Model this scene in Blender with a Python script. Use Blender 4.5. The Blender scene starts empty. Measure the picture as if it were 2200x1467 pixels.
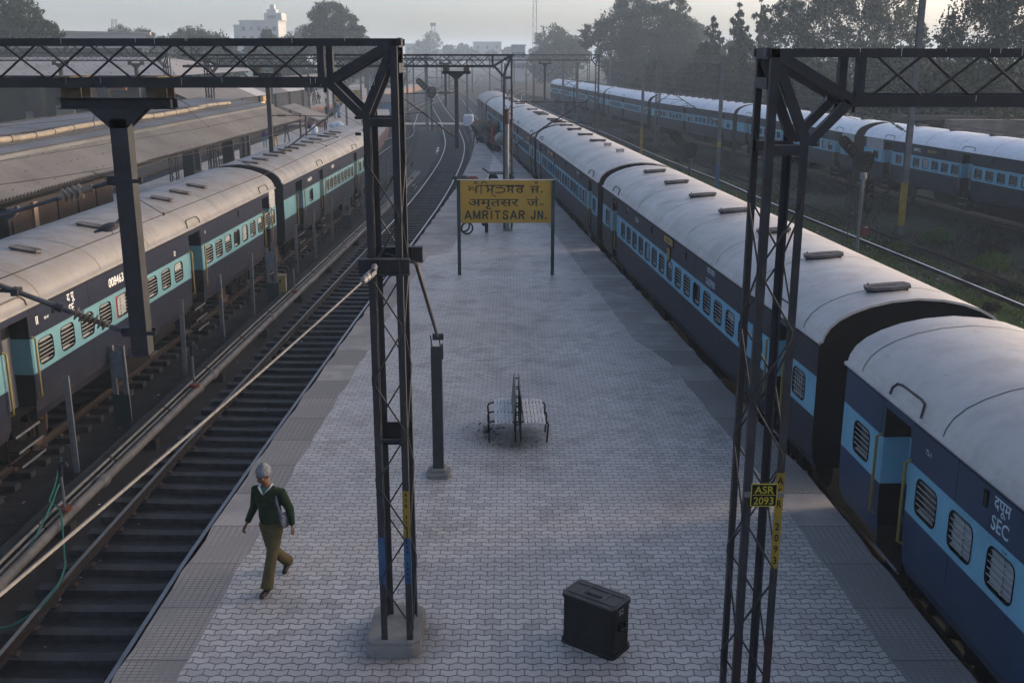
import bpy, bmesh, math, random
from mathutils import Vector, Matrix
R = math.radians
SC = bpy.context.scene
COL = SC.collection

# ------------------------------------------------------------------ camera
PITCH = math.atan((733.5 - 115) / 2266.0)
CAM_H = 7.05
cd = bpy.data.cameras.new('camera'); cam = bpy.data.objects.new('camera', cd); COL.objects.link(cam)
cd.sensor_width = 36.0; cd.lens = 2266 / 2200 * 36; cd.clip_start = 0.1; cd.clip_end = 6000
cam.location = (0, 0, CAM_H); cam.rotation_euler = (R(90) - PITCH, 0, 0)
SC.camera = cam
# ------------------------------------------------------------------ sky, sun, exposure
SUN_EL, SUN_AZ = 8.0, 76.0           # azimuth clockwise from +Y (towards +X)
w = bpy.data.worlds.new('World'); SC.world = w; w.use_nodes = True
wn = w.node_tree; bg = wn.nodes['Background']
sky = wn.nodes.new('ShaderNodeTexSky'); sky.sky_type = 'NISHITA'; sky.sun_disc = False
sky.sun_elevation = R(SUN_EL); sky.sun_rotation = R(SUN_AZ)
sky.air_density = 0.4; sky.dust_density = 4.0; sky.ozone_density = 0.8; sky.altitude = 200
tint = wn.nodes.new('ShaderNodeMix'); tint.data_type = 'RGBA'; tint.blend_type = 'MULTIPLY'; tint.inputs[0].default_value = 1.0; tint.inputs[7].default_value = (1.0, 0.945, 0.895, 1)   # smoky winter air takes the blue out of the sky
wn.links.new(sky.outputs[0], tint.inputs[6]); wn.links.new(tint.outputs[2], bg.inputs[0]); bg.inputs[1].default_value = 0.15
sd = bpy.data.lights.new('sun', 'SUN'); so = bpy.data.objects.new('sun', sd); COL.objects.link(so)
sd.energy = 0.7; sd.angle = R(10); sd.color = (1.0, 0.70, 0.42)
so.rotation_euler = (R(90 - SUN_EL), 0, R(180 - SUN_AZ)); so.location = (60, 30, 40)
SC.view_settings.view_transform = 'Standard'; SC.view_settings.look = 'None'
SC.view_settings.gamma = 1.0; SC.view_settings.exposure = 1.86
SC.cycles.use_denoising = True
SC.cycles.max_bounces = 6; SC.cycles.volume_bounces = 2; SC.cycles.diffuse_bounces = 3; SC.cycles.glossy_bounces = 3
HAZE_D = 0.0008; HAZE_C = (0.66, 0.83, 1.0, 1)

# ------------------------------------------------------------------ materials
MATS = {}
def nd(nt, t, **k):
    n = nt.nodes.new(t)
    for a, v in k.items(): setattr(n, a, v)
    return n
def mth(nt, op, a, b=None, c=None):
    n = nt.nodes.new('ShaderNodeMath'); n.operation = op
    for i, v in enumerate((a, b, c)):
        if v is None: continue
        if isinstance(v, (int, float)): n.inputs[i].default_value = v
        else: nt.links.new(v, n.inputs[i])
    return n.outputs[0]
def mix(nt, f, a, b, mode='MIX'):
    n = nt.nodes.new('ShaderNodeMix'); n.data_type = 'RGBA'; n.blend_type = mode
    for i, v in ((0, f), (6, a), (7, b)):
        if isinstance(v, (int, float)): n.inputs[i].default_value = v
        elif isinstance(v, tuple): n.inputs[i].default_value = v if len(v) == 4 else v + (1,)
        else: nt.links.new(v, n.inputs[i])
    return n.outputs[2]
def ramp(nt, f, a, b):
    n = nt.nodes.new('ShaderNodeMapRange'); n.inputs[1].default_value = a; n.inputs[2].default_value = b
    nt.links.new(f, n.inputs[0]); return n.outputs[0]
def noise(nt, vec, scale, detail=4, rough=0.55):
    n = nt.nodes.new('ShaderNodeTexNoise'); n.inputs['Scale'].default_value = scale
    n.inputs['Detail'].default_value = detail; n.inputs['Roughness'].default_value = rough
    if vec is not None: nt.links.new(vec, n.inputs['Vector'])
    return n.outputs[0]
def base_mat(name):
    m = bpy.data.materials.new(name); m.use_nodes = True; nt = m.node_tree
    return m, nt, nt.nodes['Principled BSDF']
def mat(name, col, rough=0.6, metal=0.0, var=0.25, scale=3.0, col2=None, bump=0.0, bscale=40, spec=0.16, streak=0.0, grime=None, dust=0.0):
    """paint / metal / dirt: base colour broken by object-space noise, optional streaks and bump"""
    if name in MATS: return MATS[name]
    m, nt, b = base_mat(name)
    tc = nd(nt, 'ShaderNodeTexCoord').outputs['Object']
    c2 = col2 or tuple(x * (1 - var) for x in col)
    f = ramp(nt, noise(nt, tc, scale, 6), 0.35, 0.68)
    c = mix(nt, f, col, c2)
    if streak:
        mp = nd(nt, 'ShaderNodeMapping'); mp.inputs['Scale'].default_value = (6, 6, 0.35); nt.links.new(tc, mp.inputs[0])
        s = ramp(nt, noise(nt, mp.outputs[0], 2.0, 5), 0.5, 0.75)
        c = mix(nt, mth(nt, 'MULTIPLY', s, streak), c, grime or (0.05, 0.04, 0.035))
    if dust:      # road dust thrown up from the track, thickest along the sole bar
        sp = nd(nt, 'ShaderNodeSeparateXYZ'); nt.links.new(tc, sp.inputs[0])
        dm_ = mth(nt, 'MULTIPLY', ramp(nt, sp.outputs[2], 0.95, 0.1), ramp(nt, noise(nt, tc, 1.7, 7, 0.7), 0.30, 0.65))
        c = mix(nt, mth(nt, 'MULTIPLY', dm_, dust), c, (0.050, 0.042, 0.036))
    nt.links.new(c, b.inputs['Base Color'])
    b.inputs['Roughness'].default_value = rough; b.inputs['Metallic'].default_value = metal
    b.inputs['Specular IOR Level'].default_value = spec
    if bump:
        bn = nd(nt, 'ShaderNodeBump'); bn.inputs['Strength'].default_value = bump; bn.inputs['Distance'].default_value = 0.02
        nt.links.new(noise(nt, tc, bscale, 3), bn.inputs['Height']); nt.links.new(bn.outputs[0], b.inputs['Normal'])
    MATS[name] = m; return m
def emit_mat(name, col, st):
    m, nt, b = base_mat(name)
    b.inputs['Base Color'].default_value = col + (1,); b.inputs['Emission Color'].default_value = col + (1,); b.inputs['Emission Strength'].default_value = st
    MATS[name] = m; return m

def paver_mat():
    m, nt, b = base_mat('pavers')
    tc = nd(nt, 'ShaderNodeTexCoord').outputs['Object']
    sp = nd(nt, 'ShaderNodeSeparateXYZ'); nt.links.new(tc, sp.inputs[0])
    X, Y = sp.outputs[0], sp.outputs[1]
    jit = noise(nt, tc, 1.3, 2)
    Yj = mth(nt, 'ADD', Y, mth(nt, 'MULTIPLY', mth(nt, 'SUBTRACT', jit, 0.5), 0.035))
    u = mth(nt, 'DIVIDE', X, 0.2)
    wv = mth(nt, 'MULTIPLY', mth(nt, 'SINE', mth(nt, 'MULTIPLY', u, 2 * math.pi)), 2.2)
    wv = mth(nt, 'MINIMUM', mth(nt, 'MAXIMUM', wv, -1.0), 1.0)
    v = mth(nt, 'DIVIDE', mth(nt, 'ADD', Yj, mth(nt, 'MULTIPLY', wv, 0.0125)), 0.13)
    row = mth(nt, 'FLOOR', v)
    u2 = mth(nt, 'ADD', u, mth(nt, 'ADD', mth(nt, 'MULTIPLY', mth(nt, 'MODULO', row, 2), 0.5), 0.25))
    fu, fv = mth(nt, 'FRACT', u2), mth(nt, 'FRACT', v)
    du = mth(nt, 'MULTIPLY', mth(nt, 'MINIMUM', fu, mth(nt, 'SUBTRACT', 1, fu)), 0.2)
    dv = mth(nt, 'MULTIPLY', mth(nt, 'MINIMUM', fv, mth(nt, 'SUBTRACT', 1, fv)), 0.13)
    d = mth(nt, 'MINIMUM', mth(nt, 'MULTIPLY', du, 1.6), dv)
    dd = mth(nt, 'ADD', d, mth(nt, 'MULTIPLY', mth(nt, 'SUBTRACT', noise(nt, tc, 9, 2), 0.5), 0.006))
    joint = ramp(nt, dd, 0.0135, 0.0055)
    cb = nd(nt, 'ShaderNodeCombineXYZ'); nt.links.new(mth(nt, 'FLOOR', u2), cb.inputs[0]); nt.links.new(row, cb.inputs[1])
    wn_ = nd(nt, 'ShaderNodeTexWhiteNoise', noise_dimensions='2D'); nt.links.new(cb.outputs[0], wn_.inputs[0])
    c = mix(nt, mth(nt, 'POWER', wn_.outputs[0], 1.5), (0.53, 0.487, 0.44), (0.34, 0.312, 0.283))
    c = mix(nt, mth(nt, 'MULTIPLY', ramp(nt, noise(nt, tc, 0.35, 5, 0.6), 0.38, 0.66), 0.7), c, (0.36, 0.325, 0.29), 'MIX')
    nb = noise(nt, tc, 0.9, 6, 0.7)
    c = mix(nt, mth(nt, 'MULTIPLY', ramp(nt, nb, 0.52, 0.72), 0.6), c, (0.17, 0.155, 0.135))
    c = mix(nt, mth(nt, 'MULTIPLY', ramp(nt, noise(nt, tc, 45, 3), 0.35, 0.75), 0.35), c, (0.24, 0.23, 0.215))
    c = mix(nt, mth(nt, 'MULTIPLY', joint, 0.92), c, (0.045, 0.043, 0.042))
    # brown earth spilled round the bench and small dark spit marks
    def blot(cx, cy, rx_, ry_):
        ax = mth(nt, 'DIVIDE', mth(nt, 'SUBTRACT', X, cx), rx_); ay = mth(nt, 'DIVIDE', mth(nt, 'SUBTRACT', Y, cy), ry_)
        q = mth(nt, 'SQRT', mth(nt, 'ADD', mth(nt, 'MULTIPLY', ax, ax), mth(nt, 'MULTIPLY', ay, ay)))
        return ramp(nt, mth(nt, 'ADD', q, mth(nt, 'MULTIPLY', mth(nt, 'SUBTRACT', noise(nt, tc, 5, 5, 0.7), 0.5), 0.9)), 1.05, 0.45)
    c = mix(nt, mth(nt, 'MULTIPLY', blot(-0.25, 19.1, 0.9, 1.0), 0.8), c, (0.125, 0.098, 0.073))
    c = mix(nt, mth(nt, 'MULTIPLY', blot(0.1, 18.85, 0.62, 0.8), 0.85), c, (0.040, 0.034, 0.028))  # dark dirt patch that also paints in the shade beneath the bench
    c = mix(nt, mth(nt, 'MULTIPLY', blot(-1.4, 11.7, 0.75, 0.75), 0.6), c, (0.10, 0.09, 0.08))
    spit = nd(nt, 'ShaderNodeTexVoronoi'); spit.inputs['Scale'].default_value = 1.25; nt.links.new(tc, spit.inputs['Vector'])
    c = mix(nt, mth(nt, 'MULTIPLY', ramp(nt, mth(nt, 'ADD', spit.outputs['Distance'], mth(nt, 'MULTIPLY', noise(nt, tc, 20, 2), 0.09)), 0.105, 0.06), 0.6), c, (0.075, 0.06, 0.052))
    nt.links.new(c, b.inputs['Base Color'])
    rg = ramp(nt, nb, 0.3, 0.7); nt.links.new(mth(nt, 'ADD', mth(nt, 'MULTIPLY', rg, 0.28), 0.30), b.inputs['Roughness'])
    b.inputs['Specular IOR Level'].default_value = 0.5
    bn = nd(nt, 'ShaderNodeBump'); bn.inputs['Strength'].default_value = 0.6; bn.inputs['Distance'].default_value = 0.008
    h = mth(nt, 'ADD', mth(nt, 'SUBTRACT', 1, joint), mth(nt, 'MULTIPLY', wn_.outputs[0], 0.35))
    nt.links.new(h, bn.inputs['Height']); nt.links.new(bn.outputs[0], b.inputs['Normal'])
    MATS['pavers'] = m
def tile_mat(name, c1, c2, panel=1.25, grid=0.09):
    m, nt, b = base_mat(name)
    tc = nd(nt, 'ShaderNodeTexCoord').outputs['Object']
    sp = nd(nt, 'ShaderNodeSeparateXYZ'); nt.links.new(tc, sp.inputs[0])
    X, Y = sp.outputs[0], sp.outputs[1]
    def line(co, s, wd):
        f = mth(nt, 'FRACT', mth(nt, 'DIVIDE', co, s)); dd = mth(nt, 'MULTIPLY', mth(nt, 'MINIMUM', f, mth(nt, 'SUBTRACT', 1, f)), s)
        return ramp(nt, dd, wd, wd * 0.4)
    pid = mth(nt, 'FLOOR', mth(nt, 'DIVIDE', Y, panel))
    wn_ = nd(nt, 'ShaderNodeTexWhiteNoise', noise_dimensions='1D'); nt.links.new(pid, wn_.inputs['W'])
    worn = ramp(nt, noise(nt, tc, 1.1, 4, 0.6), 0.42, 0.56)
    g = mth(nt, 'MAXIMUM', line(X, grid, 0.008), line(Y, grid * 0.72, 0.008))
    g = mth(nt, 'MULTIPLY', g, mth(nt, 'MULTIPLY', mth(nt, 'GREATER_THAN', wn_.outputs[0], 0.35), mth(nt, 'SUBTRACT', 1, mth(nt, 'MULTIPLY', worn, 0.75))))
    c = mix(nt, wn_.outputs[0], c1, c2)
    c = mix(nt, mth(nt, 'MULTIPLY', worn, 0.4), c, (0.13, 0.12, 0.11))
    c = mix(nt, mth(nt, 'MULTIPLY', ramp(nt, noise(nt, tc, 30, 4), 0.4, 0.8), 0.4), c, (0.10, 0.095, 0.09))
    j = mth(nt, 'MAXIMUM', g, line(Y, panel, 0.016))
    c = mix(nt, mth(nt, 'MULTIPLY', j, 0.75), c, (0.045, 0.04, 0.038))
    nt.links.new(c, b.inputs['Base Color']); b.inputs['Roughness'].default_value = 0.75
    bn = nd(nt, 'ShaderNodeBump'); bn.inputs['Strength'].default_value = 0.5; bn.inputs['Distance'].default_value = 0.008
    nt.links.new(mth(nt, 'SUBTRACT', 1, j), bn.inputs['Height']); nt.links.new(bn.outputs[0], b.inputs['Normal'])
    MATS[name] = m
def ground_mat():
    m, nt, b = base_mat('yard_ground')
    tc = nd(nt, 'ShaderNodeTexCoord').outputs['Object']
    sp = nd(nt, 'ShaderNodeSeparateXYZ'); nt.links.new(tc, sp.inputs[0])
    n1 = noise(nt, tc, 0.12, 5, 0.6); n2 = noise(nt, tc, 1.4, 6, 0.65); n3 = noise(nt, tc, 14, 4, 0.7)
    c = mix(nt, ramp(nt, n2, 0.35, 0.65), (0.036, 0.032, 0.030), (0.062, 0.056, 0.052))
    c = mix(nt, ramp(nt, n3, 0.45, 0.7), c, (0.028, 0.026, 0.025))
    vo = nd(nt, 'ShaderNodeTexVoronoi'); vo.inputs['Scale'].default_value = 17; nt.links.new(tc, vo.inputs['Vector'])
    c = mix(nt, mth(nt, 'MULTIPLY', vo.outputs['Color'], 0.4), c, (0.10, 0.096, 0.092))
    # the strip of turf beside the coaches on the right
    gm = mth(nt, 'MULTIPLY', ramp(nt, sp.outputs[0], 6.0, 8.0), ramp(nt, sp.outputs[0], 60, 40))
    gm = mth(nt, 'MULTIPLY', gm, ramp(nt, n1, 0.40, 0.56))
    c = mix(nt, mth(nt, 'MULTIPLY', gm, ramp(nt, n2, 0.3, 0.6)), c, (0.034, 0.052, 0.016))
    nt.links.new(c, b.inputs['Base Color']); b.inputs['Roughness'].default_value = 0.9; b.inputs['Specular IOR Level'].default_value = 0.2
    bn = nd(nt, 'ShaderNodeBump'); bn.inputs['Strength'].default_value = 0.8; bn.inputs['Distance'].default_value = 0.05
    nt.links.new(mth(nt, 'ADD', n3, vo.outputs['Distance']), bn.inputs['Height']); nt.links.new(bn.outputs[0], b.inputs['Normal'])
    MATS['yard_ground'] = m
def roof_mat(name, c1, c2, grime, amount):
    m, nt, b = base_mat(name)
    tc = nd(nt, 'ShaderNodeTexCoord').outputs['Object']
    mp = nd(nt, 'ShaderNodeMapping'); mp.inputs['Scale'].default_value = (1.1, 0.8, 0.8); nt.links.new(tc, mp.inputs[0])
    c = mix(nt, ramp(nt, noise(nt, tc, 0.5, 7, 0.65), 0.35, 0.7), c1, c2)
    s = ramp(nt, noise(nt, mp.outputs[0], 1.9, 9, 0.72), 0.46, 0.72)
    c = mix(nt, mth(nt, 'MULTIPLY', s, amount), c, grime)
    sp = nd(nt, 'ShaderNodeSeparateXYZ'); nt.links.new(tc, sp.inputs[0])
    low = mth(nt, 'MULTIPLY', ramp(nt, sp.outputs[2], 2.62, 2.40), ramp(nt, noise(nt, tc, 9, 6, 0.75), 0.38, 0.70))
    c = mix(nt, mth(nt, 'MULTIPLY', low, 0.3), c, (0.12, 0.10, 0.085))
    ck = ramp(nt, noise(nt, mp.outputs[0], 7, 3, 0.6), 0.70, 0.74)
    c = mix(nt, mth(nt, 'MULTIPLY', ck, 0.7), c, (0.08, 0.07, 0.065))
    nt.links.new(c, b.inputs['Base Color'])
    nt.links.new(mth(nt, 'ADD', mth(nt, 'MULTIPLY', s, 0.25), 0.40), b.inputs['Roughness']); b.inputs['Metallic'].default_value = 0.15
    bn = nd(nt, 'ShaderNodeBump'); bn.inputs['Strength'].default_value = 0.25; bn.inputs['Distance'].default_value = 0.02
    nt.links.new(noise(nt, tc, 0.9, 2), bn.inputs['Height']); nt.links.new(bn.outputs[0], b.inputs['Normal'])
    MATS[name] = m
def leaf_mat(name, c1, c2):
    m, nt, b = base_mat(name)
    g = nd(nt, 'ShaderNodeNewGeometry')
    c = mix(nt, g.outputs['Random Per Island'], c1, c2)
    nt.links.new(c, b.inputs['Base Color']); b.inputs['Roughness'].default_value = 0.8; b.inputs['Specular IOR Level'].default_value = 0.08
    tl = nd(nt, 'ShaderNodeBsdfTranslucent'); nt.links.new(c, tl.inputs[0]); ms = nd(nt, 'ShaderNodeMixShader'); ms.inputs[0].default_value = 0.4
    nt.links.new(b.outputs[0], ms.inputs[1]); nt.links.new(tl.outputs[0], ms.inputs[2]); nt.links.new(ms.outputs[0], nt.nodes['Material Output'].inputs[0])
    MATS[name] = m
def brick_mat(name, c1, c2, mortar, scale=5):
    m, nt, b = base_mat(name)
    tc = nd(nt, 'ShaderNodeTexCoord').outputs['Object']
    mp = nd(nt, 'ShaderNodeMapping'); mp.inputs['Rotation'].default_value = (R(90), 0, 0); nt.links.new(tc, mp.inputs[0])
    br = nd(nt, 'ShaderNodeTexBrick'); nt.links.new(mp.outputs[0], br.inputs['Vector']); br.inputs['Scale'].default_value = scale
    br.inputs['Color1'].default_value = c1 + (1,); br.inputs['Color2'].default_value = c2 + (1,); br.inputs['Mortar'].default_value = mortar + (1,)
    c = mix(nt, ramp(nt, noise(nt, tc, 0.8, 5), 0.4, 0.7), br.outputs[0], (0.08, 0.06, 0.05))
    nt.links.new(c, b.inputs['Base Color']); b.inputs['Roughness'].default_value = 0.9
    MATS[name] = m

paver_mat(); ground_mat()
tile_mat('edge_tiles', (0.36, 0.325, 0.29), (0.25, 0.227, 0.203))
tile_mat('edge_tiles_shaded', (0.33, 0.305, 0.28), (0.235, 0.218, 0.20))  # darker tile copy by the coaches: tile tone plus painted vignette and train shade
tile_mat('far_tiles', (0.39, 0.36, 0.33), (0.31, 0.287, 0.263), 0.6, 0.6)
roof_mat('roof_grey', (0.50, 0.458, 0.418), (0.37, 0.342, 0.315), (0.22, 0.215, 0.215), 0.3)
roof_mat('roof_tan', (0.19, 0.178, 0.166), (0.145, 0.137, 0.129), (0.085, 0.078, 0.07), 0.4)
roof_mat('roof_silver', (0.80, 0.80, 0.80), (0.68, 0.685, 0.70), (0.45, 0.45, 0.46), 0.35)
roof_mat('roof_brown', (0.30, 0.25, 0.23), (0.23, 0.20, 0.19), (0.14, 0.12, 0.11), 0.5)
leaf_mat('leaf_dark', (0.016, 0.022, 0.014), (0.034, 0.044, 0.024))
leaf_mat('leaf_mid', (0.024, 0.032, 0.019), (0.05, 0.060, 0.034))
leaf_mat('leaf_dry', (0.040, 0.038, 0.024), (0.07, 0.062, 0.038))
leaf_mat('grass_blade', (0.07, 0.115, 0.028), (0.12, 0.16, 0.05))
leaf_mat('weed_blade', (0.032, 0.028, 0.021), (0.06, 0.052, 0.038))
brick_mat('brick_red', (0.20, 0.085, 0.06), (0.15, 0.07, 0.05), (0.16, 0.14, 0.12))
brick_mat('block_wall', (0.16, 0.15, 0.145), (0.11, 0.10, 0.10), (0.07, 0.065, 0.06), 2.2)
M = mat
navy = M('navy_paint', (0.0095, 0.0125, 0.0275), 0.5, var=0.3, scale=1.6, streak=0.35, grime=(0.020, 0.0185, 0.021), spec=0.16, dust=0.6)
navyR = M('navy_paint_cool', (0.019, 0.023, 0.038), 0.5, var=0.28, scale=1.3, streak=0.35, grime=(0.026, 0.028, 0.036), spec=0.16, dust=0.45)
blueS = M('deep_blue_paint', (0.018, 0.042, 0.085), 0.45, var=0.25, scale=1.3, streak=0.25, grime=(0.025, 0.035, 0.05), spec=0.2, dust=0.35)
band = M('pale_blue_paint', (0.105, 0.22, 0.26), 0.5, var=0.18, scale=2.0, streak=0.45, grime=(0.08, 0.15, 0.16))
bandR = M('sky_blue_paint', (0.15, 0.34, 0.44), 0.5, var=0.18, scale=2.0, streak=0.4, grime=(0.12, 0.22, 0.27))
blk = M('black_paint', (0.007, 0.007, 0.009), 0.65, var=0.3, spec=0.08)
under = M('underframe_grime', (0.018, 0.015, 0.013), 0.9, var=0.4, scale=4, spec=0.05)
steel = M('gantry_steel', (0.032, 0.033, 0.037), 0.55, var=0.35, scale=5, streak=0.35, grime=(0.03, 0.024, 0.02), metal=0.0, spec=0.22, bump=0.15, bscale=25)
steelL = M('galvanised_steel', (0.18, 0.185, 0.195), 0.5, var=0.3, scale=6, streak=0.5, grime=(0.07, 0.055, 0.045), metal=0.3)
rust = M('rusty_iron', (0.085, 0.052, 0.035), 0.8, var=0.4, scale=9, bump=0.3)
railtop = M('polished_rail_top', (0.27, 0.26, 0.255), 0.3, 0.85, var=0.2)
railshine = M('bright_rail_top', (0.85, 0.84, 0.83), 0.3, 0.9, var=0.1)
railside = M('rusty_rail_side', (0.042, 0.029, 0.022), 0.75, var=0.35, scale=6)
sleeperM = M('oiled_sleeper', (0.020, 0.018, 0.0175), 0.55, var=0.5, scale=3, col2=(0.052, 0.049, 0.049), bump=0.4, bscale=18)
concrete = M('dirty_concrete', (0.24, 0.225, 0.205), 0.85, var=0.4, scale=2.5, bump=0.3, bscale=14)
concD = M('wet_dark_concrete', (0.036, 0.030, 0.026), 0.62, var=0.45, scale=0.7, bump=0.3, bscale=6)
oil = M('oil_soaked_ballast', (0.012, 0.011, 0.011), 0.6, var=0.5, scale=2.2, col2=(0.030, 0.029, 0.031), bump=0.7, bscale=16)
pipeM = M('pipe_paint', (0.155, 0.14, 0.125), 0.5, var=0.4, scale=3, streak=0.4, grime=(0.08, 0.06, 0.045))
corr = M('corrugated_sheet', (0.15, 0.15, 0.155), 0.6, var=0.3, scale=0.5, streak=0.25, grime=(0.075, 0.07, 0.066))
corrT = M('plain_roof_sheet', (0.105, 0.112, 0.128), 0.55, var=0.3, scale=0.4)
white = M('white_paint', (0.72, 0.72, 0.72), 0.5, var=0.12)
letter = M('lettering_white', (0.62, 0.64, 0.65), 0.6, var=0.25, scale=6)
letterB = M('lettering_pale_blue', (0.42, 0.56, 0.62), 0.6, var=0.3, scale=6)
yellow = M('sign_yellow', (0.40, 0.235, 0.028), 0.5, var=0.15, scale=2)
yellowP = M('mast_yellow', (0.28, 0.19, 0.028), 0.6, var=0.35, scale=4)
blueP = M('mast_blue', (0.035, 0.095, 0.19), 0.6, var=0.35, scale=4)
redP = M('dark_red_paint', (0.042, 0.022, 0.024), 0.6, var=0.3)
postG = M('sign_post_paint', (0.020, 0.040, 0.042), 0.5, var=0.3)
insul = M('insulator_glaze', (0.13, 0.105, 0.08), 0.25, var=0.3)
glassD = M('dark_window', (0.018, 0.018, 0.020), 0.25, var=0.5, scale=1.2, spec=0.5)
shutM = M('shutter_grey', (0.30, 0.31, 0.31), 0.6, var=0.25, scale=3)
barM = M('window_bar', (0.42, 0.43, 0.42), 0.5, 0.4)
redW = M('emergency_window_red', (0.26, 0.035, 0.025), 0.5)
handY = M('handrail_yellow', (0.21, 0.16, 0.05), 0.5)
slatM = M('weathered_slat', (0.74, 0.70, 0.66), 0.75, var=0.35, scale=8)
tubeK = M('black_tube', (0.018, 0.018, 0.020), 0.45)
trunkM = M('trunk_black_steel', (0.013, 0.013, 0.0145), 0.5, var=0.5, scale=5, streak=0.25, grime=(0.035, 0.03, 0.027))
trunkT = M('trunk_lid_steel', (0.075, 0.068, 0.066), 0.5, var=0.3, scale=6)
barkM = M('tree_bark', (0.075, 0.06, 0.048), 0.9, var=0.4, bump=0.4)
skinM = M('skin', (0.145, 0.075, 0.048), 0.6, var=0.1)
hairM = M('dark_hair', (0.012, 0.010, 0.009), 0.6)
hoseM = M('green_hose', (0.02, 0.13, 0.10), 0.4)

# ------------------------------------------------------------------ mesh helpers
class MB:
    def __init__(s): s.v = []; s.f = []; s.m = []; s.sm = []
    def add(s, vs, fs, mi=0, smooth=False):
        o = len(s.v); s.v += [tuple(p) for p in vs]
        for f in fs: s.f.append(tuple(i + o for i in f)); s.m.append(mi); s.sm.append(smooth)
    def box(s, c, d, mi=0, rot=None):
        x, y, z = d[0] / 2, d[1] / 2, d[2] / 2
        vs = [Vector(p) for p in ((-x, -y, -z), (x, -y, -z), (x, y, -z), (-x, y, -z), (-x, -y, z), (x, -y, z), (x, y, z), (-x, y, z))]
        if rot is not None: vs = [rot @ p for p in vs]
        c = Vector(c); s.add([p + c for p in vs], [(0, 3, 2, 1), (4, 5, 6, 7), (0, 1, 5, 4), (1, 2, 6, 5), (2, 3, 7, 6), (3, 0, 4, 7)], mi)
    def bb(s, a, b, mi=0):
        s.box([(p + q) / 2 for p, q in zip(a, b)], [abs(q - p) for p, q in zip(a, b)], mi)
    def beam(s, a, b, wd, h, mi=0, up=(0, 0, 1)):
        a, b = Vector(a), Vector(b); d = b - a; L = d.length
        if L < 1e-6: return
        d.normalize(); u = Vector(up)
        if abs(d.dot(u)) > 0.98: u = Vector((0, 1, 0))
        sx = d.cross(u).normalized(); u = sx.cross(d)
        s.box((a + b) / 2, (L, wd, h), mi, Matrix((d, -sx, u)).transposed())
    def lbeam(s, a, b, wd, t, da, db, mi=0):
        """angle section: one flange along da, one along db"""
        a, b = Vector(a), Vector(b); da = Vector(da); db = Vector(db)
        for p, q in ((da, db), (db, da)):
            o = p * (wd / 2) + q * (t / 2)
            k = 0.5 if p is da else 1.0
            if p is db: o = p * ((wd + t) / 2) + q * (t / 2)
            ln = wd if p is da else wd - t
            d = (b - a).normalized(); s.box((a + b) / 2 + o, ((b - a).length, ln, t), mi, Matrix((d, p, q)).transposed() if d.cross(p).dot(q) > 0 else Matrix((d, -p, q)).transposed())
    def tube(s, pts, r, n=8, mi=0, cap=True, smooth=True):
        pts = [Vector(p) for p in pts]; rs = r if isinstance(r, (list, tuple)) else [r] * len(pts)
        prev = None; rings = []
        for i, p in enumerate(pts):
            d = (pts[min(i + 1, len(pts) - 1)] - pts[max(i - 1, 0)])
            if d.length < 1e-9: d = Vector((0, 0, 1))
            d.normalize()
            if prev is None:
                u = Vector((0, 0, 1)) if abs(d.z) < 0.9 else Vector((1, 0, 0))
                x = d.cross(u).normalized()
            else:
                x = (prev - d * prev.dot(d)); x = x.normalized() if x.length > 1e-6 else d.orthogonal().normalized()
            prev = x; y = d.cross(x)
            rings.append([p + (x * math.cos(2 * math.pi * k / n) + y * math.sin(2 * math.pi * k / n)) * rs[i] for k in range(n)])
        o = [p for rg in rings for p in rg]; fs = []
        for i in range(len(rings) - 1):
            for k in range(n):
                a = i * n + k; b_ = i * n + (k + 1) % n; fs.append((a, b_, b_ + n, a + n))
        s.add(o, fs, mi, smooth)
        if cap: s.add(rings[0], [tuple(reversed(range(n)))], mi); s.add(rings[-1], [tuple(range(n))], mi)
    def sweep(s, prof, pts, mis=None, cap=True, smooth=False, closed=True):
        """prof: (side, up) pairs swept along a roughly horizontal path; side is to the left of travel"""
        pts = [Vector(p) for p in pts]; n = len(prof); o = []
        for i, p in enumerate(pts):
            d = pts[min(i + 1, len(pts) - 1)] - pts[max(i - 1, 0)]; d.z = 0; d.normalize(); l = Vector((-d.y, d.x, 0))
            o += [p + l * a + Vector((0, 0, b)) for a, b in prof]
        base = len(s.v); s.v += [tuple(p) for p in o]
        for i in range(len(pts) - 1):
            for k in range(n if closed else n - 1):
                a = base + i * n + k; b = base + i * n + (k + 1) % n
                s.f.append((a, a + n, b + n, b)); s.m.append(mis[k] if mis else 0); s.sm.append(smooth)
        if cap and closed:
            s.f.append(tuple(base + k for k in range(n))); s.m.append(mis[0] if mis else 0); s.sm.append(False)
            s.f.append(tuple(base + (len(pts) - 1) * n + k for k in reversed(range(n)))); s.m.append(mis[0] if mis else 0); s.sm.append(False)
    def lathe(s, prof, c, axis=(0, 0, 1), n=16, mi=0):
        ax = Vector(axis).normalized(); x = ax.orthogonal().normalized(); y = ax.cross(x); c = Vector(c); o = []
        for r, h in prof: o += [c + ax * h + (x * math.cos(2 * math.pi * k / n) + y * math.sin(2 * math.pi * k / n)) * r for k in range(n)]
        fs = []
        for i in range(len(prof) - 1):
            for k in range(n):
                a = i * n + k; b = i * n + (k + 1) % n; fs.append((a, b, b + n, a + n))
        s.add(o, fs, mi, True)
    def prism(s, poly, z0, z1, mi=0, mtx=None):
        n = len(poly); vs = [Vector((p[0], p[1], z0)) for p in poly] + [Vector((p[0], p[1], z1)) for p in poly]
        if mtx is not None: vs = [mtx @ p for p in vs]
        s.add(vs, [tuple(reversed(range(n))), tuple(range(n, 2 * n))] + [(k, (k + 1) % n, (k + 1) % n + n, k + n) for k in range(n)], mi)
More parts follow.
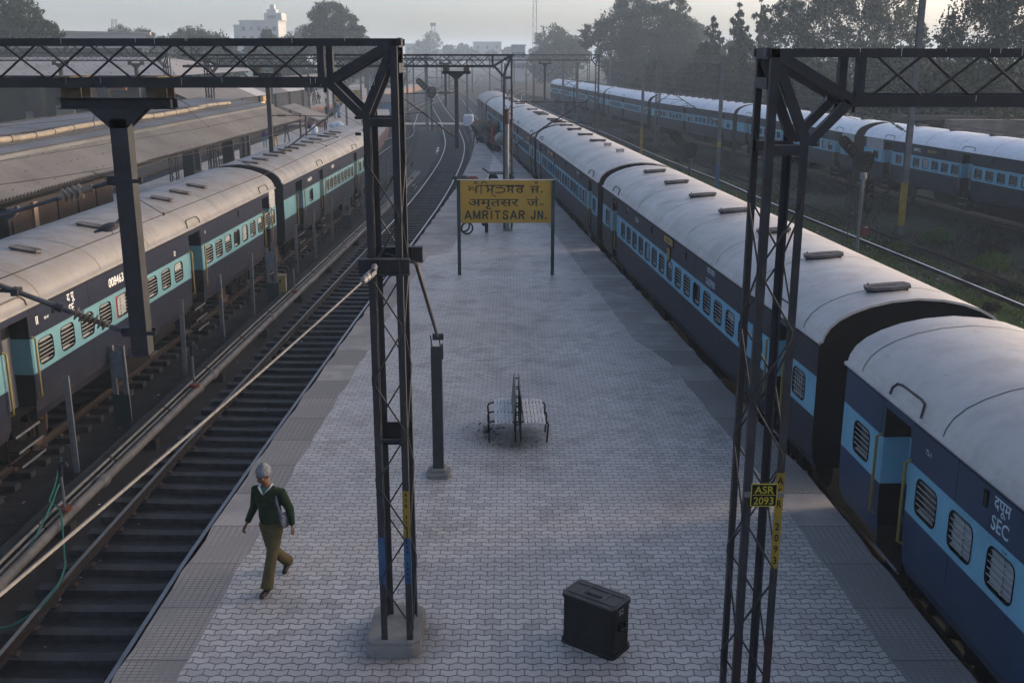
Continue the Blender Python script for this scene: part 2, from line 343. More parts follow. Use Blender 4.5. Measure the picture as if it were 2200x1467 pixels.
    def ell(s, c, r, mi=0, n=12, rot=None):
        vs = []; c = Vector(c); h = n // 2
        for i in range(h + 1):
            t = math.pi * i / h
            for k in range(n):
                p = 2 * math.pi * k / n; q = Vector((r[0] * math.sin(t) * math.cos(p), r[1] * math.sin(t) * math.sin(p), r[2] * math.cos(t)))
                vs.append(c + (rot @ q if rot is not None else q))
        s.add(vs, [(i * n + k, (i + 1) * n + k, (i + 1) * n + (k + 1) % n, i * n + (k + 1) % n) for i in range(h) for k in range(n)], mi, True)
    def mesh(s, name, mats):
        me = bpy.data.meshes.new(name); me.from_pydata(s.v, [], s.f)
        for m_ in (mats if isinstance(mats, (list, tuple)) else [mats]): me.materials.append(m_)
        me.polygons.foreach_set('material_index', s.m); me.polygons.foreach_set('use_smooth', s.sm); me.update(); return me
    def build(s, name, mats, parent=None, loc=(0, 0, 0), rz=0.0, bevel=0.0):
        return link(name, s.mesh(name, mats), parent, loc, rz, bevel)
def link(name, me, parent=None, loc=(0, 0, 0), rz=0.0, bevel=0.0):
    o = bpy.data.objects.new(name, me); COL.objects.link(o); o.location = loc; o.rotation_euler = (0, 0, rz)
    if parent is not None: o.parent = parent
    if bevel:
        b = o.modifiers.new('bevel', 'BEVEL'); b.width = bevel; b.segments = 2; b.limit_method = 'ANGLE'
    return o
def tag(o, label=None, cat=None, group=None, kind=None):
    if label: o['label'] = label
    if cat: o['category'] = cat
    if group: o['group'] = group
    if kind: o['kind'] = kind
    return o
def thing(name, label, cat, loc=(0, 0, 0), rz=0.0, group=None):
    o = bpy.data.objects.new(name, None); COL.objects.link(o); o.location = loc; o.rotation_euler = (0, 0, rz); o.empty_display_size = 0.2
    return tag(o, label, cat, group)
def dup(o, parent=None):
    c = o.copy(); COL.objects.link(c)
    if parent is not None: c.parent = parent
    for ch in list(o.children): dup(ch, c)
    return c
def lerp(poly, t):
    """X (or any value) on a polyline of (y, x)"""
    if t <= poly[0][0]: a, b = poly[0], poly[1]
    elif t >= poly[-1][0]: a, b = poly[-2], poly[-1]
    else:
        for a, b in zip(poly, poly[1:]):
            if a[0] <= t <= b[0]: break
    return a[1] + (b[1] - a[1]) * (t - a[0]) / (b[0] - a[0])
def smooth_path(pts, step=2.0):
    """Catmull-Rom through (x, y) points"""
    P = [Vector((p[0], p[1])) for p in pts]; P = [2 * P[0] - P[1]] + P + [2 * P[-1] - P[-2]]; out = []
    for i in range(1, len(P) - 2):
        n = max(1, int((P[i + 1] - P[i]).length / step))
        for k in range(n):
            t = k / n; a, b, c, d = P[i - 1], P[i], P[i + 1], P[i + 2]
            out.append(0.5 * ((2 * b) + (-a + c) * t + (2 * a - 5 * b + 4 * c - d) * t * t + (-a + 3 * b - 3 * c + d) * t ** 3))
    out.append(P[-2]); return out
_txt = {}
def text(body, h, mat_, origin, right, up, name='lettering', parent=None, bold=0.0, align='CENTER', sx=1.0, space=1.0):
    """flat lettering as a mesh, h = cap height; origin is the middle of the base line (or its left end)"""
    k = (body, bold, align, space)
    if k not in _txt:
        cu = bpy.data.curves.new('t', 'FONT'); cu.body = body; cu.align_x = align; cu.offset = bold; cu.space_character = space; cu.resolution_u = 3
        o = bpy.data.objects.new('t', cu); COL.objects.link(o)
        bpy.context.view_layer.update(); dg = bpy.context.evaluated_depsgraph_get()
        me = bpy.data.meshes.new_from_object(o.evaluated_get(dg)); bpy.data.objects.remove(o); _txt[k] = me
    me = _txt[k].copy(); r, u = Vector(right).normalized(), Vector(up).normalized(); nrm = r.cross(u); s = h / 0.7
    me.transform(Matrix.Translation(Vector(origin)) @ Matrix((r, u, nrm)).transposed().to_4x4() @ Matrix.Diagonal((s * sx, s, 1, 1)))
    me.materials.clear(); me.materials.append(mat_); me.name = name
    return link(name, me, parent)
def explode(o):
    """every loose piece of a part becomes a part of its own"""
    me = o.data; n = len(me.vertices); par = list(range(n))
    def find(a):
        while par[a] != a: par[a] = par[par[a]]; a = par[a]
        return a
    for e in me.edges:
        a, b = find(e.vertices[0]), find(e.vertices[1])
        if a != b: par[a] = b
    groups = {}
    for p in me.polygons: groups.setdefault(find(p.vertices[0]), []).append(p)
    if len(groups) < 2: return
    for g in groups.values():
        idx = {}; vs = []; fs = []
        for p in g:
            f = []
            for v in p.vertices:
                if v not in idx: idx[v] = len(vs); vs.append(tuple(me.vertices[v].co))
                f.append(idx[v])
            fs.append(f)
        nm = bpy.data.meshes.new(me.name); nm.from_pydata(vs, [], fs)
        for m_ in me.materials: nm.materials.append(m_)
        nm.polygons.foreach_set('material_index', [p.material_index for p in g]); nm.polygons.foreach_set('use_smooth', [p.use_smooth for p in g]); nm.update()
        q = o.copy(); q.data = nm; COL.objects.link(q)
    bpy.data.objects.remove(o)
def remesh(mb, voxel, smooth_it=2, name='body', mats=None, dec=None):
    """one continuous surface out of overlapping pieces"""
    me = mb.mesh('tmp', mats or [skinM]); o = bpy.data.objects.new('tmp', me); COL.objects.link(o)
    m1 = o.modifiers.new('r', 'REMESH'); m1.mode = 'VOXEL'; m1.voxel_size = voxel; m1.use_smooth_shade = True
    if smooth_it:
        m2 = o.modifiers.new('s', 'SMOOTH'); m2.iterations = smooth_it; m2.factor = 0.5
    if dec:
        m3 = o.modifiers.new('d', 'DECIMATE'); m3.ratio = dec
    bpy.context.view_layer.update(); dg = bpy.context.evaluated_depsgraph_get()
    r = bpy.data.meshes.new_from_object(o.evaluated_get(dg)); bpy.data.objects.remove(o); r.name = name
    r.materials.clear()
    for m_ in mats or [skinM]: r.materials.append(m_)
    return r

# ================================================================== the yard: ground, platforms, tracks
RAIL_Z = -0.84; GZ = -1.12
C1 = [(-12, -6.15), (12, -6.13), (17.3, -6.09), (28.9, -5.74), (40.5, -5.33), (58, -4.75), (74, -4.60), (86, -4.75), (98, -5.25), (112, -6.3), (128, -7.6), (158, -10.6), (190, -13.5), (240, -18), (320, -26)]
RC = [(-16, 8.25), (10.4, 7.08), (16.5, 6.83), (39.3, 4.90), (61.5, 3.0), (83, 1.05), (105, -1.0), (122, -2.5), (132, -3.3), (168, -6.2), (198, -8.7), (240, -13), (320, -22)]
LC = [(0, -11.35), (10, -11.15), (19, -10.9), (28, -10.6), (38, -10.15), (61, -9.25), (82, -9.2), (106, -10.6), (130, -13), (170, -18), (230, -26)]
FC = [(20, 29.2), (48, 24.7), (63.5, 22.3), (88, 19.4), (109, 15.4), (132, 12.7), (155, 10.2), (200, 4.5), (260, -4)]
MC = [(10, 19.8), (33.4, 17.5), (41.8, 16.7), (58.5, 15.0), (67, 14.4), (85, 12.5), (108, 10.6), (140, 7.1), (200, 1.7), (260, -5)]
EC = [(76, -11.7), (95, -11.5), (107, -10.8), (121, -11.9), (136, -12.9), (146, -13.6), (161, -14.0), (179, -13.8), (198, -13.4), (240, -16), (320, -25)]
bx = MB(); bx.add([(-1480, -28, GZ), (1480, -28, GZ), (1480, 2400, GZ), (-1480, 2400, GZ)], [(0, 1, 2, 3)])
tag(bx.build('ground', MATS['yard_ground']), kind='structure')
def strip(name, poly, lo, hi, y0, y1, z, m, step=2.0):
    b = MB(); n = int((y1 - y0) / step) + 1; vs = []
    for i in range(n):
        y = y0 + (y1 - y0) * i / (n - 1); x = lerp(poly, y); vs += [(x + lo, y, z), (x + hi, y, z)]
    b.add(vs, [(2 * i, 2 * i + 1, 2 * i + 3, 2 * i + 2) for i in range(n - 1)])
    return tag(b.build(name, m), kind='structure')
strip('track_bed', C1, -1.15, 1.55, -8, 120, GZ + 0.018, oil)
strip('concrete_apron', C1, -2.05, -1.15, -8, 62, GZ + 0.012, concD)
strip('track_bed', LC, -1.6, 2.4, 0, 66, GZ + 0.008, oil)
strip('track_bed', RC, -1.7, 2.0, -16, 125, GZ + 0.008, oil)
cr = MB(); cr.bb((-30, 123.6, GZ), (-4.6, 127.4, -0.86)); tag(cr.build('path', MATS['far_tiles']), kind='structure')

def edge_noise(y, k): return 0.018 * math.sin(y * 3.1 + k) + 0.014 * math.sin(y * 7.7 + 2 * k) + (0.05 * max(0, math.sin(y * 1.13 + k) - 0.93) * 8)
def pl_left(y): return lerp(C1, y) + (1.47 if y < 12 else 1.47 + (min(y, 58) - 12) / 46 * 0.27) + edge_noise(y, 1) - (0.0 if y < 95 else (y - 95) * 0.03)
def pl_right(y): return lerp(RC, y) - 1.66 + edge_noise(y, 5) * 0.8
b = MB(); ys = [-10 + 0.5 * i for i in range(0, 213)]; rows = []
for y in ys:
    l, r = pl_left(y), pl_right(y); wl = 0.76 if y < 37 else (1.5 if y > 37.5 else 0.76); wr = 0.82 if y < 24 else (1.25 if y > 26 else 0.82 + (y - 24) * 0.21)
    rows.append((l, l + wl, r - wr, r))
for (y0, r0), (y1, r1) in zip(zip(ys, rows), list(zip(ys, rows))[1:]):
    for k in range(3):
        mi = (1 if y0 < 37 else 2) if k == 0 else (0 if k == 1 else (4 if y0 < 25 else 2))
        b.add([(r0[k], y0, 0), (r0[k + 1], y0, 0), (r1[k + 1], y1, 0), (r1[k], y1, 0)], [(0, 1, 2, 3)], mi)
    b.add([(r0[0], y0, 0), (r1[0], y1, 0), (r1[0] + 0.10, y1, -1.2), (r0[0] + 0.10, y0, -1.2)], [(0, 1, 2, 3)], 3)
    b.add([(r0[3], y0, 0), (r0[3] - 0.10, y0, -1.2), (r1[3] - 0.10, y1, -1.2), (r1[3], y1, 0)], [(0, 1, 2, 3)], 3)
ye = ys[-1]; l, _, _, r = rows[-1]
b.add([(l, ye, 0), (r, ye, 0), (r - 2.6, ye + 29, -0.88), (l - 1.6, ye + 29, -0.88)], [(0, 1, 2, 3)], 2)
b.add([(l, ye, 0), (l - 1.6, ye + 29, -0.88), (l - 1.6, ye + 29, -1.2), (l, ye, -1.2)], [(0, 1, 2, 3)], 3)
tag(b.build('platform', [MATS['pavers'], MATS['edge_tiles'], MATS['far_tiles'], concrete, MATS['edge_tiles_shaded']]), kind='structure')
# a second island platform behind the coaches on the left, and a third one beyond it
def lplat(y): return lerp(LC, y) - 1.75
b = MB(); ys = [12 + 3 * i for i in range(0, 54)]
for y0, y1 in zip(ys, ys[1:]):
    a, c = lplat(y0), lplat(y1); e0 = -20.7 if y0 < 125 else -20.7 - (y0 - 125) * 0.12; e1 = -20.7 if y1 < 125 else -20.7 - (y1 - 125) * 0.12
    b.add([(e0, y0, 0), (a, y0, 0), (c, y1, 0), (e1, y1, 0)], [(0, 1, 2, 3)], 0)
    b.add([(a, y0, 0), (a + 0.02, y0, -1.2), (c + 0.02, y1, -1.2), (c, y1, 0)], [(0, 1, 2, 3)], 1)
    b.add([(e0, y0, 0), (e1, y1, 0), (e1, y1, -1.2), (e0, y0, -1.2)], [(0, 1, 2, 3)], 1)
tag(b.build('platform', [MATS['far_tiles'], MATS['brick_red']]), kind='structure')
b = MB(); ys = [40 + 5 * i for i in range(0, 44)]
for y0, y1 in zip(ys, ys[1:]):
    f = lambda y: -29.5 if y < 90 else -29.5 + (y - 90) * 0.055
    a, c = f(y0), f(y1)
    b.add([(a - 16, y0, 0), (a, y0, 0), (c, y1, 0), (c - 16, y1, 0)], [(0, 1, 2, 3)], 0)
    b.add([(a, y0, 0), (a, y0, -1.2), (c, y1, -1.2), (c, y1, 0)], [(0, 1, 2, 3)], 1)
tag(b.build('platform', [MATS['far_tiles'], MATS['brick_red']]), kind='structure')

RP = [(-0.034, 0), (-0.034, -0.030), (-0.012, -0.045), (-0.010, -0.115), (-0.065, -0.130), (-0.065, -0.142), (0.065, -0.142), (0.065, -0.130), (0.010, -0.115), (0.012, -0.045), (0.034, -0.030), (0.034, 0)]
RMI = [1] * 11 + [0]
def track(label, poly, y0, y1, sleepers=None, shiny=True, group=None, step=2.5):
    t = thing('railway_track', label, 'track', group=group)
    pts = [p for p in smooth_path([(x, y) for y, x in poly], step) if y0 <= p.y <= y1]
    for s in (-0.855, 0.855):
        sh_ = shiny if isinstance(shiny, bool) else s < 0; mb = MB(); ps = []
        for i, p in enumerate(pts):
            d = (pts[min(i + 1, len(pts) - 1)] - pts[max(i - 1, 0)]).normalized(); ps.append((p.x + d.y * s, p.y - d.x * s, RAIL_Z))
        mb.sweep(RP, ps, RMI); mb.build('rail', [(railshine if shiny == 'near' else railtop) if sh_ else railside, railside], t)
    if sleepers:
        rnd = random.Random(3); v0, v1, nvis = sleepers
        meshes = []
        for k in range(3):
            mb = MB(); n = 9
            for i in range(n):       # slightly dished worn sleeper
                xa, xb = -1.32 + 2.64 * i / n, -1.32 + 2.64 * (i + 1) / n
                za = -0.018 * math.cos(xa / 1.32 * 1.5) * (1 + 0.3 * k) - 0.142; zb = -0.018 * math.cos(xb / 1.32 * 1.5) * (1 + 0.3 * k) - 0.142
                mb.add([(xa, -0.115, -0.29), (xb, -0.115, -0.29), (xb, 0.115, -0.29), (xa, 0.115, -0.29), (xa, -0.105, za), (xb, -0.105, zb), (xb, 0.105, zb), (xa, 0.105, za)], [(4, 5, 6, 7), (0, 1, 5, 4), (2, 3, 7, 6)] + ([(3, 0, 4, 7)] if i == 0 else []) + ([(1, 2, 6, 5)] if i == n - 1 else []))
            for sx in (-0.855, 0.855):
                for q in (-0.10, 0.10):
                    mb.box((sx + q, 0, -0.125), (0.07, 0.13, 0.03), 1); mb.tube([(sx + q, -0.05, -0.11), (sx + q * 1.1, 0.0, -0.085), (sx + q, 0.05, -0.11)], 0.013, 5, 1)
            meshes.append(mb.mesh('sleeper', [sleeperM, rust]))
        rest = MB(); y = y0; i = 0
        while y < y1:
            x = lerp(poly, y); dx = (lerp(poly, y + 0.5) - lerp(poly, y - 0.5)); ang = -math.atan(dx) + rnd.uniform(-0.012, 0.012)
            if v0 <= y and i < nvis:
                o = link('sleeper', meshes[rnd.randrange(3)], t, (x + rnd.uniform(-0.04, 0.04), y, RAIL_Z), ang); i += 1
            else: rest.box((x, y, RAIL_Z - 0.215), (2.64, 0.22, 0.15), 0, Matrix.Rotation(ang, 3, 'Z'))
            y += 0.655
        if rest.v: tag(rest.build('sleeper', sleeperM, t), kind='stuff')
    return t
track('empty running track with dark oily sleepers beside the paved platform edge', C1, -8, 318, (9.6, 0, 100))
track('dim track with brown rails and littered sleepers under the coach marked 008463', LC, 2, 228, (14, 0, 70), shiny=False)
track('track under the long row of coaches along the right platform edge', RC, -14, 318)
track('shiny rails half sunk in weeds behind the right-hand coaches', MC, 12, 258, shiny='near')
track('weedy track carrying the farthest row of coaches on the right', FC, 22, 258, shiny=False)
track('track curving into the yard from behind the brick-edged platform end', EC, 78, 318)
track('curving track beside the brick edge of the crowded far-left platform', [(30, -23.0), (60, -23.6), (90, -24.4), (125, -24.6), (160, -22.3), (220, -22)], 32, 218, (34, 0, 90), shiny=False)
track('second curving track along the crowded far-left platform', [(30, -27.0), (60, -27.4), (90, -27.6), (125, -26.9), (160, -25.4), (220, -25)], 32, 218, None, shiny=True)
track('leftmost of the thin tracks converging in the hazy yard', [(150, -16), (190, -14.6), (240, -12), (300, -10), (380, -12)], 150, 378, step=5)
track('thin track bending right past the hazy masts', [(130, 0.8), (170, -1.5), (210, -2.5), (260, 1.5), (330, 12)], 132, 328, step=5)
track('thin track bending right nearest the farthest coaches', [(130, 4.0), (170, 1.5), (210, 1.2), (260, 6), (330, 18)], 132, 328, step=5)

# ================================================================== coaches
def rrect(w_, h_, r, n=4):
    pts = []
    for cx, cz, a0 in ((w_ / 2 - r, h_ / 2 - r, 0), (-w_ / 2 + r, h_ / 2 - r, 90), (-w_ / 2 + r, -h_ / 2 + r, 180), (w_ / 2 - r, -h_ / 2 + r, 270)):
        for k in range(n + 1):
            a = R(a0 + 90 * k / n); pts.append((cx + r * math.cos(a), cz + r * math.sin(a)))
    return pts
WW, WH = 0.72, 0.52
_win = {}
def win_mesh(kind, bandm):
    """window: frame plate with rounded opening, reveal, bars; pane as a second mesh"""
    key = (kind, bandm.name)
    if key in _win: return _win[key]
    f = MB(); inn = rrect(WW - 0.12, WH - 0.03, 0.11); n = len(inn)
    out = []
    for x, z in inn:
        s = max(abs(x) / (WW / 2), abs(z) / (WH / 2)); out.append((x / s, z / s))
    mi = 1 if kind == 'red' else 0
    f.add([(x, 0, z) for x, z in out] + [(x, 0, z) for x, z in inn], [(k, k + n, (k + 1) % n + n, (k + 1) % n) for k in range(n)], mi)
    for x_, z_ in ((1, 1), (-1, 1), (-1, -1), (1, -1)):
        c = (x_ * WW / 2, 0, z_ * WH / 2); q = sorted(range(n), key=lambda k: -(out[k][0] * x_ / WW + out[k][1] * z_ / WH))
        idx = [k for k in range(n) if out[k][0] * x_ > WW / 2 - 1e-6 or out[k][1] * z_ > WH / 2 - 1e-6]
        a = [k for k in idx if out[k][0] * x_ > WW / 2 - 1e-6 and out[k][1] * z_ > 0]; b_ = [k for k in idx if out[k][1] * z_ > WH / 2 - 1e-6 and out[k][0] * x_ > 0]
        if a and b_:
            ka = max(a, key=lambda k: out[k][1] * z_); kb = max(b_, key=lambda k: out[k][0] * x_)
            pa, pb = out[ka], out[kb]; f.add([c, (pa[0], 0, pa[1]), (pb[0], 0, pb[1])], [(0, 1, 2)], mi)
    f.add([(x, 0, z) for x, z in inn] + [(x * 0.985, -0.055, z * 0.985) for x, z in inn], [(k, k + n, (k + 1) % n + n, (k + 1) % n) for k in range(n)], 2)
    f.tube([(x * 1.02, 0.006, z * 1.02) for x, z in inn] + [(inn[0][0] * 1.02, 0.006, inn[0][1] * 1.02)], 0.008, 5, 2, cap=False)
    if kind != 'open':
        nb = 6
        for k in range(nb):
            z = -WH / 2 + 0.06 + (WH - 0.12) * k / (nb - 1); hw = (WW - 0.12) / 2 - (0.06 if k in (0, nb - 1) else 0.0); f.beam((-hw, -0.006, z), (hw, -0.006, z), 0.008, 0.011, 3)
        if kind == 'vert':
            for x in (-0.15, -0.05, 0.05, 0.15): f.beam((x, 0.012, -WH / 2 + 0.03), (x, 0.012, WH / 2 - 0.03), 0.010, 0.010, 3)
    fm = f.mesh('window', [bandm, redW, blk, barM])
    p = MB(); W2, H2 = WW - 0.10, WH - 0.02
    if kind == 'shut' or kind == 'red':
        p.add([(-W2 / 2, -0.052, -H2 / 2), (W2 / 2, -0.052, -H2 / 2), (W2 / 2, -0.052, H2 / 2), (-W2 / 2, -0.052, H2 / 2)], [(0, 1, 2, 3)], 1)
        for s in (-1, 1):
            for k in range(9):
                z = -H2 / 2 + 0.05 + k * (H2 - 0.09) / 8; p.box((s * W2 / 4, -0.042, z), (W2 / 2 - 0.05, 0.006, 0.03), 1, Matrix.Rotation(R(35), 3, 'X'))
        p.box((0, -0.038, 0), (0.035, 0.02, H2), 1)
    elif kind == 'half':
        p.add([(-W2 / 2, -0.052, -H2 / 2), (W2 / 2, -0.052, -H2 / 2), (W2 / 2, -0.052, 0.05), (-W2 / 2, -0.052, 0.05)], [(0, 1, 2, 3)], 0)
        p.box((0, -0.045, 0.05 + (H2 / 2 - 0.05) / 2), (W2, 0.014, H2 / 2 - 0.05), 1)
    else:
        p.add([(-W2 / 2, -0.052, -H2 / 2), (W2 / 2, -0.052, -H2 / 2), (W2 / 2, -0.052, H2 / 2), (-W2 / 2, -0.052, H2 / 2)], [(0, 1, 2, 3)], 0)
        p.box((0, -0.045, H2 / 2 - 0.03), (W2, 0.014, 0.05), 1)
        p.box((0.08, -0.046, -H2 / 2 + 0.035), (W2 * 0.7, 0.012, 0.045), 1)
    pm = p.mesh('pane', [glassD, shutM]); _win[key] = (fm, pm); return _win[key]
PROF = [(1.50, 0.10), (1.585, 0.30), (1.61, 0.60), (1.62, 1.06)]
ROOF = [(1.655, 2.365), (1.655, 2.405), (1.60, 2.42), (1.575, 2.52), (1.49, 2.66), (1.34, 2.79), (1.12, 2.905), (0.82, 3.01), (0.45, 3.085), (0.0, 3.12)]
ROOFP = ROOF + [(-y, z) for y, z in reversed(ROOF[:-1])]
_mesh = {}
def vent_mesh():
    if 'vent' not in _mesh:
        v = MB(); o = [(-0.17, -0.36), (0.03, -0.42), (0.17, -0.30), (0.20, 0.0), (0.17, 0.34), (0.0, 0.40), (-0.17, 0.36), (-0.20, 0.05)]
        v.prism(o, 0.035, 0.085, 0); v.prism([(x * 0.86, y * 0.9) for x, y in o], -0.06, 0.035, 1)
        v.box((0.02, -0.1, 0.088), (0.012, 0.5, 0.006), 1); v.box((-0.13, -0.30, 0.10), (0.02, 0.02, 0.03), 1)
        _mesh['vent'] = v.mesh('roof_vent', [M('vent_plate', (0.105, 0.10, 0.10), 0.7, var=0.35), blk])
        v = MB(); v.box((0, 0, 0.03), (0.20, 0.30, 0.14)); v.box((0, 0, 0.11), (0.24, 0.34, 0.02)); _mesh['svent'] = v.mesh('roof_vent', [M('vent_cap', (0.30, 0.30, 0.31), 0.6)])
    return _mesh['vent'], _mesh['svent']
def bogie(parent, x):
    g = MB()
    for s in (-1, 1):
        g.box((0, s * 1.02, -0.36), (2.5, 0.10, 0.20)); g.box((0, s * 1.06, -0.18), (1.3, 0.12, 0.16)); g.box((0, s * 0.98, -0.2), (2.9, 0.05, 0.55))  # tall thin plate added to hold back low sun beneath the coach
        for q in (-1, 1):
            g.box((q * 1.22, s * 1.05, -0.40), (0.34, 0.2, 0.30)); g.lathe([(0.10, -0.20), (0.12, -0.15), (0.10, -0.1), (0.12, -0.05), (0.1, 0), (0.12, 0.05), (0.1, 0.1)], (q * 0.85, s * 1.07, -0.32), n=10)
            g.lathe([(0.10, -0.20), (0.12, -0.15), (0.10, -0.1), (0.12, -0.05), (0.1, 0), (0.12, 0.05), (0.1, 0.1)], (q * 0.3, s * 1.07, -0.28), n=10)
    g.box((0, 0, -0.25), (0.5, 2.2, 0.2))
    o = g.build('bogie', under, parent, (x, 0, 0))
    wm = _mesh.get('wheel')
    if wm is None:
        k = MB(); pr = [(0.0, -0.07), (0.14, -0.07), (0.16, -0.03), (0.36, -0.03), (0.37, -0.07), (0.455, -0.07), (0.455, 0.05), (0.49, 0.06), (0.49, 0.09), (0.0, 0.09)]
        k.lathe(pr, (0, 0, 0), (0, 1, 0), 24); wm = _mesh['wheel'] = k.mesh('wheel', rust)
    for q in (-1.45, 1.45):
        for s in (-1, 1):
            w_ = link('wheel', wm, o, (q, s * 0.87, RAIL_Z + 0.455)); w_.rotation_euler = (0, 0, 0 if s < 0 else math.pi)
def coach(label, group, A, B, side, navym, bandm, roofm, doors, wins, vents=(), svents=(), voff=0.0, endwin=((0.0, 'shut'), (0.0, 'shut')), stripes=(), texts=(), boards=(), arcs=(), detail=2, hatch=()):
    """A near end, B far end; side +1 when the seen flank is to the left of A->B; all x measured from the near end"""
    A, B = Vector(A), Vector(B); d = B - A; L = d.length; rz = math.atan2(d.y, d.x)
    t = thing('passenger_coach', label, 'railway coach', (A.x, A.y, 0), rz, group); s = side
    Wy = lambda y: s * y
    m = MB(); doors = sorted(doors); wins = sorted(wins)
    def q(a, b, c, e, mi): m.add([a, b, c, e] if s < 0 else [e, c, b, a], [(0, 1, 2, 3)], mi)
    def panel(xa, xb, za, zb, mi, y=1.62): q((xa, Wy(y), za), (xb, Wy(y), za), (xb, Wy(y), zb), (xa, Wy(y), zb), mi)
    segs = []; x = 0.0
    for dx0, dx1, _k in doors: segs.append((x, dx0)); x = dx1
    segs.append((x, L))
    z0, z1, zt = 1.06, 1.77, 2.37; wz0 = (z0 + z1) / 2 - WH / 2; wz1 = wz0 + WH
    for xa, xb in segs:
        for (ya, za), (yb, zb) in zip(PROF, PROF[1:]): q((xa, Wy(ya), za), (xb, Wy(ya), za), (xb, Wy(yb), zb), (xa, Wy(yb), zb), 0)
        panel(xa, xb, z1, zt, 0)
        panel(xa, xb, z0, wz0, 1); panel(xa, xb, wz1, z1, 1)
        cx = xa
        for wx, _k in [w_ for w_ in wins if xa < w_[0] < xb]:
            panel(cx, wx - WW / 2, wz0, wz1, 1); cx = wx + WW / 2
        panel(cx, xb, wz0, wz1, 1)
    for dx0, dx1, kind in doors:
        panel(dx0, dx1, 2.22, zt, 0); y0, y1 = 1.62, 1.24
        for xx, sg in ((dx0, 1), (dx1, -1)):
            for za, zb, mi in ((0.10, z0, 3), (z0, z1, 1), (z1, 2.22, 3)):
                v = [(xx, Wy(1.58 if za < 0.2 else y0), za), (xx, Wy(y1), za), (xx, Wy(y1), zb), (xx, Wy(y0), zb)]; m.add(v if sg * s > 0 else v[::-1], [(0, 1, 2, 3)], mi)
        m.add([(dx0, Wy(1.60), 0.42), (dx1, Wy(1.60), 0.42), (dx1, Wy(0.6), 0.42), (dx0, Wy(0.6), 0.42)], [(0, 1, 2, 3)], 4)
        m.add([(dx0, Wy(1.62), 2.22), (dx1, Wy(1.62), 2.22), (dx1, Wy(0.6), 2.22), (dx0, Wy(0.6), 2.22)], [(0, 1, 2, 3)], 3)
        if kind == 'open': m.add([(dx0 - 0.3, Wy(0.6), 0.1), (dx1 + 0.3, Wy(0.6), 0.1), (dx1 + 0.3, Wy(0.6), 2.3), (dx0 - 0.3, Wy(0.6), 2.3)], [(0, 1, 2, 3)], 3)
        else:
            D = MB(); D.bb((dx0, Wy(1.24), 0.42), (dx1, Wy(1.20), z0), 0); D.bb((dx0, Wy(1.243), z0), (dx1, Wy(1.20), z1), 1); D.bb((dx0, Wy(1.24), z1), (dx1, Wy(1.20), 2.22), 0)
            if kind == 'grey':
                D = MB(); D.bb((dx0, Wy(1.24), 0.42), (dx1, Wy(1.20), z1 + 0.05), 2); D.bb((dx0, Wy(1.24), z1 + 0.05), (dx1, Wy(1.20), 2.22), 3)
            o = D.build('door', [navym, bandm, M('vestibule_grey', (0.10, 0.105, 0.115), 0.6), blk], t)
            if kind != 'grey' and detail > 0:
                fm, pm = win_mesh('shut', bandm); wo = link('window', fm, o, ((dx0 + dx1) / 2, Wy(1.252), (z0 + z1) / 2), 0 if s > 0 else math.pi); wo.scale = (0.8, 1, 1); link('pane', pm, wo)
        if detail > 0:
            for xx in (dx0 - 0.06, dx1 + 0.06):
                hr = MB(); hr.tube([(xx, Wy(1.62), 1.80), (xx, Wy(1.70), 1.77), (xx, Wy(1.70), 0.62), (xx, Wy(1.62), 0.58)], 0.022, 6); hr.build('handrail', handY, t)
        for k, zz in enumerate((0.12, -0.18, -0.46)):
            if detail < 1 and k: break
            fs = MB(); fs.box(((dx0 + dx1) / 2, Wy(1.50 + 0.03 * k), zz), ((dx1 - dx0) * (0.95 - 0.1 * k), 0.26, 0.03), 0)
            fs.bb((dx0 + 0.03, Wy(1.62 + 0.03 * k), zz - 0.02), (dx1 - 0.03, Wy(1.635 + 0.03 * k), zz + 0.02), 1)
            for xx in (dx0 + 0.06, dx1 - 0.06): fs.bb((xx - 0.02, Wy(1.40), zz), (xx + 0.02, Wy(1.44), zz + 0.3), 0)
            fs.build('footstep', [under, steelL], t)
    if detail > 0:
        sx_ = 1.1
        while sx_ < L - 0.5:
            if not any(a - 0.05 < sx_ < b_ + 0.05 for a, b_, _ in doors):
                panel(sx_, sx_ + 0.014, z1 + 0.01, zt - 0.01, 4, 1.6225); panel(sx_, sx_ + 0.014, 0.64, z0 - 0.01, 4, 1.6225)
            sx_ += 2.37
        for xa, xb in segs: panel(xa, xb, 2.30, 2.312, 4, 1.6227)
    # plain far flank, floor, end walls
    m.add([(0, Wy(-1.50), 0.1), (0, Wy(-1.62), 1.0), (0, Wy(-1.62), zt), (L, Wy(-1.62), zt), (L, Wy(-1.62), 1.0), (L, Wy(-1.50), 0.1)], [(0, 1, 4, 5), (1, 2, 3, 4)], 0)
    m.add([(0, -1.5, 0.10), (L, -1.5, 0.10), (L, 1.5, 0.10), (0, 1.5, 0.10)], [(0, 1, 2, 3)], 4)
    e = PROF + [(1.62, 2.37)] + [p for p in ROOF[2:]]; e = e + [(-y, z) for y, z in reversed(e[:-1])]
    for xx, f in ((0.0, 1), (L, -1)):
        v = [(xx, y * 0.997, z) for y, z in e]; m.add(v if f > 0 else v[::-1], [tuple(range(len(e)))], 2)
    m.build('body', [navym, bandm, blk, blk, under], t)
    r = MB(); n = len(ROOFP); xs = [-0.06, L + 0.06]
    r.add([(xx, y, z) for xx in xs for y, z in ROOFP], [(k, k + 1, k + 1 + n, k + n) for k in range(n - 1)], 0, True)
    for xx, ins in ((-0.06, 0.02), (L + 0.06, -0.02)):
        r.add([(xx, y, z) for y, z in ROOFP] + [(xx, y * 0.985, z - 0.04) for y, z in ROOFP], [(k, k + n, k + n + 1, k + 1) for k in range(n - 1)], 0)
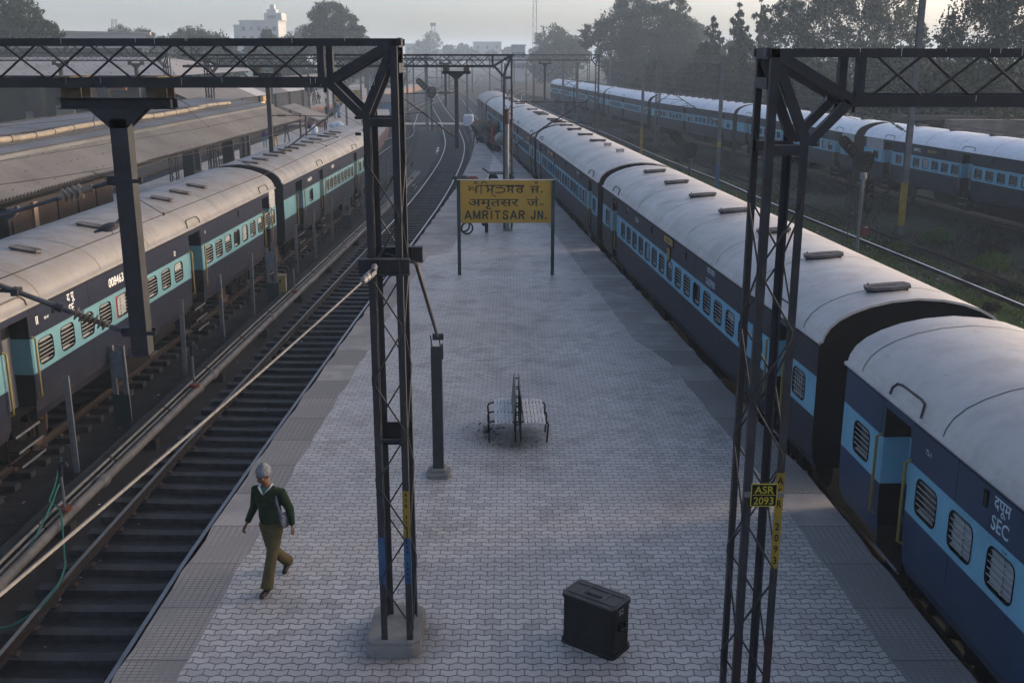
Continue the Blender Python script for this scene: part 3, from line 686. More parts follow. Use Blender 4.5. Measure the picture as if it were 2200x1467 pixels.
    if detail > 0:
        rnd = random.Random(int(L * 100) + len(label)); xx = 0.8
        while xx < L - 0.4:
            r.add([(xx + a, y * 1.002, z + 0.004) for a in (0, 0.022) for y, z in ROOFP[2:-2]], [(k, k + 1, k + 1 + n - 4, k + n - 4) for k in range(n - 5)], 1, True); xx += 2.9 + rnd.uniform(-0.15, 0.15)
    r.build('roof', [roofm, M('roof_seam', (0.10, 0.095, 0.09), 0.8)], t)
    for xx, k in wins:
        fm, pm = win_mesh(k, bandm); o = link('window', fm, t, (xx, Wy(1.62), (z0 + z1) / 2), 0 if s > 0 else math.pi); link('pane', pm, o)
    vm, sv = vent_mesh()
    zr = lambda y: 3.12 - 0.10 * (abs(y) / 0.82) ** 2
    for xx in vents: link('roof_vent', vm, t, (xx, Wy(voff), zr(voff) - 0.015), math.pi if s > 0 else 0).rotation_euler[0] = math.atan(0.20 * Wy(voff) / 0.67) * (1 if s > 0 else -1)
    if voff > 0.25:
        for c in t.children:
            if c.name.startswith('roof_vent'): c.scale = (0.85, 0.82, 0.7)
    for xx in svents: link('roof_vent', sv, t, (xx, Wy(voff), zr(voff)))
    for xx in arcs:           # drip channels over the doors
        a = MB(); pts = [(-0.52, 2.43, 1.60), (-0.51, 2.53, 1.575), (-0.45, 2.60, 1.535), (-0.32, 2.62, 1.52), (0.32, 2.62, 1.52), (0.45, 2.60, 1.535), (0.51, 2.53, 1.575), (0.52, 2.43, 1.60)]
        a.tube([(xx + px, Wy(py + 0.01), pz) for px, pz, py in pts], 0.018, 6); a.build('drip_channel', M('drip_dark', (0.08, 0.07, 0.065), 0.7), t)
    for a in (2.9, L - 2.9): bogie(t, a)
    u = MB(); u.box((L / 2 - 2.6, Wy(0.8), -0.2), (2.4, 1.2, 0.5)); u.box((L / 2 + 2.3, Wy(0.9), -0.15), (1.5, 0.9, 0.42)); u.tube([(L / 2 - 0.6, Wy(1.0), -0.18), (L / 2 + 1.0, Wy(1.0), -0.18)], 0.24, 12); u.box((L / 2, 0, 0.0), (L - 0.3, 1.6, 0.16)); u.box((L / 2, Wy(-1.2), -0.2), (L - 9.0, 0.12, 0.62)); u.box((1.0, Wy(-1.2), -0.2), (1.6, 0.12, 0.6)); u.box((L - 1.0, Wy(-1.2), -0.2), (1.6, 0.12, 0.6)); u.box((-0.3, Wy(-0.5), -0.25), (0.7, 0.3, 0.9)); u.build('underframe_and_sun_stop', under, t)  # far-side boxes are added to stop low sun shining under the coach
    gw = MB()
    for k in range(7): gw.box((-0.06 - k * 0.075, 0, 1.25), (0.045, 0.98 - 0.05 * (k % 2), 2.05 - 0.05 * (k % 2)))
    gw.box((-0.45, 0.9, -0.02), (0.8, 0.16, 0.16)); gw.box((-0.45, -0.9, -0.02), (0.8, 0.16, 0.16)); gw.build('gangway', blk, t)
    if detail > 1:
        hb = MB()
        for hx in (4.2, L / 2 - 1.7, L / 2 + 2.4, L - 4.6): hb.box((hx, Wy(1.625), 2.14), (0.09, 0.03, 0.20))
        explode(hb.build('lamp_bracket', blk, t))
    for xa, xb in stripes:       # slanted caution stripes at the coach end
        sm = MB(); h = zt - z1; k = xa - 0.9
        while k < xb:
            p = [(max(xa, min(xb, k + f)), z) for f, z in ((0, z1), (0.055, z1), (0.055 + h * 0.75, zt), (h * 0.75, zt))]
            poly = [(k, z1), (k + 0.055, z1), (k + 0.055 + h * 0.75, zt), (k + h * 0.75, zt)]
            def clip(pp, lim, sg):
                o = []
                for (ax, az), (bx_, bz) in zip(pp, pp[1:] + pp[:1]):
                    ia, ib = (ax - lim) * sg <= 0, (bx_ - lim) * sg <= 0
                    if ia: o.append((ax, az))
                    if ia != ib: f = (lim - ax) / (bx_ - ax); o.append((lim, az + (bz - az) * f))
                return o
            poly = clip(clip(poly, xb, 1), xa, -1) if len(poly) > 2 else []
            if len(poly) > 2: sm.add([(x_, Wy(1.624), z_) for x_, z_ in poly], [tuple(range(len(poly)))])
            k += 0.125
        sm.build('end_stripes', letter, t)
    rt = Vector((-s, 0, 0))
    for body, xx, zz, h, mm in texts: text(body, h, mm, (xx, Wy(1.626), zz), rt, (0, 0, 1), 'lettering', t, bold=0.012, align='CENTER')
    for xx, zz, wd, hh, body, mm in boards:
        o = MB(); o.box((xx, Wy(1.64), zz), (wd, 0.04, hh), 0); o.box((xx, Wy(1.63), zz), (wd + 0.08, 0.03, hh + 0.06), 1); bo = o.build('destination_board', [mm, blk], t)
        if body: text(body, hh * 0.5, blk, (xx, Wy(1.663), zz - hh * 0.25), rt, (0, 0, 1), 'lettering', bo, bold=0.01, sx=0.8)
    return t
rw = random.Random(11)
def wrow(a, b, pitch=0.94, kinds='dddddhds'):
    n = max(1, round((b - a - WW) / pitch)); K = {'d': 'dark', 's': 'shut', 'h': 'half', 'o': 'open'}
    return [(a + WW / 2 + (b - a - WW) * i / n, K[rw.choice(kinds)]) for i in range(n + 1)]
def on(poly, y): return (lerp(poly, y), y)
GR, GL, GF = 'coaches standing along the right platform edge', 'coaches behind the empty track on the left', 'farthest row of coaches on the right'
# --- right-hand row
coach('nearest right-hand coach, deep blue, lettered SEC, cut off by the frame', GR, on(RC, -5.7), on(RC, 15.85), 1, blueS, bandR, MATS['roof_grey'],
      [(1.2, 2.1, 'shut'), (19.05, 19.95, 'shut')], [(20.75, 'dark')] + [(18.45 - 0.98 * i, ('dark', 'shut', 'shut', 'shut', 'dark', 'dark', 'half', 'dark', 'dark', 'shut', 'dark', 'dark', 'dark', 'dark', 'dark', 'dark')[i]) for i in range(16)],
      vents=(2, 5, 8, 11, 14, 17), voff=-0.35, arcs=(19.4,), hatch=(1,), texts=[('दपूम', 16.6, 2.12, 0.15, letterB), ('SEC', 16.6, 1.86, 0.17, letterB), ('72-1', 18.5, 2.05, 0.07, letterB), ('57-64', 16.45, 1.70, 0.035, blk)])
coach('SLEEPER-lettered coach with a 2 plate by its windows, second along the right platform', GR, on(RC, 17.2), on(RC, 38.75), 1, navyR, bandR, MATS['roof_grey'],
      [(1.5, 2.35, 'shut'), (18.75, 19.6, 'open')], [(0.8, 'vert'), (20.6, 'dark')] + [(3.2 + 0.957 * i, ('dark', 'dark', 'half', 'dark', 'dark', 'open', 'dark', 'dark', 'half', 'dark', 'dark', 'shut', 'dark', 'dark', 'dark', 'dark')[i]) for i in range(16)] + [],
      vents=(0.7, 3.7, 6.8, 10.0, 13.1, 16.3, 19.5), voff=0.2, arcs=(1.9, 19.2),
      texts=[('शयनयान', 6.8, 2.13, 0.14, letterB), ('SLEEPER', 6.8, 1.86, 0.15, letterB), ('उम', 16.9, 2.14, 0.13, letterB), ('16234', 15.4, 2.02, 0.15, letterB)],
      boards=[(11.0, 2.20, 0.95, 0.17, 'HARIDWAR', M('board_ochre', (0.34, 0.22, 0.06), 0.6)), (10.95, 1.86, 0.26, 0.30, '2', M('board_ochre2', (0.34, 0.24, 0.05), 0.6))])
coach('third right-hand coach from the front, with two orange boards on its side', GR, on(RC, 39.95), on(RC, 61.3), 1, navyR, bandR, MATS['roof_grey'],
      [(1.4, 2.2, 'shut'), (18.9, 19.8, 'shut')], [(0.75, 'dark'), (20.6, 'dark')] + wrow(2.9, 18.4), vents=(9.9, 13.7, 17.6, 20.8), svents=(4.3, 7.3), voff=0.0, arcs=(1.8, 19.3),
      texts=[('शयनयान', 5.2, 2.1, 0.13, letterB)], boards=[(14.0, 2.16, 0.7, 0.16, '', M('board_orange', (0.5, 0.26, 0.13), 0.6)), (15.1, 2.16, 0.6, 0.16, '', M('board_orange')), (14.2, 1.86, 0.24, 0.28, '1', M('board_ochre2'))] if False else [(14.0, 2.16, 0.7, 0.16, '', M('board_orange', (0.5, 0.26, 0.13), 0.6)), (15.1, 2.16, 0.6, 0.16, '', MATS['board_orange']), (13.2, 1.86, 0.24, 0.28, '', MATS['board_ochre2'])])
coach('fourth right-hand coach, beside the lattice tower past the name board', GR, on(RC, 62.5), on(RC, 83.0), 1, navyR, bandR, MATS['roof_grey'],
      [(1.4, 2.2, 'shut'), (9.9, 10.7, 'shut'), (18.3, 19.1, 'shut')], [(0.75, 'dark')] + wrow(2.7, 9.6) + wrow(11.0, 18.0), vents=(1, 2.5, 4, 9.2, 10.5, 11.8, 15.8), voff=0.0, arcs=(1.8, 10.3), detail=1)
coach('fifth right-hand coach, greyed by haze, behind the porters', GR, on(RC, 84.2), on(RC, 102.8), 1, navyR, bandR, MATS['roof_grey'],
      [(1.4, 2.2, 'shut'), (8.9, 9.7, 'shut')], wrow(2.7, 8.6) + wrow(10, 17.5), vents=(3, 6, 9, 12, 15), detail=0)
coach('brown-roofed last coach at the far end of the right-hand row', GR, on(RC, 104.0), on(RC, 117.5), 1, M('brown_coach', (0.13, 0.11, 0.115), 0.6, var=0.3), M('brown_band', (0.15, 0.12, 0.12), 0.6), MATS['roof_brown'],
      [(5.5, 6.6, 'grey')], [(2.5, 'dark'), (9.5, 'dark')], detail=0)
# --- left-hand row
w1 = [(3.75 + 0.955 * i, ('dark', 'dark', 'dark', 'dark', 'red', 'half', 'dark', 'dark', 'half')[i]) for i in range(9)]
w2 = [(14.0 + 0.92 * i, ('dark', 'dark', 'half', 'open', 'shut', 'dark', 'half', 'dark')[i]) for i in range(8) if i != 3] + [(14.0 + 0.92 * 3, 'open')]
coach('left-hand coach lettered SE and 008463, with striped ends and a red window', GL, on(LC, 16.4), on(LC, 38.05), -1, navy, band, MATS['roof_tan'],
      [(2.15, 3.15, 'grey'), (12.35, 13.35, 'shut'), (20.85 - 0.95, 20.85 - 0.1, 'shut')], [(1.35, 'dark'), (21.15, 'half')] + w1 + w2,
      vents=(2.4, 5.5, 8.7, 13.5, 15.0, 16.5), voff=0.55, arcs=(2.7, 12.9, 20.3), stripes=[(0.05, 2.0), (20.85, 21.6)],
      texts=[('द पू', 5.0, 2.12, 0.16, letter), ('SE', 5.0, 1.86, 0.18, letter), ('008463', 7.35, 1.95, 0.20, letter), ('II', 3.5, 1.98, 0.16, letter), ('90-41', 3.9, 2.0, 0.06, letter), ('D', 11.2, 1.88, 0.13, letter), ('II', 13.75, 2.05, 0.10, letter)])
coach('left-hand second coach with many roof vents, partly behind the left tower', GL, on(LC, 39.25), on(LC, 61.0), -1, navy, band, MATS['roof_tan'],
      [(1.9, 3.0, 'open'), (6.2, 6.9, 'shut'), (14.2, 15.0, 'shut'), (17.6, 18.4, 'shut')], [(4.5, 'open')] + wrow(7.4, 13.9, 0.86, 'ddddh') + wrow(15.5, 17.3, 0.86), vents=(0.6, 1.9, 3.5, 4.7, 5.8, 7.0, 8.4, 10.0, 11.7, 13.5, 15.0, 16.3), voff=0.3, arcs=(6.5, 14.6, 18.0),
      texts=[('PANTRY', 4.4, 2.0, 0.13, letter), ('105873', 9.0, 2.05, 0.13, letter)], detail=1)
# --- far right-hand row
YF = [41.3, 63.2, 64.5, 86.2, 87.4, 108.3, 109.5, 130.8, 132, 153, 154.2, 174]
lab = ['far-row coach numbered 8497/C behind the yellow-based mast', 'far-row coach seen through the right-hand lattice tower', 'far-row coach behind the black signal with the white-lit tilted arm', 'far-row coach behind the lattice mast with the short boom', 'far-row coach fifth from the right, fading into haze', 'last visible far-row coach, palest in the haze']
for i in range(6):
    if i == 0:
        coach(lab[0], GF, on(FC, YF[0]), on(FC, YF[1]), 1, navyR, bandR, MATS['roof_silver'], [(11.0, 11.9, 'shut'), (18.9, 19.7, 'shut'), (1.2, 2.0, 'shut')], [(20.7, 'open')] + [(12.5 + 0.93 * k, ('dark', 'dark', 'dark', 'shut', 'dark', 'dark', 'dark')[k]) for k in range(7)] + [(10.45 - 0.93 * k, ('dark', 'dark', 'dark', 'dark', 'shut', 'open', 'dark', 'dark', 'dark')[k]) for k in range(9)],
              vents=(1.5, 5, 8.4, 11.9, 15.5, 19), voff=-0.1, arcs=(11.5, 19.3), stripes=[(19.9, 21.9)], texts=[('उ रे', 17.4, 2.10, 0.13, letter), ('8497/C', 16.2, 2.0, 0.16, letter)], boards=[(14.7, 2.10, 0.85, 0.17, '', M('board_dull', (0.16, 0.13, 0.06), 0.6))], detail=2)
    else:
        coach(lab[i], GF, on(FC, YF[2 * i]), on(FC, YF[2 * i + 1]), 1, navyR, bandR, MATS['roof_silver'], [(1.9, 2.7, 'shut'), (11, 11.8, 'shut'), (18.9, 19.7, 'shut')],
              [(0.9, 'half')] + wrow(3.1, 10.6, kinds='ddddhs') + wrow(12.2, 18.5, kinds='ddddhs'), vents=tuple(1.0 + 1.75 * k for k in range(12)) if i > 1 else (2, 6, 10, 14, 18), arcs=(2.3, 11.4, 19.3), stripes=[(0.05, 1.8)] if i == 1 else (), detail=1 if i < 3 else 0)

# ================================================================== overhead-line steelwork
V = Vector
def gantry(label, O, e, L, zb, detail=True, wd=0.38, dp=0.62, ztop=7.17, zbot=6.74, zknee=6.36, b0=0.74, step=0.42, far_tower=False, loc_z=0.0, footing=True, ch=0.075, light=None):
    """portal: lattice tower with a box-truss boom. O = foot of the outer front leg, e = boom direction, depth runs away from the camera"""
    st = light or steel; t = thing('catenary_gantry', label, 'railway gantry', (O[0], O[1], 0)); e = V((e[0], e[1], 0)).normalized(); f = V((-e.y, e.x, 0)); f = f if f.y > 0 else -f
    P = lambda s_, d_, z_: e * s_ + f * d_ + V((0, 0, z_))
    rr = 0.0105 if detail else 0.014; nrm = 5
    legs = []
    for d_, df in ((0, 1), (dp, -1)):
        for s_, ztt, sg in ((0, ztop, 1), (wd, zknee, -1)):
            lg = MB(); lg.lbeam(P(s_, d_, zb), P(s_, d_, ztt), ch, 0.010, tuple(e * sg) if True else 0, tuple(f * df)); legs.append(lg.build('leg', st, t))
            if not detail: pass
    for face in range(4):        # zigzag rods, one zigzag per face of the tower
        m = MB(); z = zb + 0.12; k = face % 2; pts = []
        while z < zknee - 0.05:
            if face < 2: pts.append(P(0.03 + (wd - 0.06) * (k % 2), (0.0, dp)[face], z))
            else: pts.append(P((0.0, wd)[face - 2], 0.03 + (dp - 0.06) * (k % 2), z))
            pts.append(pts[-1] + V((0, 0, 0.09))); z += 0.62; k += 1
        m.tube(pts, rr, nrm); m.build('lacing', st, t)
    for d_, tag_ in ((0, 0), (dp, 1)):
        bm_ = MB()
        bm_.lbeam(P(-0.02, d_, ztop - ch), P(L, d_, ztop - ch), ch, 0.010, (0, 0, 1), tuple(f * (1 if d_ == 0 else -1)))
        bm_.lbeam(P(b0, d_, zbot - 0.10), P(L, d_, zbot - 0.10), 0.10, 0.010, (0, 0, 1), tuple(f * (1 if d_ == 0 else -1)))
        bm_.build('boom_chord', st, t)
        br = MB()
        a = 0.045 if d_ == 0 else -0.045
        br.beam(P(b0 + 0.02, d_ + a, zbot - 0.05), P(0.06, d_ + a, ztop - 0.05), 0.09, 0.085, up=tuple(f))       # boom end to outer top corner
        br.beam(P(b0 - 0.02, d_ + a, zbot - 0.06), P(wd, d_ + a, zknee - 0.04), 0.08, 0.085, up=tuple(f))          # boom end to knee
        br.beam(P(wd, d_ + a * 1.2, zknee - 0.06), P(0.06, d_ + a * 1.2, ztop - 0.10), 0.085, 0.085, up=tuple(f))  # knee to outer top corner
        br.beam(P(0.03, d_ + a, zknee - 0.10), P(wd, d_ + a, zknee - 0.10), 0.08, 0.09)
        br.beam(P(b0 + 0.06, d_ + a, zbot - 0.06), P(b0 + 0.06, d_ + a, ztop - 0.04), 0.10, 0.07, up=tuple(e))
        for zz in (zknee - 0.05, zknee - 0.22):
            br.tube([P(wd + 0.03, d_ + a, zz), P(wd + 0.09, d_ + a, zz)], 0.018, 6)
        for ss in (b0 - 0.1, b0 + 0.03): br.tube([P(ss, d_ + a, zbot - 0.10), P(ss, d_ + a, zbot - 0.15)], 0.02, 6)
        br.build('corner_brace', st, t)
        dg = MB(); s_ = b0 + 0.14 + (0.18 if d_ else 0); up_ = 1 if d_ == 0 else 0; pts = []
        while s_ < L:
            z_ = ztop - 0.07 if up_ else zbot - 0.01
            if len(pts) and not detail: dg.beam(pts[-1], P(s_, d_, z_), 0.03, 0.03)
            pts.append(P(s_, d_ + (0.02 if d_ == 0 else -0.02), z_)); s_ += step; up_ ^= 1
            pts.append(P(s_ - step + 0.055, d_ + (0.02 if d_ == 0 else -0.02), z_)); s_ += 0.055
        if detail: dg.tube(pts, 0.013, 5)
        dg.build('boom_lacing', st, t)
    cp = MB()
    for zz in (ztop - 0.04, 7.17 - 0.30 - (7.17 - ztop)): cp.bb(P(-0.012, 0.08, zz - 0.05), P(0.0, dp - 0.08, zz + 0.05))
    cp.beam(P(-0.04, 0.0, ztop - 0.035), P(0.05, dp, ztop - 0.035), 0.02, 0.07)
    s_ = b0 + 0.4
    while s_ < L and detail: cp.beam(P(s_, 0.02, ztop - 0.01), P(s_ + 0.4, dp - 0.02, ztop - 0.01), 0.02, 0.02); cp.beam(P(s_, 0.02, zbot - 0.02), P(s_ - 0.4, dp - 0.02, zbot - 0.02), 0.02, 0.02); s_ += 0.9
    explode(cp.build('cross_tie', st, t))
    if detail:                  # bird droppings and drips on the chords
        rnd = random.Random(int(L * 7)); sp = MB()
        for k in range(26):
            s_ = rnd.uniform(0.1, min(L, 5.5)); zz, hh = (ztop, rnd.uniform(0.02, 0.07)) if rnd.random() < 0.6 else (zbot, rnd.uniform(0.02, 0.09)); a = P(s_, -0.0025, zz)
            sp.add([a + e * 0.003, a - e * 0.003, a - e * 0.002 - V((0, 0, hh)), a + e * 0.002 - V((0, 0, hh))], [(0, 1, 2, 3)])
        sp.build('bird_droppings', M('dropping_white', (0.42, 0.42, 0.40), 0.8), t)
    if far_tower:
        for d_ in (0, dp):
            for s_ in (L - wd, L): lg = MB(); lg.lbeam(P(s_, d_, zb), P(s_, d_, ztop), ch, 0.010, tuple(-e), (0, 1 if d_ == 0 else -1, 0)); lg.build('leg', st, t)
    return t, P
def painted_band(parent, P, s_, d_, sg, z0, z1, m, body=None, rt=None):
    b = MB(); b.bb(P(s_ - 0.003 * sg, d_ - 0.003, z0), P(s_ + 0.0785 * sg, d_ - 0.0005, z1)); o = b.build('painted_band', m, parent)
    if body:
        n = len(body); c = P(s_ + 0.0375 * sg, d_ - 0.0045, 0); h = (z1 - z0) / (n + 0.4)
        for i, chh in enumerate(body):
            if chh != ' ': text(chh, h * 0.62, blk, (c.x, c.y, z1 - (i + 0.95) * h), rt, (0, 0, 1), 'lettering', o, bold=0.02, sx=0.8)
# left-hand gantry on the paved platform
FOOT_Z = 0.20
def footing(parent, a, bq, z=FOOT_Z, c=0.09):
    m = MB(); x0, y0 = a; x1, y1 = bq
    o = [(x0 + c, y0), (x1 - c, y0), (x1, y0 + c), (x1, y1 - c), (x1 - c, y1), (x0 + c, y1), (x0, y1 - c), (x0, y0 + c)]
    m.prism(o, -0.3, z - 0.05); m.prism([(x * 0.96 + (x0 + x1) * 0.02, y * 0.96 + (y0 + y1) * 0.02) for x, y in o], z - 0.05, z)
    return m.build('concrete_footing', concrete, parent, bevel=0.008)
gl, P = gantry('dark lattice gantry on a concrete footing, its boom reaching left over the tracks', (-1.20, 11.38), (-1, 0.01), 15.5, FOOT_Z, ztop=7.20, zbot=6.80, zknee=6.44)
footing(gl, (-0.57, -0.08), (0.09, 0.88))
RT = (1, 0, 0)
painted_band(gl, P, 0, 0, 1, 1.55, 2.14, yellowP, 'ASR 318T', RT)
painted_band(gl, P, 0, 0, 1, 0.95, 1.547, blueP, 'ESX 1ARD', RT)
painted_band(gl, P, 0.38, 0, -1, 0.93, 1.55, blueP)
pb = MB(); pb.bb((-0.075, 0.64, 0.95), (-0.002, 0.655, 1.55)); pb.build('painted_band', blueP, gl)
# anchor beams through the tower
for yy, dz, x0, x1 in ((-0.10, 0.0, -0.47, 0.09), (0.66, 0.0, -0.44, 0.17)):
    m = MB(); m.bb((x0, yy - 0.05, 4.72), (x1, yy + 0.05, 4.735)); m.bb((x0, yy - 0.05, 4.885), (x1, yy + 0.05, 4.90)); m.bb((x0 + 0.004, yy - 0.012, 4.735), (x1 - 0.004, yy + 0.012, 4.885))
    for q in (0.2, 0.42, 0.6, 0.8): m.bb((x0 + (x1 - x0) * q - 0.005, yy - 0.045, 4.735), (x0 + (x1 - x0) * q + 0.005, yy + 0.045, 4.885))
    m.build('anchor_beam', steel, gl)
m = MB(); m.bb((-0.31, 0.25, 2.62), (-0.05, 0.265, 2.9)); m.bb((-0.31, 0.24, 2.66), (-0.05, 0.25, 2.69)); m.build('plate', blk, gl)
m = MB(); m.bb((-0.31, 0.02, 2.73), (-0.03, 0.05, 2.77)); m.build('cross_tie', steel, gl)
# right-hand gantry
gr, Q = gantry('dark lattice gantry by the right-hand coaches, carrying the ASR 2093 plate', (2.27, 9.55), (1, 0.0), 15.0, 0.0, ztop=7.09, zbot=6.69, zknee=6.31)
painted_band(gr, Q, 0.38, 0, -1, 2.10, 3.12, yellowP, 'ASR 2093', RT)
for s_ in (0, 0.38):
    painted_band(gr, Q, s_, 0, 1 if s_ == 0 else -1, 0.0, 1.35, redP)
m = MB(); m.bb((0.06, -0.05, 2.80), (0.30, -0.04, 3.02)); pl = m.build('number_plate', blk, gr)
m = MB()
for a, b_ in (((0.052, -0.052, 3.02), (0.308, -0.045, 3.028)), ((0.052, -0.052, 2.792), (0.308, -0.045, 2.80)), ((0.052, -0.052, 2.80), (0.06, -0.045, 3.02)), ((0.30, -0.052, 2.80), (0.308, -0.045, 3.02)), ((0.07, -0.0525, 2.909), (0.29, -0.0505, 2.915))): m.bb(a, b_)
lem = M('plate_lemon', (0.45, 0.38, 0.03), 0.6); m.build('plate_border', lem, pl)
text('ASR', 0.075, lem, (0.18, -0.0515, 2.928), RT, (0, 0, 1), 'lettering', pl, bold=0.012); text('2093', 0.075, lem, (0.18, -0.0515, 2.815), RT, (0, 0, 1), 'lettering', pl, bold=0.012, sx=0.95)
m = MB(); m.bb((-0.0, -0.035, 2.88), (0.38, -0.01, 2.93)); m.build('plate_clamp', steelL, gr)
# gantries farther down the yard
g2, P2 = gantry('gantry with its tower behind the name board, boom over the curving tracks', (0.02, 43.6), (-1, 0.0), 13.2, 0.0, detail=False, ztop=7.02, zbot=6.6, zknee=6.2)
g3, P3 = gantry('hazy gantry whose right tower stands beyond the right-hand coaches', (8.5, 105.8), (-1, 0.0), 27, -0.9, detail=False, ztop=6.95, zbot=6.45, zknee=6.0)
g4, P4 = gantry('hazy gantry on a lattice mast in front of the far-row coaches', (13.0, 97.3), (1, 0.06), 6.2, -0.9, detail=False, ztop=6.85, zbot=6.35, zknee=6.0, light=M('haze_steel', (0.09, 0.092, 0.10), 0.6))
g5, P5 = gantry('gantry over the big grey shed roof on the left', (-24.6, 78), (-1, -0.02), 22, 0.0, detail=False, ztop=7.1, zbot=6.6, zknee=6.2)
g6, P6 = gantry('small hazy gantry above the low canopy on the left', (-17.5, 61.8), (1, 0.02), 13, 0.0, detail=False, ztop=6.8, zbot=6.4, zknee=6.0)
g7, P7 = gantry('faint gantry farthest back, spanning the yard in thick haze', (12, 168), (-1, 0.0), 40, -0.9, detail=False, ztop=6.7, zbot=6.1, zknee=5.6)

def drop_post(label, x, y, zb_, zbeam=6.42, w_=1.27, hang=6.64, size=0.15, loc=None, mat_=None, both=True):
    st = mat_ or steel; t = thing('drop_post', label, 'overhead line post', (x, y, 0)); h = size / 2
    m = MB(); m.bb((-w_ / 2, -0.10, zbeam - 0.06), (w_ / 2, 0.10, zbeam - 0.05)); m.bb((-w_ / 2, -0.10, zbeam + 0.05), (w_ / 2, 0.10, zbeam + 0.06)); m.bb((-w_ / 2 + 0.003, -0.012, zbeam - 0.05), (w_ / 2 - 0.003, 0.012, zbeam + 0.05)); m.bb((w_ / 2 - 0.06, -0.10, zbeam - 0.05), (w_ / 2 - 0.05, 0.10, zbeam + 0.05))
    for q in (-0.025, 0.025): m.tube([(-w_ / 2 + 0.045, -0.02, zbeam + q), (-w_ / 2 + 0.045, -0.012, zbeam + q)], 0.010, 6)
    m.build('crossbeam', st, t)
    m = MB(); z1 = zbeam - 0.06
    for yy in (-h, h - 0.012): m.prism([(-0.31, z1), (-h, z1 - 0.20), (h, z1 - 0.20), (0.31, z1)], 0, 0.012, 0, Matrix(((1, 0, 0, 0), (0, 0, 1, yy), (0, 1, 0, 0), (0, 0, 0, 1))))
    m.build('gusset', st, t)
    m = MB(); m.bb((-h, -h, zb_), (h, -h + 0.01, z1 - 0.1)); m.bb((-h, h - 0.01, zb_), (h, h, z1 - 0.1)); m.bb((-0.006, -h + 0.01, zb_), (0.006, h - 0.01, z1 - 0.1)); m.bb((h - 0.010, -h + 0.01, zb_), (h, h - 0.01, z1 - 0.1)); m.bb((-h - 0.03, -h - 0.03, zb_ - 0.012), (h + 0.03, h + 0.03, zb_)); m.build('post', st, t)
    for s_ in (-1, 1):
        m = MB(); cx = s_ * w_ * 0.36
        m.bb((cx - 0.11, -0.14, zbeam + 0.06), (cx + 0.11, -0.12, hang)); m.bb((cx - 0.11, 0.12, zbeam + 0.06), (cx + 0.11, 0.14, hang)); m.bb((cx - 0.11, -0.12, zbeam + 0.065), (cx - 0.095, 0.12, hang)); m.build('hanger', M('hanger_plate', (0.13, 0.105, 0.07), 0.75, var=0.5, scale=6), t)
    return t
dp0 = drop_post('near hanging post bolted under the left gantry boom, in front of coach 008463', -4.25, 11.69, 3.72, zbeam=6.53, hang=6.70, size=0.19)
for s_ in (-1, 1):
    m = MB(); m.bb((s_ * 0.457 - 0.09, -0.33, 6.802), (s_ * 0.457 + 0.09, 0.33, 6.817)); m.build('clamp_plate', MATS['hanger_plate'], dp0)
for z_ in (3.98, 5.70):
    m = MB(); m.bb((-0.12, -0.105, z_ - 0.02), (0.20, -0.085, z_ + 0.02)); m.bb((-0.12, 0.085, z_ - 0.02), (0.14, 0.105, z_ + 0.02)); m.bb((-0.20, -0.05, z_ - 0.05), (-0.075, 0.05, z_ + 0.05)); m.build('clamp', steel, dp0)
drop_post('hanging post under the gantry whose tower is behind the name board', -2.25, 43.9, 3.30, zbeam=6.30, w_=1.15, hang=6.52, size=0.16)
drop_post('hanging post seen through the left gantry boom, above the canopy end', -9.9, 44.0, 2.6, zbeam=6.22, w_=1.15, hang=6.5, size=0.17)
drop_post('hanging post under the hazy gantry beside the right-hand coaches', 3.2, 106.1, 2.6, zbeam=6.1, w_=1.3, hang=6.35, size=0.2)
drop_post('hanging post right of the lattice mast on the far side', 18.6, 98.0, 2.4, zbeam=6.05, w_=1.2, hang=6.25, size=0.2)
drop_post('hazy hanging post left of the name-board gantry tower', -6.5, 106.1, 2.0, zbeam=6.1, w_=1.3, hang=6.35, size=0.24)
drop_post('hanging post over the big grey shed, left one of two', -32.4, 78.2, 3.2, zbeam=6.3, w_=1.2, hang=6.5, size=0.24)
drop_post('hanging post over the big grey shed, right one of two', -27.0, 78.3, 3.4, zbeam=6.3, w_=1.2, hang=6.5, size=0.24)

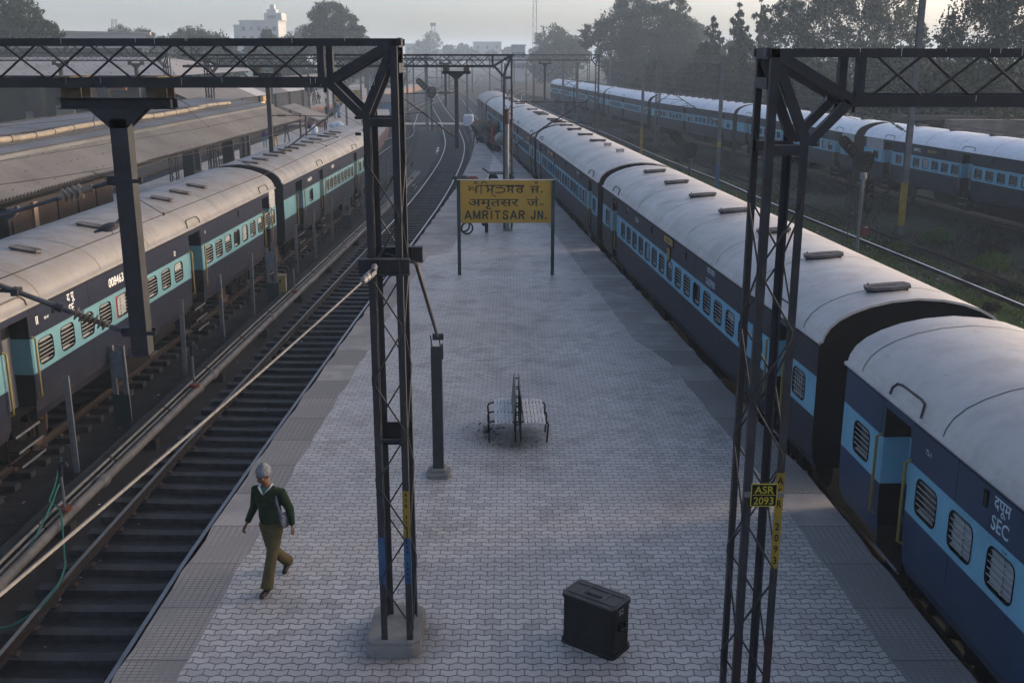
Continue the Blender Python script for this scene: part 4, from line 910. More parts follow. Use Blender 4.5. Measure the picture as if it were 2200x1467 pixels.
def insulator(mb, a, d, n, r, pitch, mi):
    a, d = V(a), V(d).normalized(); pr = [(0.02, -0.03)]
    for k in range(n): h = k * pitch; pr += [(0.028, h), (r, h + pitch * 0.30), (r * 0.97, h + pitch * 0.40), (0.032, h + pitch * 0.55)]
    pr += [(0.02, n * pitch + 0.03)]; mb.lathe(pr, a, d, 14, mi)
def cantilever(label, base, dx, reach=2.3, z0=3.98, z1=5.72, scale=1.0, group=None):
    """bracket arm: sloping tube + stay, each on an insulator, with a steady arm; dx = direction across the tracks"""
    t = thing('cantilever_arm', label, 'overhead line arm', base, 0, group); d = V((dx, 0, 0)); U = V((0, 0, 1)); h = z1 - z0
    a0 = d * 0.10; tip = d * reach + U * (h * 0.98); ln = (tip - a0).normalized()
    m = MB(); m.tube([a0, a0 + ln * 0.22], 0.022, 8); m.tube([a0 + ln * (0.30 + 0.36 * scale), tip + ln * 0.25], 0.026, 8)
    for q in (0.75, 1.35): m.tube([a0 + ln * q, a0 + ln * (q + 0.05)], 0.045, 8); m.box(a0 + ln * (q + 0.02), (0.06, 0.10, 0.06))
    m.build('bracket_tube', steel, t)
    m = MB(); insulator(m, a0 + ln * 0.25, ln, int(5), 0.085, 0.075 * scale + 0.005, 0); m.build('insulator', insul, t)
    s0 = d * 0.10 + U * h; sdir = (tip - s0 + U * 0.05).normalized()
    m = MB(); m.tube([s0, s0 + sdir * 0.2], 0.02, 8); m.tube([s0 + sdir * 0.62, tip], 0.017, 8); m.build('stay_tube', steel, t)
    m = MB(); insulator(m, s0 + sdir * 0.22, sdir, 5, 0.085, 0.078, 0); m.build('insulator', insul, t)
    m = MB(); r0 = d * (reach * 0.55) + U * (h * 0.56); r1 = d * (reach + 0.35) + U * (h * 0.5); m.tube([a0 + ln * 1.3, r0, r1], 0.016, 6); m.tube([r1 - U * 0.02, r1 - d * 0.95 - U * 0.28], 0.012, 6); m.tube([r1, r1 - U * 0.05], 0.02, 6); m.build('steady_arm', steel, t)
    return t
# near arm: bracket below, stay above, reaching left over the running track
t = thing('cantilever_arm', 'near tube arm with ribbed insulators reaching left from the hanging post', 'overhead line arm', (-4.25, 11.69, 0))
def seg(mb, a, b_, r, mi=0): mb.tube([a, b_], r, 10, mi)
a, b_ = V((-0.20, 0, 3.98)), V((-2.3, -0.25, 4.92)); ln = (b_ - a).normalized()
m = MB(); seg(m, a, a + ln * 0.16, 0.026); seg(m, a + ln * 0.60, b_, 0.030)
m.build('bracket_tube', M('arm_tube', (0.075, 0.08, 0.09), 0.45, var=0.35, scale=8), t)
m = MB(); m.tube([a + ln * 0.70, a + ln * 0.78], 0.05, 10); m.tube([a + ln * 1.18, a + ln * 1.26], 0.05, 10); m.box(a + ln * 1.22, (0.08, 0.14, 0.08)); m.tube([a + ln * 1.22 + V((0, 0, 0.0)), a + ln * 1.22 + V((-0.8, -0.02, 0.05))], 0.02, 8); m.bb((-0.15, -0.03, 3.95), (-0.22, 0.03, 4.02)); explode(m.build('tube_clamp', steel, t))
m = MB(); insulator(m, a + ln * 0.20, ln, 7, 0.078, 0.054, 0); m.build('insulator', insul, t)
a, b_ = V((-0.18, 0, 5.68)), V((-2.4, -0.2, 5.02)); ln = (b_ - a).normalized()
m = MB(); seg(m, a, a + ln * 0.22, 0.024); seg(m, a + ln * 0.56, b_, 0.022); m.build('stay_tube', MATS['arm_tube'], t)
m = MB(); m.tube([a + ln * 0.20, a + ln * 0.34], 0.040, 10); insulator(m, a + ln * 0.32, ln, 4, 0.088, 0.062, 0); m.build('insulator', M('pale_insulator', (0.20, 0.17, 0.14), 0.3, var=0.3), t)
cantilever('arm of the hanging post under the name-board gantry, slanting up left', (-2.25, 43.9, 3.75), -1, 2.4, 0, 1.75)
cantilever('arm of the hanging post above the canopy end, slanting up right', (-9.9, 44.0, 2.9), 1, 2.4, 0, 1.7)
cantilever('arm on the name-board gantry tower, slanting over the right-hand coaches', (0.02, 43.9, 3.4), 1, 2.9, 0, 1.75)

def hmast(label, x, y, ztop, zb_=-1.1, w_=0.20, bands=(), group=None, arms=(), post=None, rz=0.0):
    t = thing('catenary_mast', label, 'railway mast', (x, y, 0), rz, group); h = w_ / 2
    m = MB(); m.bb((-h, -h, zb_), (h, -h + 0.014, ztop)); m.bb((-h, h - 0.014, zb_), (h, h, ztop)); m.bb((-0.01, -h + 0.014, zb_), (0.01, h - 0.014, ztop)); m.build('post', post or M('mast_steel', (0.115, 0.118, 0.125), 0.55, var=0.3, scale=3, streak=0.4, grime=(0.06, 0.045, 0.035)), t)
    for z0, z1, mm in bands:
        m = MB(); m.bb((-h - 0.003, -h - 0.003, z0), (h + 0.003, h + 0.003, z1)); m.build('painted_band', mm, t)
    for dx, z0, z1, rc in arms:
        cantilever(None, (0, 0, 0), dx, rc, z0, z1) if False else None
    return t
ma = hmast('tall dark mast with a blue foot behind the right-hand coaches', 12.4, 64.1, 6.75, bands=[(-1.1, 0.55, blueP), (1.65, 1.95, yellowP)])
cantilever('two-insulator arm on the blue-footed mast, reaching left', (12.4, 64.1, 3.0), -1, 3.0, 0, 1.9)
hmast('tallest mast with a long yellow foot, rising past the right gantry boom', 17.95, 48.4, 9.4, w_=0.24, bands=[(-0.6, 1.35, yellowP)])
cantilever('insulator arm on the tallest yellow-footed mast, reaching left', (17.95, 48.4, 3.6), -1, 3.0, 0, 1.7)
hmast('hazy mast with a yellow foot left of the lattice mast', 10.3, 85.2, 5.95, bands=[(-1.1, 1.3, yellowP)])
cantilever('arm on the hazy yellow-footed mast, reaching right', (10.3, 85.2, 2.6), 1, 2.8, 0, 1.8)
cantilever('arm on the right tower of the hazy gantry, reaching left', (8.4, 105.8, 2.5), -1, 3.0, 0, 1.9)
hmast('hazy mast with a blue foot behind the fourth right-hand coach', 6.1, 101.5, 6.3, bands=[(-1.1, 1.0, blueP)])
hmast('thin hazy mast beside the shiny weeded track', 9.4, 118, 5.6, bands=[(-1.1, 0.6, yellowP)])
hmast('thick mast with a pale foot beside the curving track', -9.3, 118, 7.0, w_=0.34, bands=[(-1.1, 2.0, M('mast_pale_green', (0.16, 0.19, 0.18), 0.7))])
cantilever('arm on the thick pale-footed mast, reaching right', (-9.3, 118, 2.6), 1, 3.2, 0, 1.9)
hmast('thin mast right of the hanging post, by the white-wrapped load', -0.8, 128, 5.9, w_=0.28)
rm = random.Random(5)
hz = [(-14.5, 150), (-18.8, 142), (-6.2, 150), (-1.5, 158), (3.0, 150), (6.5, 138), (-22.5, 132), (-26.0, 122), (-22.0, 165), (-16.5, 182), (-11.0, 190), (-4.0, 195), (2.5, 190), (-29, 176), (-8.5, 232), (-15.5, 240), (-23, 225), (4.5, 225), (0.5, 262), (-19.5, 282), (-30, 230), (-11, 300), (10, 170), (13.5, 150)]
for i, (x, y) in enumerate(hz):
    hmast('grey line mast fading into the haze of the far yard', x, y, 5.4 + rm.random() * 1.2, w_=0.26, group='masts in the far yard')
    if i % 2 == 0 or y < 170: cantilever('thin bracket arm on a mast in the far yard', (x, y, 3.0), rm.choice((-1, 1)), 2.8, 0, 1.9, group='arms in the far yard')
for x, y, zt in ((-14.6, 95, 5.4), (-20.4, 92, 5.2), (-19.5, 104, 5.2), (-15.6, 112, 5.5)):
    hmast('slim lamp-like mast on the platform behind the left-hand coaches', x, y, zt, zb_=0, w_=0.16, group='masts on the second platform')

# -------- wires
def wire(label, pts, r=0.008, sag=0.0, droppers=None, lower=None):
    t = thing('overhead_wire', label, 'overhead wire'); m = MB(); out = []
    for (a, b_) in zip(pts, pts[1:]):
        a, b_ = V(a), V(b_); n = 10
        for k in range(n): q = k / n; out.append(a.lerp(b_, q) - V((0, 0, sag * 4 * q * (1 - q))))
    out.append(V(pts[-1])); m.tube(out, r, 5); m.build('cable', M('wire_dark', (0.03, 0.028, 0.026), 0.5), t)
    if lower:
        m = MB(); m.tube([V(p) for p in lower], r, 5); m.build('cable', MATS['wire_dark'], t)
        for q in droppers:
            k = q * (len(out) - 1); i = min(int(k), len(out) - 2); a = out[i].lerp(out[i + 1], k - i); ll = [V(p) for p in lower]; fy = a.y
            for c, d in zip(ll, ll[1:]):
                if c.y <= fy <= d.y or d is ll[-1]: b_ = c.lerp(d, (fy - c.y) / (d.y - c.y)); break
            m = MB(); m.tube([a, b_], 0.006, 5); m.lathe([(0.0, -0.03), (0.018, -0.01), (0.018, 0.02), (0.0, 0.03)], b_, (0, 0, 1), 8); m.build('dropper', MATS['wire_dark'], t)
    return t
wire('catenary and contact wire with droppers above the empty left track', [(-6.6, 4, 5.75), (-6.5, 11.5, 5.55), (-5.35, 43.8, 5.45)], 0.007, 0.42, [0.12, 0.57, 0.66, 0.76, 0.87], [(-5.9, 4, 4.70), (-5.55, 11.4, 4.69), (-5.0, 22, 4.68), (-4.7, 43.8, 4.70), (-5.2, 80, 4.7)])
wire('twin wires above the weeded track, crossing in front of the far-row coaches', [(17.2, 20, 5.2), (15.4, 48, 5.2), (14.0, 64, 5.1), (11.2, 100, 5.2)], 0.012, 0.25, [0.2, 0.35, 0.5, 0.75], [(17.4, 20, 4.5), (15.6, 48, 4.5), (14.0, 64, 4.5), (11.2, 100, 4.5)])
wire('wires over the farthest row of coaches', [(27, 22, 5.7), (21.5, 60, 5.5), (17, 98, 5.5), (9, 160, 5.5)], 0.012, 0.3, [0.3, 0.6], [(27.4, 22, 4.9), (21.5, 60, 4.9), (17, 98, 4.9), (9, 160, 4.9)])
wire('wires over the second platform track beside the low canopy', [(-16.5, 14, 5.7), (-11.4, 36, 5.3), (-9.6, 62, 5.3), (-10.5, 106, 5.4)], 0.009, 0.25, [0.35, 0.62], [(-12.6, 14, 4.75), (-10.6, 36, 4.6), (-9.5, 62, 4.6), (-10.5, 106, 4.7)])
tc_ = thing('anchor_cable', 'thick pale cable running from the left tower anchor down towards the lower left', 'anchor cable')
m = MB(); A_, B_ = V((-1.48, 11.1, 4.80)), V((-2.27, 3.0, 4.86)); pts = [A_.lerp(B_, k / 14) - V((0, 0, 0.03 * 4 * (k / 14) * (1 - k / 14))) for k in range(15)]
m.tube(pts[1:], 0.0095, 8); m.build('cable', M('stranded_cable', (0.15, 0.145, 0.14), 0.5, var=0.3, scale=30), tc_)
m = MB(); d = (pts[1] - A_).normalized(); q = A_ + d * 0.02; m.beam(q + V((0.03, 0, 0)), q + d * 0.22 + V((0.03, 0, 0)), 0.012, 0.05); m.beam(q - V((0.03, 0, 0)), q + d * 0.22 - V((0.03, 0, 0)), 0.012, 0.05); m.ell(q + d * 0.28, (0.045, 0.09, 0.045)); m.ell(q + d * 0.42, (0.04, 0.08, 0.04)); m.tube([q + V((0, 0.10, 0.04)), q], 0.035, 8); m.build('turnbuckle', steelL, tc_)
m = MB(); m.tube([A_ + V((0.02, 0.9, 0.02)), V((-1.1, 11.9, 4.74)), V((-1.24, 16.93, 2.52))], 0.026, 8); m.bb((-1.32, 16.90, 2.46), (-1.14, 16.98, 2.56)); gy = m.build('guy_rod', steel); tag(gy, 'dark guy rod sloping from the left tower to the short anchor post', 'guy rod')
ap = thing('anchor_post', 'short black steel post on a low concrete block beside the left tower', 'anchor post', (-1.27, 17.04, 0))
m = MB(); m.bb((-0.09, -0.08, 0.1), (-0.076, 0.08, 2.32)); m.bb((0.076, -0.08, 0.1), (0.09, 0.08, 2.32)); m.bb((-0.076, -0.012, 0.1), (0.076, 0.012, 2.31)); m.bb((-0.076, -0.078, 0.1), (0.076, -0.066, 2.30)); m.bb((0.09, -0.05, 2.1), (0.115, 0.05, 2.36)); m.tube([(-0.07, 0, 2.3), (-0.09, -0.06, 2.52)], 0.012, 6); m.tube([(0.07, 0, 2.3), (0.05, -0.06, 2.52)], 0.012, 6); m.build('post', steel, ap)
m = MB(); m.prism([(-0.17, -0.2), (0.17, -0.2), (0.21, -0.1), (0.2, 0.2), (-0.2, 0.2), (-0.21, -0.1)], -0.1, 0.09); m.prism([(-0.13, -0.13), (0.13, -0.13), (0.14, 0.13), (-0.14, 0.13)], 0.09, 0.15); m.build('concrete_footing', concrete, ap, bevel=0.02)
po = thing('platform_pole', 'tall round steel pole standing in front of the gantry tower behind the name board', 'pole', (-0.2, 43.2, 0))
m = MB(); m.tube([(0, 0, 0), (0, 0, 4.3)], 0.085, 14); m.tube([(0, 0, 0.0), (0, 0, 0.04)], 0.2, 10); m.build('shaft', steelL, po); m = MB(); m.tube([(0, 0, 4.3), (0, 0, 4.9)], 0.10, 12); m.tube([(0, 0, 4.45), (0.25, 0, 4.5), (0.3, 0, 4.4)], 0.02, 6); m.build('cap', rust, po)

# -------- colour-light signals
def signal(label, x, y, zb_, zc, s=1.0, tilt=None, ladder=True, red=False, low=False):
    t = thing('railway_signal', label, 'railway signal', (x, y, 0))
    m = MB(); m.tube([(0, 0, zb_), (0, 0, zc - 0.5 * s)], 0.075 * s, 10); m.tube([(0, 0, zc - 0.85 * s), (0, 0, zc - 0.55 * s)], 0.16 * s, 12); m.build('pole', steelL if low else steel, t)
    m = MB(); o = [(-0.42, 0.0), (-0.30, -0.38), (-0.16, -0.5), (0.16, -0.5), (0.30, -0.38), (0.42, 0.0), (0.40, 0.30), (0.22, 0.44), (-0.25, 0.44), (-0.42, 0.25)]
    X = Matrix(((s, 0, 0, 0), (0, 0, 1, -0.08), (0, s, 0, zc), (0, 0, 0, 1))); m.prism(o, 0, 0.05, 0, X); m.build('backboard', blk, t)
    hm = MB()
    for dz in (0.2, -0.12): hm.tube([(0.05 * s, -0.06, zc + dz * s), (0.05 * s, -0.3 * s, zc + (dz - 0.02) * s)], 0.11 * s, 12, cap=False)
    explode(hm.build('hood', M('lamp_hood', (0.02, 0.02, 0.02), 0.4), t))
    if tilt:
        am = MB(); c = V((-0.42 * s, -0.06, zc + 0.30 * s)); d = V((-0.72, 0, 0.70)).normalized(); nn = V((0.70, 0, 0.72))
        pts = []
        for k in range(9): a_ = math.pi * k / 8; pts.append(c + d * (0.85 * s) + nn * (0.25 * s * math.cos(a_)) + d * (0.25 * s * math.sin(a_)))
        poly = [c + nn * 0.25 * s] + pts + [c - nn * 0.25 * s]; am.add([p for p in poly] + [p + V((0, 0.05, 0)) for p in poly], [tuple(range(len(poly))), tuple(range(2 * len(poly) - 1, len(poly) - 1, -1))] + [(k, k + len(poly), (k + 1) % len(poly) + len(poly), (k + 1) % len(poly)) for k in range(len(poly))])
        am.build('route_arm', blk, t)
        lm = MB()
        for q in (0.25, 0.55, 0.85): p = c + d * q * s; lm.tube([p, p - V((0, 0.16 * s, 0.02))], 0.085 * s, 10, cap=False); lm.bb(p + V((-0.06 * s, -0.17 * s, 0.07 * s)), p + V((0.06 * s, -0.12 * s, 0.09 * s)), 0)
        explode(lm.build('hood', M('hood_dull', (0.07, 0.07, 0.065), 0.5), t))
    if ladder:
        l = MB()
        for q in (-0.42, -0.62): l.tube([(q * s, 0.25, zb_), (q * s, 0.2, zc - 0.3 * s)], 0.016, 5)
        z = zb_ + 0.3
        while z < zc - 0.3 * s: l.tube([(-0.42 * s, 0.25, z), (-0.62 * s, 0.25, z)], 0.012, 5); z += 0.32
        l.tube([(-0.62 * s, 0.2, zc - 0.3 * s), (0, 0.05, zc - 0.35 * s)], 0.018, 5); l.build('ladder', steel, t)
    if red:
        m = MB(); m.ell((0.05 * s, -0.1, zc + 0.2 * s - 0.32 * s), (0.09 * s, 0.05, 0.09 * s)); m.build('red_lamp', emit_mat('red_glow', (1.0, 0.06, 0.07), 6), t)
    return t
signal('black signal with a tilted route arm just behind the roof of the third right-hand coach', 10.9, 65.3, -1.1, 1.35, 1.0, tilt=True)
s2 = signal('grey-poled black signal with a tilted arm and ladder by the shiny rail', 14.6, 44.1, -1.1, 2.75, 0.9, tilt=True, low=True)
m = MB(); m.bb((0.12, -0.20, 0.85), (0.44, -0.14, 2.05)); m.prism([(0.10, 0.75), (0.28, 0.5), (0.46, 0.75), (0.46, 2.0), (0.38, 2.1), (0.18, 2.1), (0.10, 2.0)], 0, 0.03, 0, Matrix(((1, 0, 0, 0), (0, 0, 1, -0.12), (0, 1, 0, 0), (0, 0, 0, 1)))); m.build('backboard', blk, s2)
m = MB()
for z in (1.72, 1.36, 1.0): m.tube([(0.28, -0.2, z), (0.28, -0.42, z - 0.02)], 0.11, 12, cap=False); m.tube([(0.28, -0.19, z), (0.28, -0.2, z)], 0.1, 12)
explode(m.build('hood', MATS['hood_dull'], s2))
m = MB(); m.bb((0.12, -0.12, -0.35), (0.40, 0.1, 0.0)); m.bb((0.10, -0.125, -0.05), (0.42, -0.12, 0.05)); m.build('shunt_box', M('box_red', (0.16, 0.03, 0.03), 0.6), s2); m = MB(); m.prism([(0.14, -0.02), (0.30, -0.02), (0.30, 0.02), (0.36, 0.0)], 0, 0.004, 0, Matrix(((1, 0, 0, 0), (0, 0, 1, -0.132), (0, 1, 0, 0.02), (0, 0, 0, 1)))); m.build('arrow', white, s2)
signal('distant signal showing a red light, seen through the left tower', -18.0, 146, -1.1, 2.1, 1.7, ladder=False, red=True)
signal('dark round-headed signal above the crowd, left of the red light', -24.0, 128, -1.1, 3.4, 1.5, ladder=False)
signal('small unlit signal beside the thick pale-footed mast', -8.7, 117, -1.1, 3.0, 1.3, tilt=True, ladder=False)

# ================================================================== things on the paved platform
nb = thing('station_name_board', 'big yellow station name board on two dark posts, facing the camera on the paved platform', 'name board', (-0.2, 34.2, 0))
m = MB(); m.bb((-1.47, -0.02, 1.72), (1.47, 0.02, 3.10)); m.build('board', yellow, nb)
m = MB(); m.bb((-1.58, -0.05, 3.10), (1.58, 0.05, 3.125)); m.build('top_trim', M('trim_pale', (0.42, 0.40, 0.34), 0.6), nb)
for s_ in (-1, 1): m = MB(); m.bb((s_ * 1.53 - 0.055, -0.055, -0.1), (s_ * 1.53 + 0.055, 0.055, 3.11)); m.build('post', postG, nb)
inkm = M('sign_black', (0.02, 0.018, 0.016), 0.6)
def board_text(nb, y):
    def ln(body, x0, x1, z, h, bold=0.014):
        o = text(body, h, inkm, (0, y, 0), RT, (0, 0, 1), 'lettering', nb, bold=bold); xs = [v.co.x for v in o.data.vertices]; k = (x1 - x0) / (max(xs) - min(xs)); mn = min(xs)
        for v in o.data.vertices: v.co.x = x0 + (v.co.x - mn) * k; v.co.z += z
        return o
    ln('ਅ', -1.23, -0.89, 2.70, 0.24, 0.022); ln('ਮ', -0.64, -0.38, 2.70, 0.24, 0.022); ln('ਸ', 0.02, 0.27, 2.70, 0.24, 0.022); ln('ਰ', 0.32, 0.59, 2.70, 0.24, 0.022); ln('ਜ', 0.79, 1.09, 2.70, 0.24, 0.022)
    m = MB()
    def stroke(pts, wdt=0.026):
        for i, (a, b_) in enumerate(zip(pts, pts[1:])): m.beam((a[0], y - 0.0006 * (i % 2), a[1]), (b_[0], y - 0.0006 * (i % 2), b_[1]), 0.002, wdt, up=(0, 0, 1)) if abs(a[0] - b_[0]) > 1e-4 else m.bb((a[0] - wdt / 2, y - 0.001, min(a[1], b_[1])), (a[0] + wdt / 2, y + 0.001, max(a[1], b_[1])))
    def arc(cx, cz, r, a0, a1, n=8): return [(cx + r * math.cos(R(a0 + (a1 - a0) * k / n)), cz + r * math.sin(R(a0 + (a1 - a0) * k / n))) for k in range(n + 1)]
    def ribbon(pts, wdt=0.036):
        for i, (p, q_) in enumerate(zip(pts, pts[1:])):
            d = V((q_[0] - p[0], 0, q_[1] - p[1])).normalized(); n_ = V((-d.z, 0, d.x)) * wdt / 2; e_ = d * wdt * 0.2; A2, B2 = V((p[0], y - 0.0004 * (i % 3), p[1])) - e_, V((q_[0], y - 0.0004 * (i % 3), q_[1])) + e_; m.add([A2 - n_, B2 - n_, B2 + n_, A2 + n_], [(0, 1, 2, 3)])
    ribbon([(-0.64, 2.935), (0.60, 2.935)]); ribbon([(-0.16, 2.935), (-0.16, 2.87)]); ribbon([(-0.33, 2.865), (-0.12, 2.865), (-0.04, 2.83), (-0.02, 2.785), (-0.05, 2.74), (-0.13, 2.71), (-0.33, 2.71)])
    stroke(arc(-0.97, 3.025, 0.04, 0, 360)); stroke(arc(0.98, 3.025, 0.04, 0, 360))
    stroke([(-0.80, 2.66), (-0.80, 2.94)], 0.035); stroke([(-0.80, 2.94)] + arc(-0.70, 2.95, 0.10, 180, 0) + [(-0.58, 2.92)], 0.03); stroke([(-0.92, 2.935), (-0.55, 2.935)], 0.03)
    stroke([(-0.44, 2.68), (-0.42, 2.62), (-0.36, 2.60), (-0.32, 2.56)], 0.026); m.bb((1.13, y - 0.001, 2.70), (1.19, y + 0.001, 2.755))
    m.build('lettering', inkm, nb)
    ln('अमृतसर', -1.22, 0.42, 2.27, 0.25); ln('जं', 0.68, 1.07, 2.27, 0.25); ln('०', 1.10, 1.23, 2.27, 0.12)
    m = MB(); h = 0.285; z0 = 1.84; wd = 0.052
    G_ = dict(A=[[(0, 0), (0.5, 1), (1, 0)], [(0.2, 0.33), (0.8, 0.33)]], M=[[(0.1, 0), (0.1, 1)], [(0.1, 1), (0.5, 0.1), (0.9, 1)], [(0.9, 1), (0.9, 0)]], R=[[(0.12, 0), (0.12, 1)], [(0.12, 0.93), (0.65, 0.93), (0.84, 0.82), (0.84, 0.62), (0.65, 0.5), (0.12, 0.5)], [(0.5, 0.5), (0.9, 0)]], I=[[(0.5, 0), (0.5, 1)]], T=[[(0.5, 0), (0.5, 1)], [(0.02, 0.92), (0.98, 0.92)]],
              S=[[(0.86, 0.76), (0.74, 0.9), (0.5, 0.95), (0.24, 0.88), (0.15, 0.72), (0.26, 0.58), (0.7, 0.44), (0.86, 0.28), (0.76, 0.1), (0.5, 0.04), (0.24, 0.1), (0.12, 0.28)]], J=[[(0.8, 1), (0.8, 0.22), (0.66, 0.06), (0.4, 0.05), (0.22, 0.2), (0.2, 0.34)]], N=[[(0.12, 0), (0.12, 1)], [(0.12, 1), (0.88, 0)], [(0.88, 0), (0.88, 1)]])
    for word, xa, xb in (('AMRITSAR', -1.33, 0.62), ('JN', 0.80, 1.21)):
        ws = [0.35 if ch_ == 'I' else (1.18 if ch_ == 'M' else 1.0) for ch_ in word]; u_ = (xb - xa) / (sum(ws) + 0.28 * (len(word) - 1)); x_ = xa; kk = 0
        for ch_, w_ in zip(word, ws):
            for pl_ in G_[ch_]:
                pl_ = [(x_ + (a if ch_ != 'I' else 0.5) * w_ * u_, z0 + b_ * h) for a, b_ in pl_]
                for i, (p, q_) in enumerate(zip(pl_, pl_[1:])):
                    d = V((q_[0] - p[0], 0, q_[1] - p[1])).normalized(); n_ = V((-d.z, 0, d.x)) * wd / 2; e_ = d * (wd * 0.22 if len(pl_) > 3 else 0); kk += 1; yy = y - 0.0004 * (kk % 5)
                    A2, B2 = V((p[0], yy, p[1])) - e_, V((q_[0], yy, q_[1])) + e_; m.add([A2 - n_, B2 - n_, B2 + n_, A2 + n_], [(0, 1, 2, 3)])
            x_ += (w_ + 0.28) * u_
    m.bb((1.27, y - 0.001, z0), (1.325, y + 0.001, z0 + 0.055)); m.build('lettering', inkm, nb)
board_text(nb, -0.0225)
n2 = thing('station_name_board', 'second, hazy yellow name board glimpsed through the left tower braces', 'name board', (-18.4, 121, 0), R(-6))
for o in list(nb.children): dup(o, n2)

def bench(label, x, y, rz=0.0):
    t = thing('park_bench', label, 'bench', (x, y, 0), rz, 'back-to-back benches on the paved platform'); L = 1.42
    for s_, n in ((-1, 5), (1, 6)):
        m = MB()
        for k in range(n):
            xx = s_ * (0.14 + 0.068 * k); m.box((xx, L / 2 - 0.02 * (s_ > 0), 0.45 - 0.02 * abs(k - 2) * 0.4), (0.054, L, 0.022), 0)
        m.build('seat', slatM, t, bevel=0.004)
        m = MB()
        for k in range(6):
            z = 0.50 + k * 0.086; m.box((s_ * (0.085 - 0.008 * k), L / 2, z), (0.018, L, 0.082), 0, Matrix.Rotation(R(s_ * -5), 3, 'Y'))
        m.build('backrest', M('bench_back', (0.16, 0.155, 0.15), 0.6, var=0.3, scale=5), t)
        for yy in (0.16, L / 2, L - 0.16):
            m = MB(); m.tube([(0, yy, 0.40), (s_ * 0.48, yy, 0.42), (s_ * 0.545, yy, 0.40), (s_ * 0.565, yy, 0.34), (s_ * 0.54, yy, 0.0)], 0.018, 8); m.build('leg', tubeK, t)
    for yy in (0.16, L / 2, L - 0.16):
        m = MB(); m.tube([(-0.05, yy, 0.0), (-0.045, yy, 0.95)], 0.016, 8); m.tube([(0.05, yy, 0.0), (0.045, yy, 0.95)], 0.016, 8)
        for z in (0.35, 0.7, 0.92): m.beam((-0.05, yy, z), (0.05, yy, z), 0.02, 0.02)
        m.build('frame', tubeK, t)
    return t
bench('double-sided slatted bench in the middle of the platform beside a scatter of dirt', 0.12, 18.48, R(1.5))
bench('double-sided bench of which only the top of the backs shows at the bottom edge', 0.22, 7.9, 0)
dm = MB(); rd = random.Random(8)
for k in range(420):
    a, q = rd.uniform(0, 6.28), abs(rd.gauss(0, 0.5)); x, y = 0.12 - 0.55 + math.cos(a) * q * 0.75, 18.9 + math.sin(a) * q * 0.7
    if rd.random() < 0.35: x, y = rd.uniform(-0.3, 0.5), rd.uniform(18.25, 18.9)
    s_ = rd.uniform(0.004, 0.016) * (1.5 if rd.random() < 0.1 else 1); dm.ell((x, y, s_ * 0.25), (s_, s_ * rd.uniform(0.5, 1), s_ * 0.45), rd.choice((0, 0, 0, 1, 2)), 5)
for k in range(26):
    x, y = -0.42 + rd.gauss(0, 0.13), 19.25 + rd.gauss(0, 0.10); dm.box((x, y, 0.03 + rd.random() * 0.03), (rd.uniform(0.03, 0.10), rd.uniform(0.02, 0.04), 0.01), rd.choice((0, 1, 3)), Matrix.Rotation(rd.uniform(0, 3), 3, 'Z') @ Matrix.Rotation(rd.uniform(-0.5, 0.5), 3, 'X'))
tag(dm.build('dirt', [M('dirt_brown', (0.055, 0.045, 0.036), 0.9), M('dirt_dark', (0.025, 0.024, 0.024), 0.9), M('dirt_pale', (0.20, 0.19, 0.18), 0.9), M('scrap_green', (0.03, 0.07, 0.06), 0.8)]), kind='stuff')
lt = MB(); rl = random.Random(21)
def scrap(x, y, z, s_, mi): lt.add([(x + s_ * rl.uniform(-1, 1), y + s_ * rl.uniform(-1, 1), z + rl.uniform(0.004, 0.03)) for _ in range(4)], [(0, 1, 2), (0, 2, 3)], mi)
for k in range(70): scrap(rl.uniform(-3.6, 4.2), rl.uniform(9.5, 40), 0.0, rl.uniform(0.01, 0.03), rl.choice((0, 1)))
for k in range(330):
    y = rl.uniform(11, 75); scrap(lerp(C1, y) + rl.uniform(-1.2, 1.3), y, GZ + 0.02, rl.uniform(0.012, 0.05), rl.choice((0, 0, 1, 2)))
for k in range(300):
    y = rl.uniform(14, 60); scrap(lerp(LC, y) + rl.uniform(0.9, 3.2), y, GZ + 0.02, rl.uniform(0.015, 0.06), rl.choice((0, 1, 2, 2)))
for k in range(760):
    y = 24 + 90 * rl.random() ** 1.6; scrap(lerp(MC, y) + rl.uniform(-4.2, 2.6), y, GZ + 0.05, rl.uniform(0.03, 0.11), rl.choice((0, 0, 1, 2)))
for k in range(420):
    y = rl.uniform(60, 190); scrap(rl.uniform(-14, 3), y, GZ + 0.04, rl.uniform(0.04, 0.14), rl.choice((0, 1, 2)))
tag(lt.build('litter', [M('scrap_white', (0.55, 0.55, 0.54), 0.8), M('scrap_grey', (0.26, 0.26, 0.27), 0.8), M('scrap_brown', (0.12, 0.10, 0.08), 0.8)]), kind='stuff')

# guard's trunk
tk = thing('trunk', 'black steel luggage trunk numbered 52 standing on end near the bottom edge', 'trunk', (1.03, 11.62, 0), R(-37))
def rr_prism(mb, w_, d_, z0, z1, r, mi=0): mb.prism(rrect(w_, d_, r, 4), z0, z1, mi)
TW, TD, TH = 0.74, 0.40, 0.66
m = MB(); rr_prism(m, TW, TD, 0.0, TH, 0.06); m.build('body', trunkM, tk)
m = MB(); rr_prism(m, TW + 0.03, TD + 0.03, TH, TH + 0.022, 0.07); m.build('lid', trunkT, tk, bevel=0.006)
m = MB(); rr_prism(m, TW + 0.035, TD + 0.035, TH - 0.035, TH - 0.001, 0.07); m.build('rim', trunkM, tk, bevel=0.004); m = MB(); rr_prism(m, TW + 0.04, TD + 0.04, 0.0, 0.05, 0.07); m.build('base_rim', trunkM, tk, bevel=0.004)
m = MB()
for s_ in (-1, 1): m.bb((-0.33, s_ * 0.125 - 0.018, TH + 0.022), (0.33, s_ * 0.125 + 0.018, TH + 0.034))
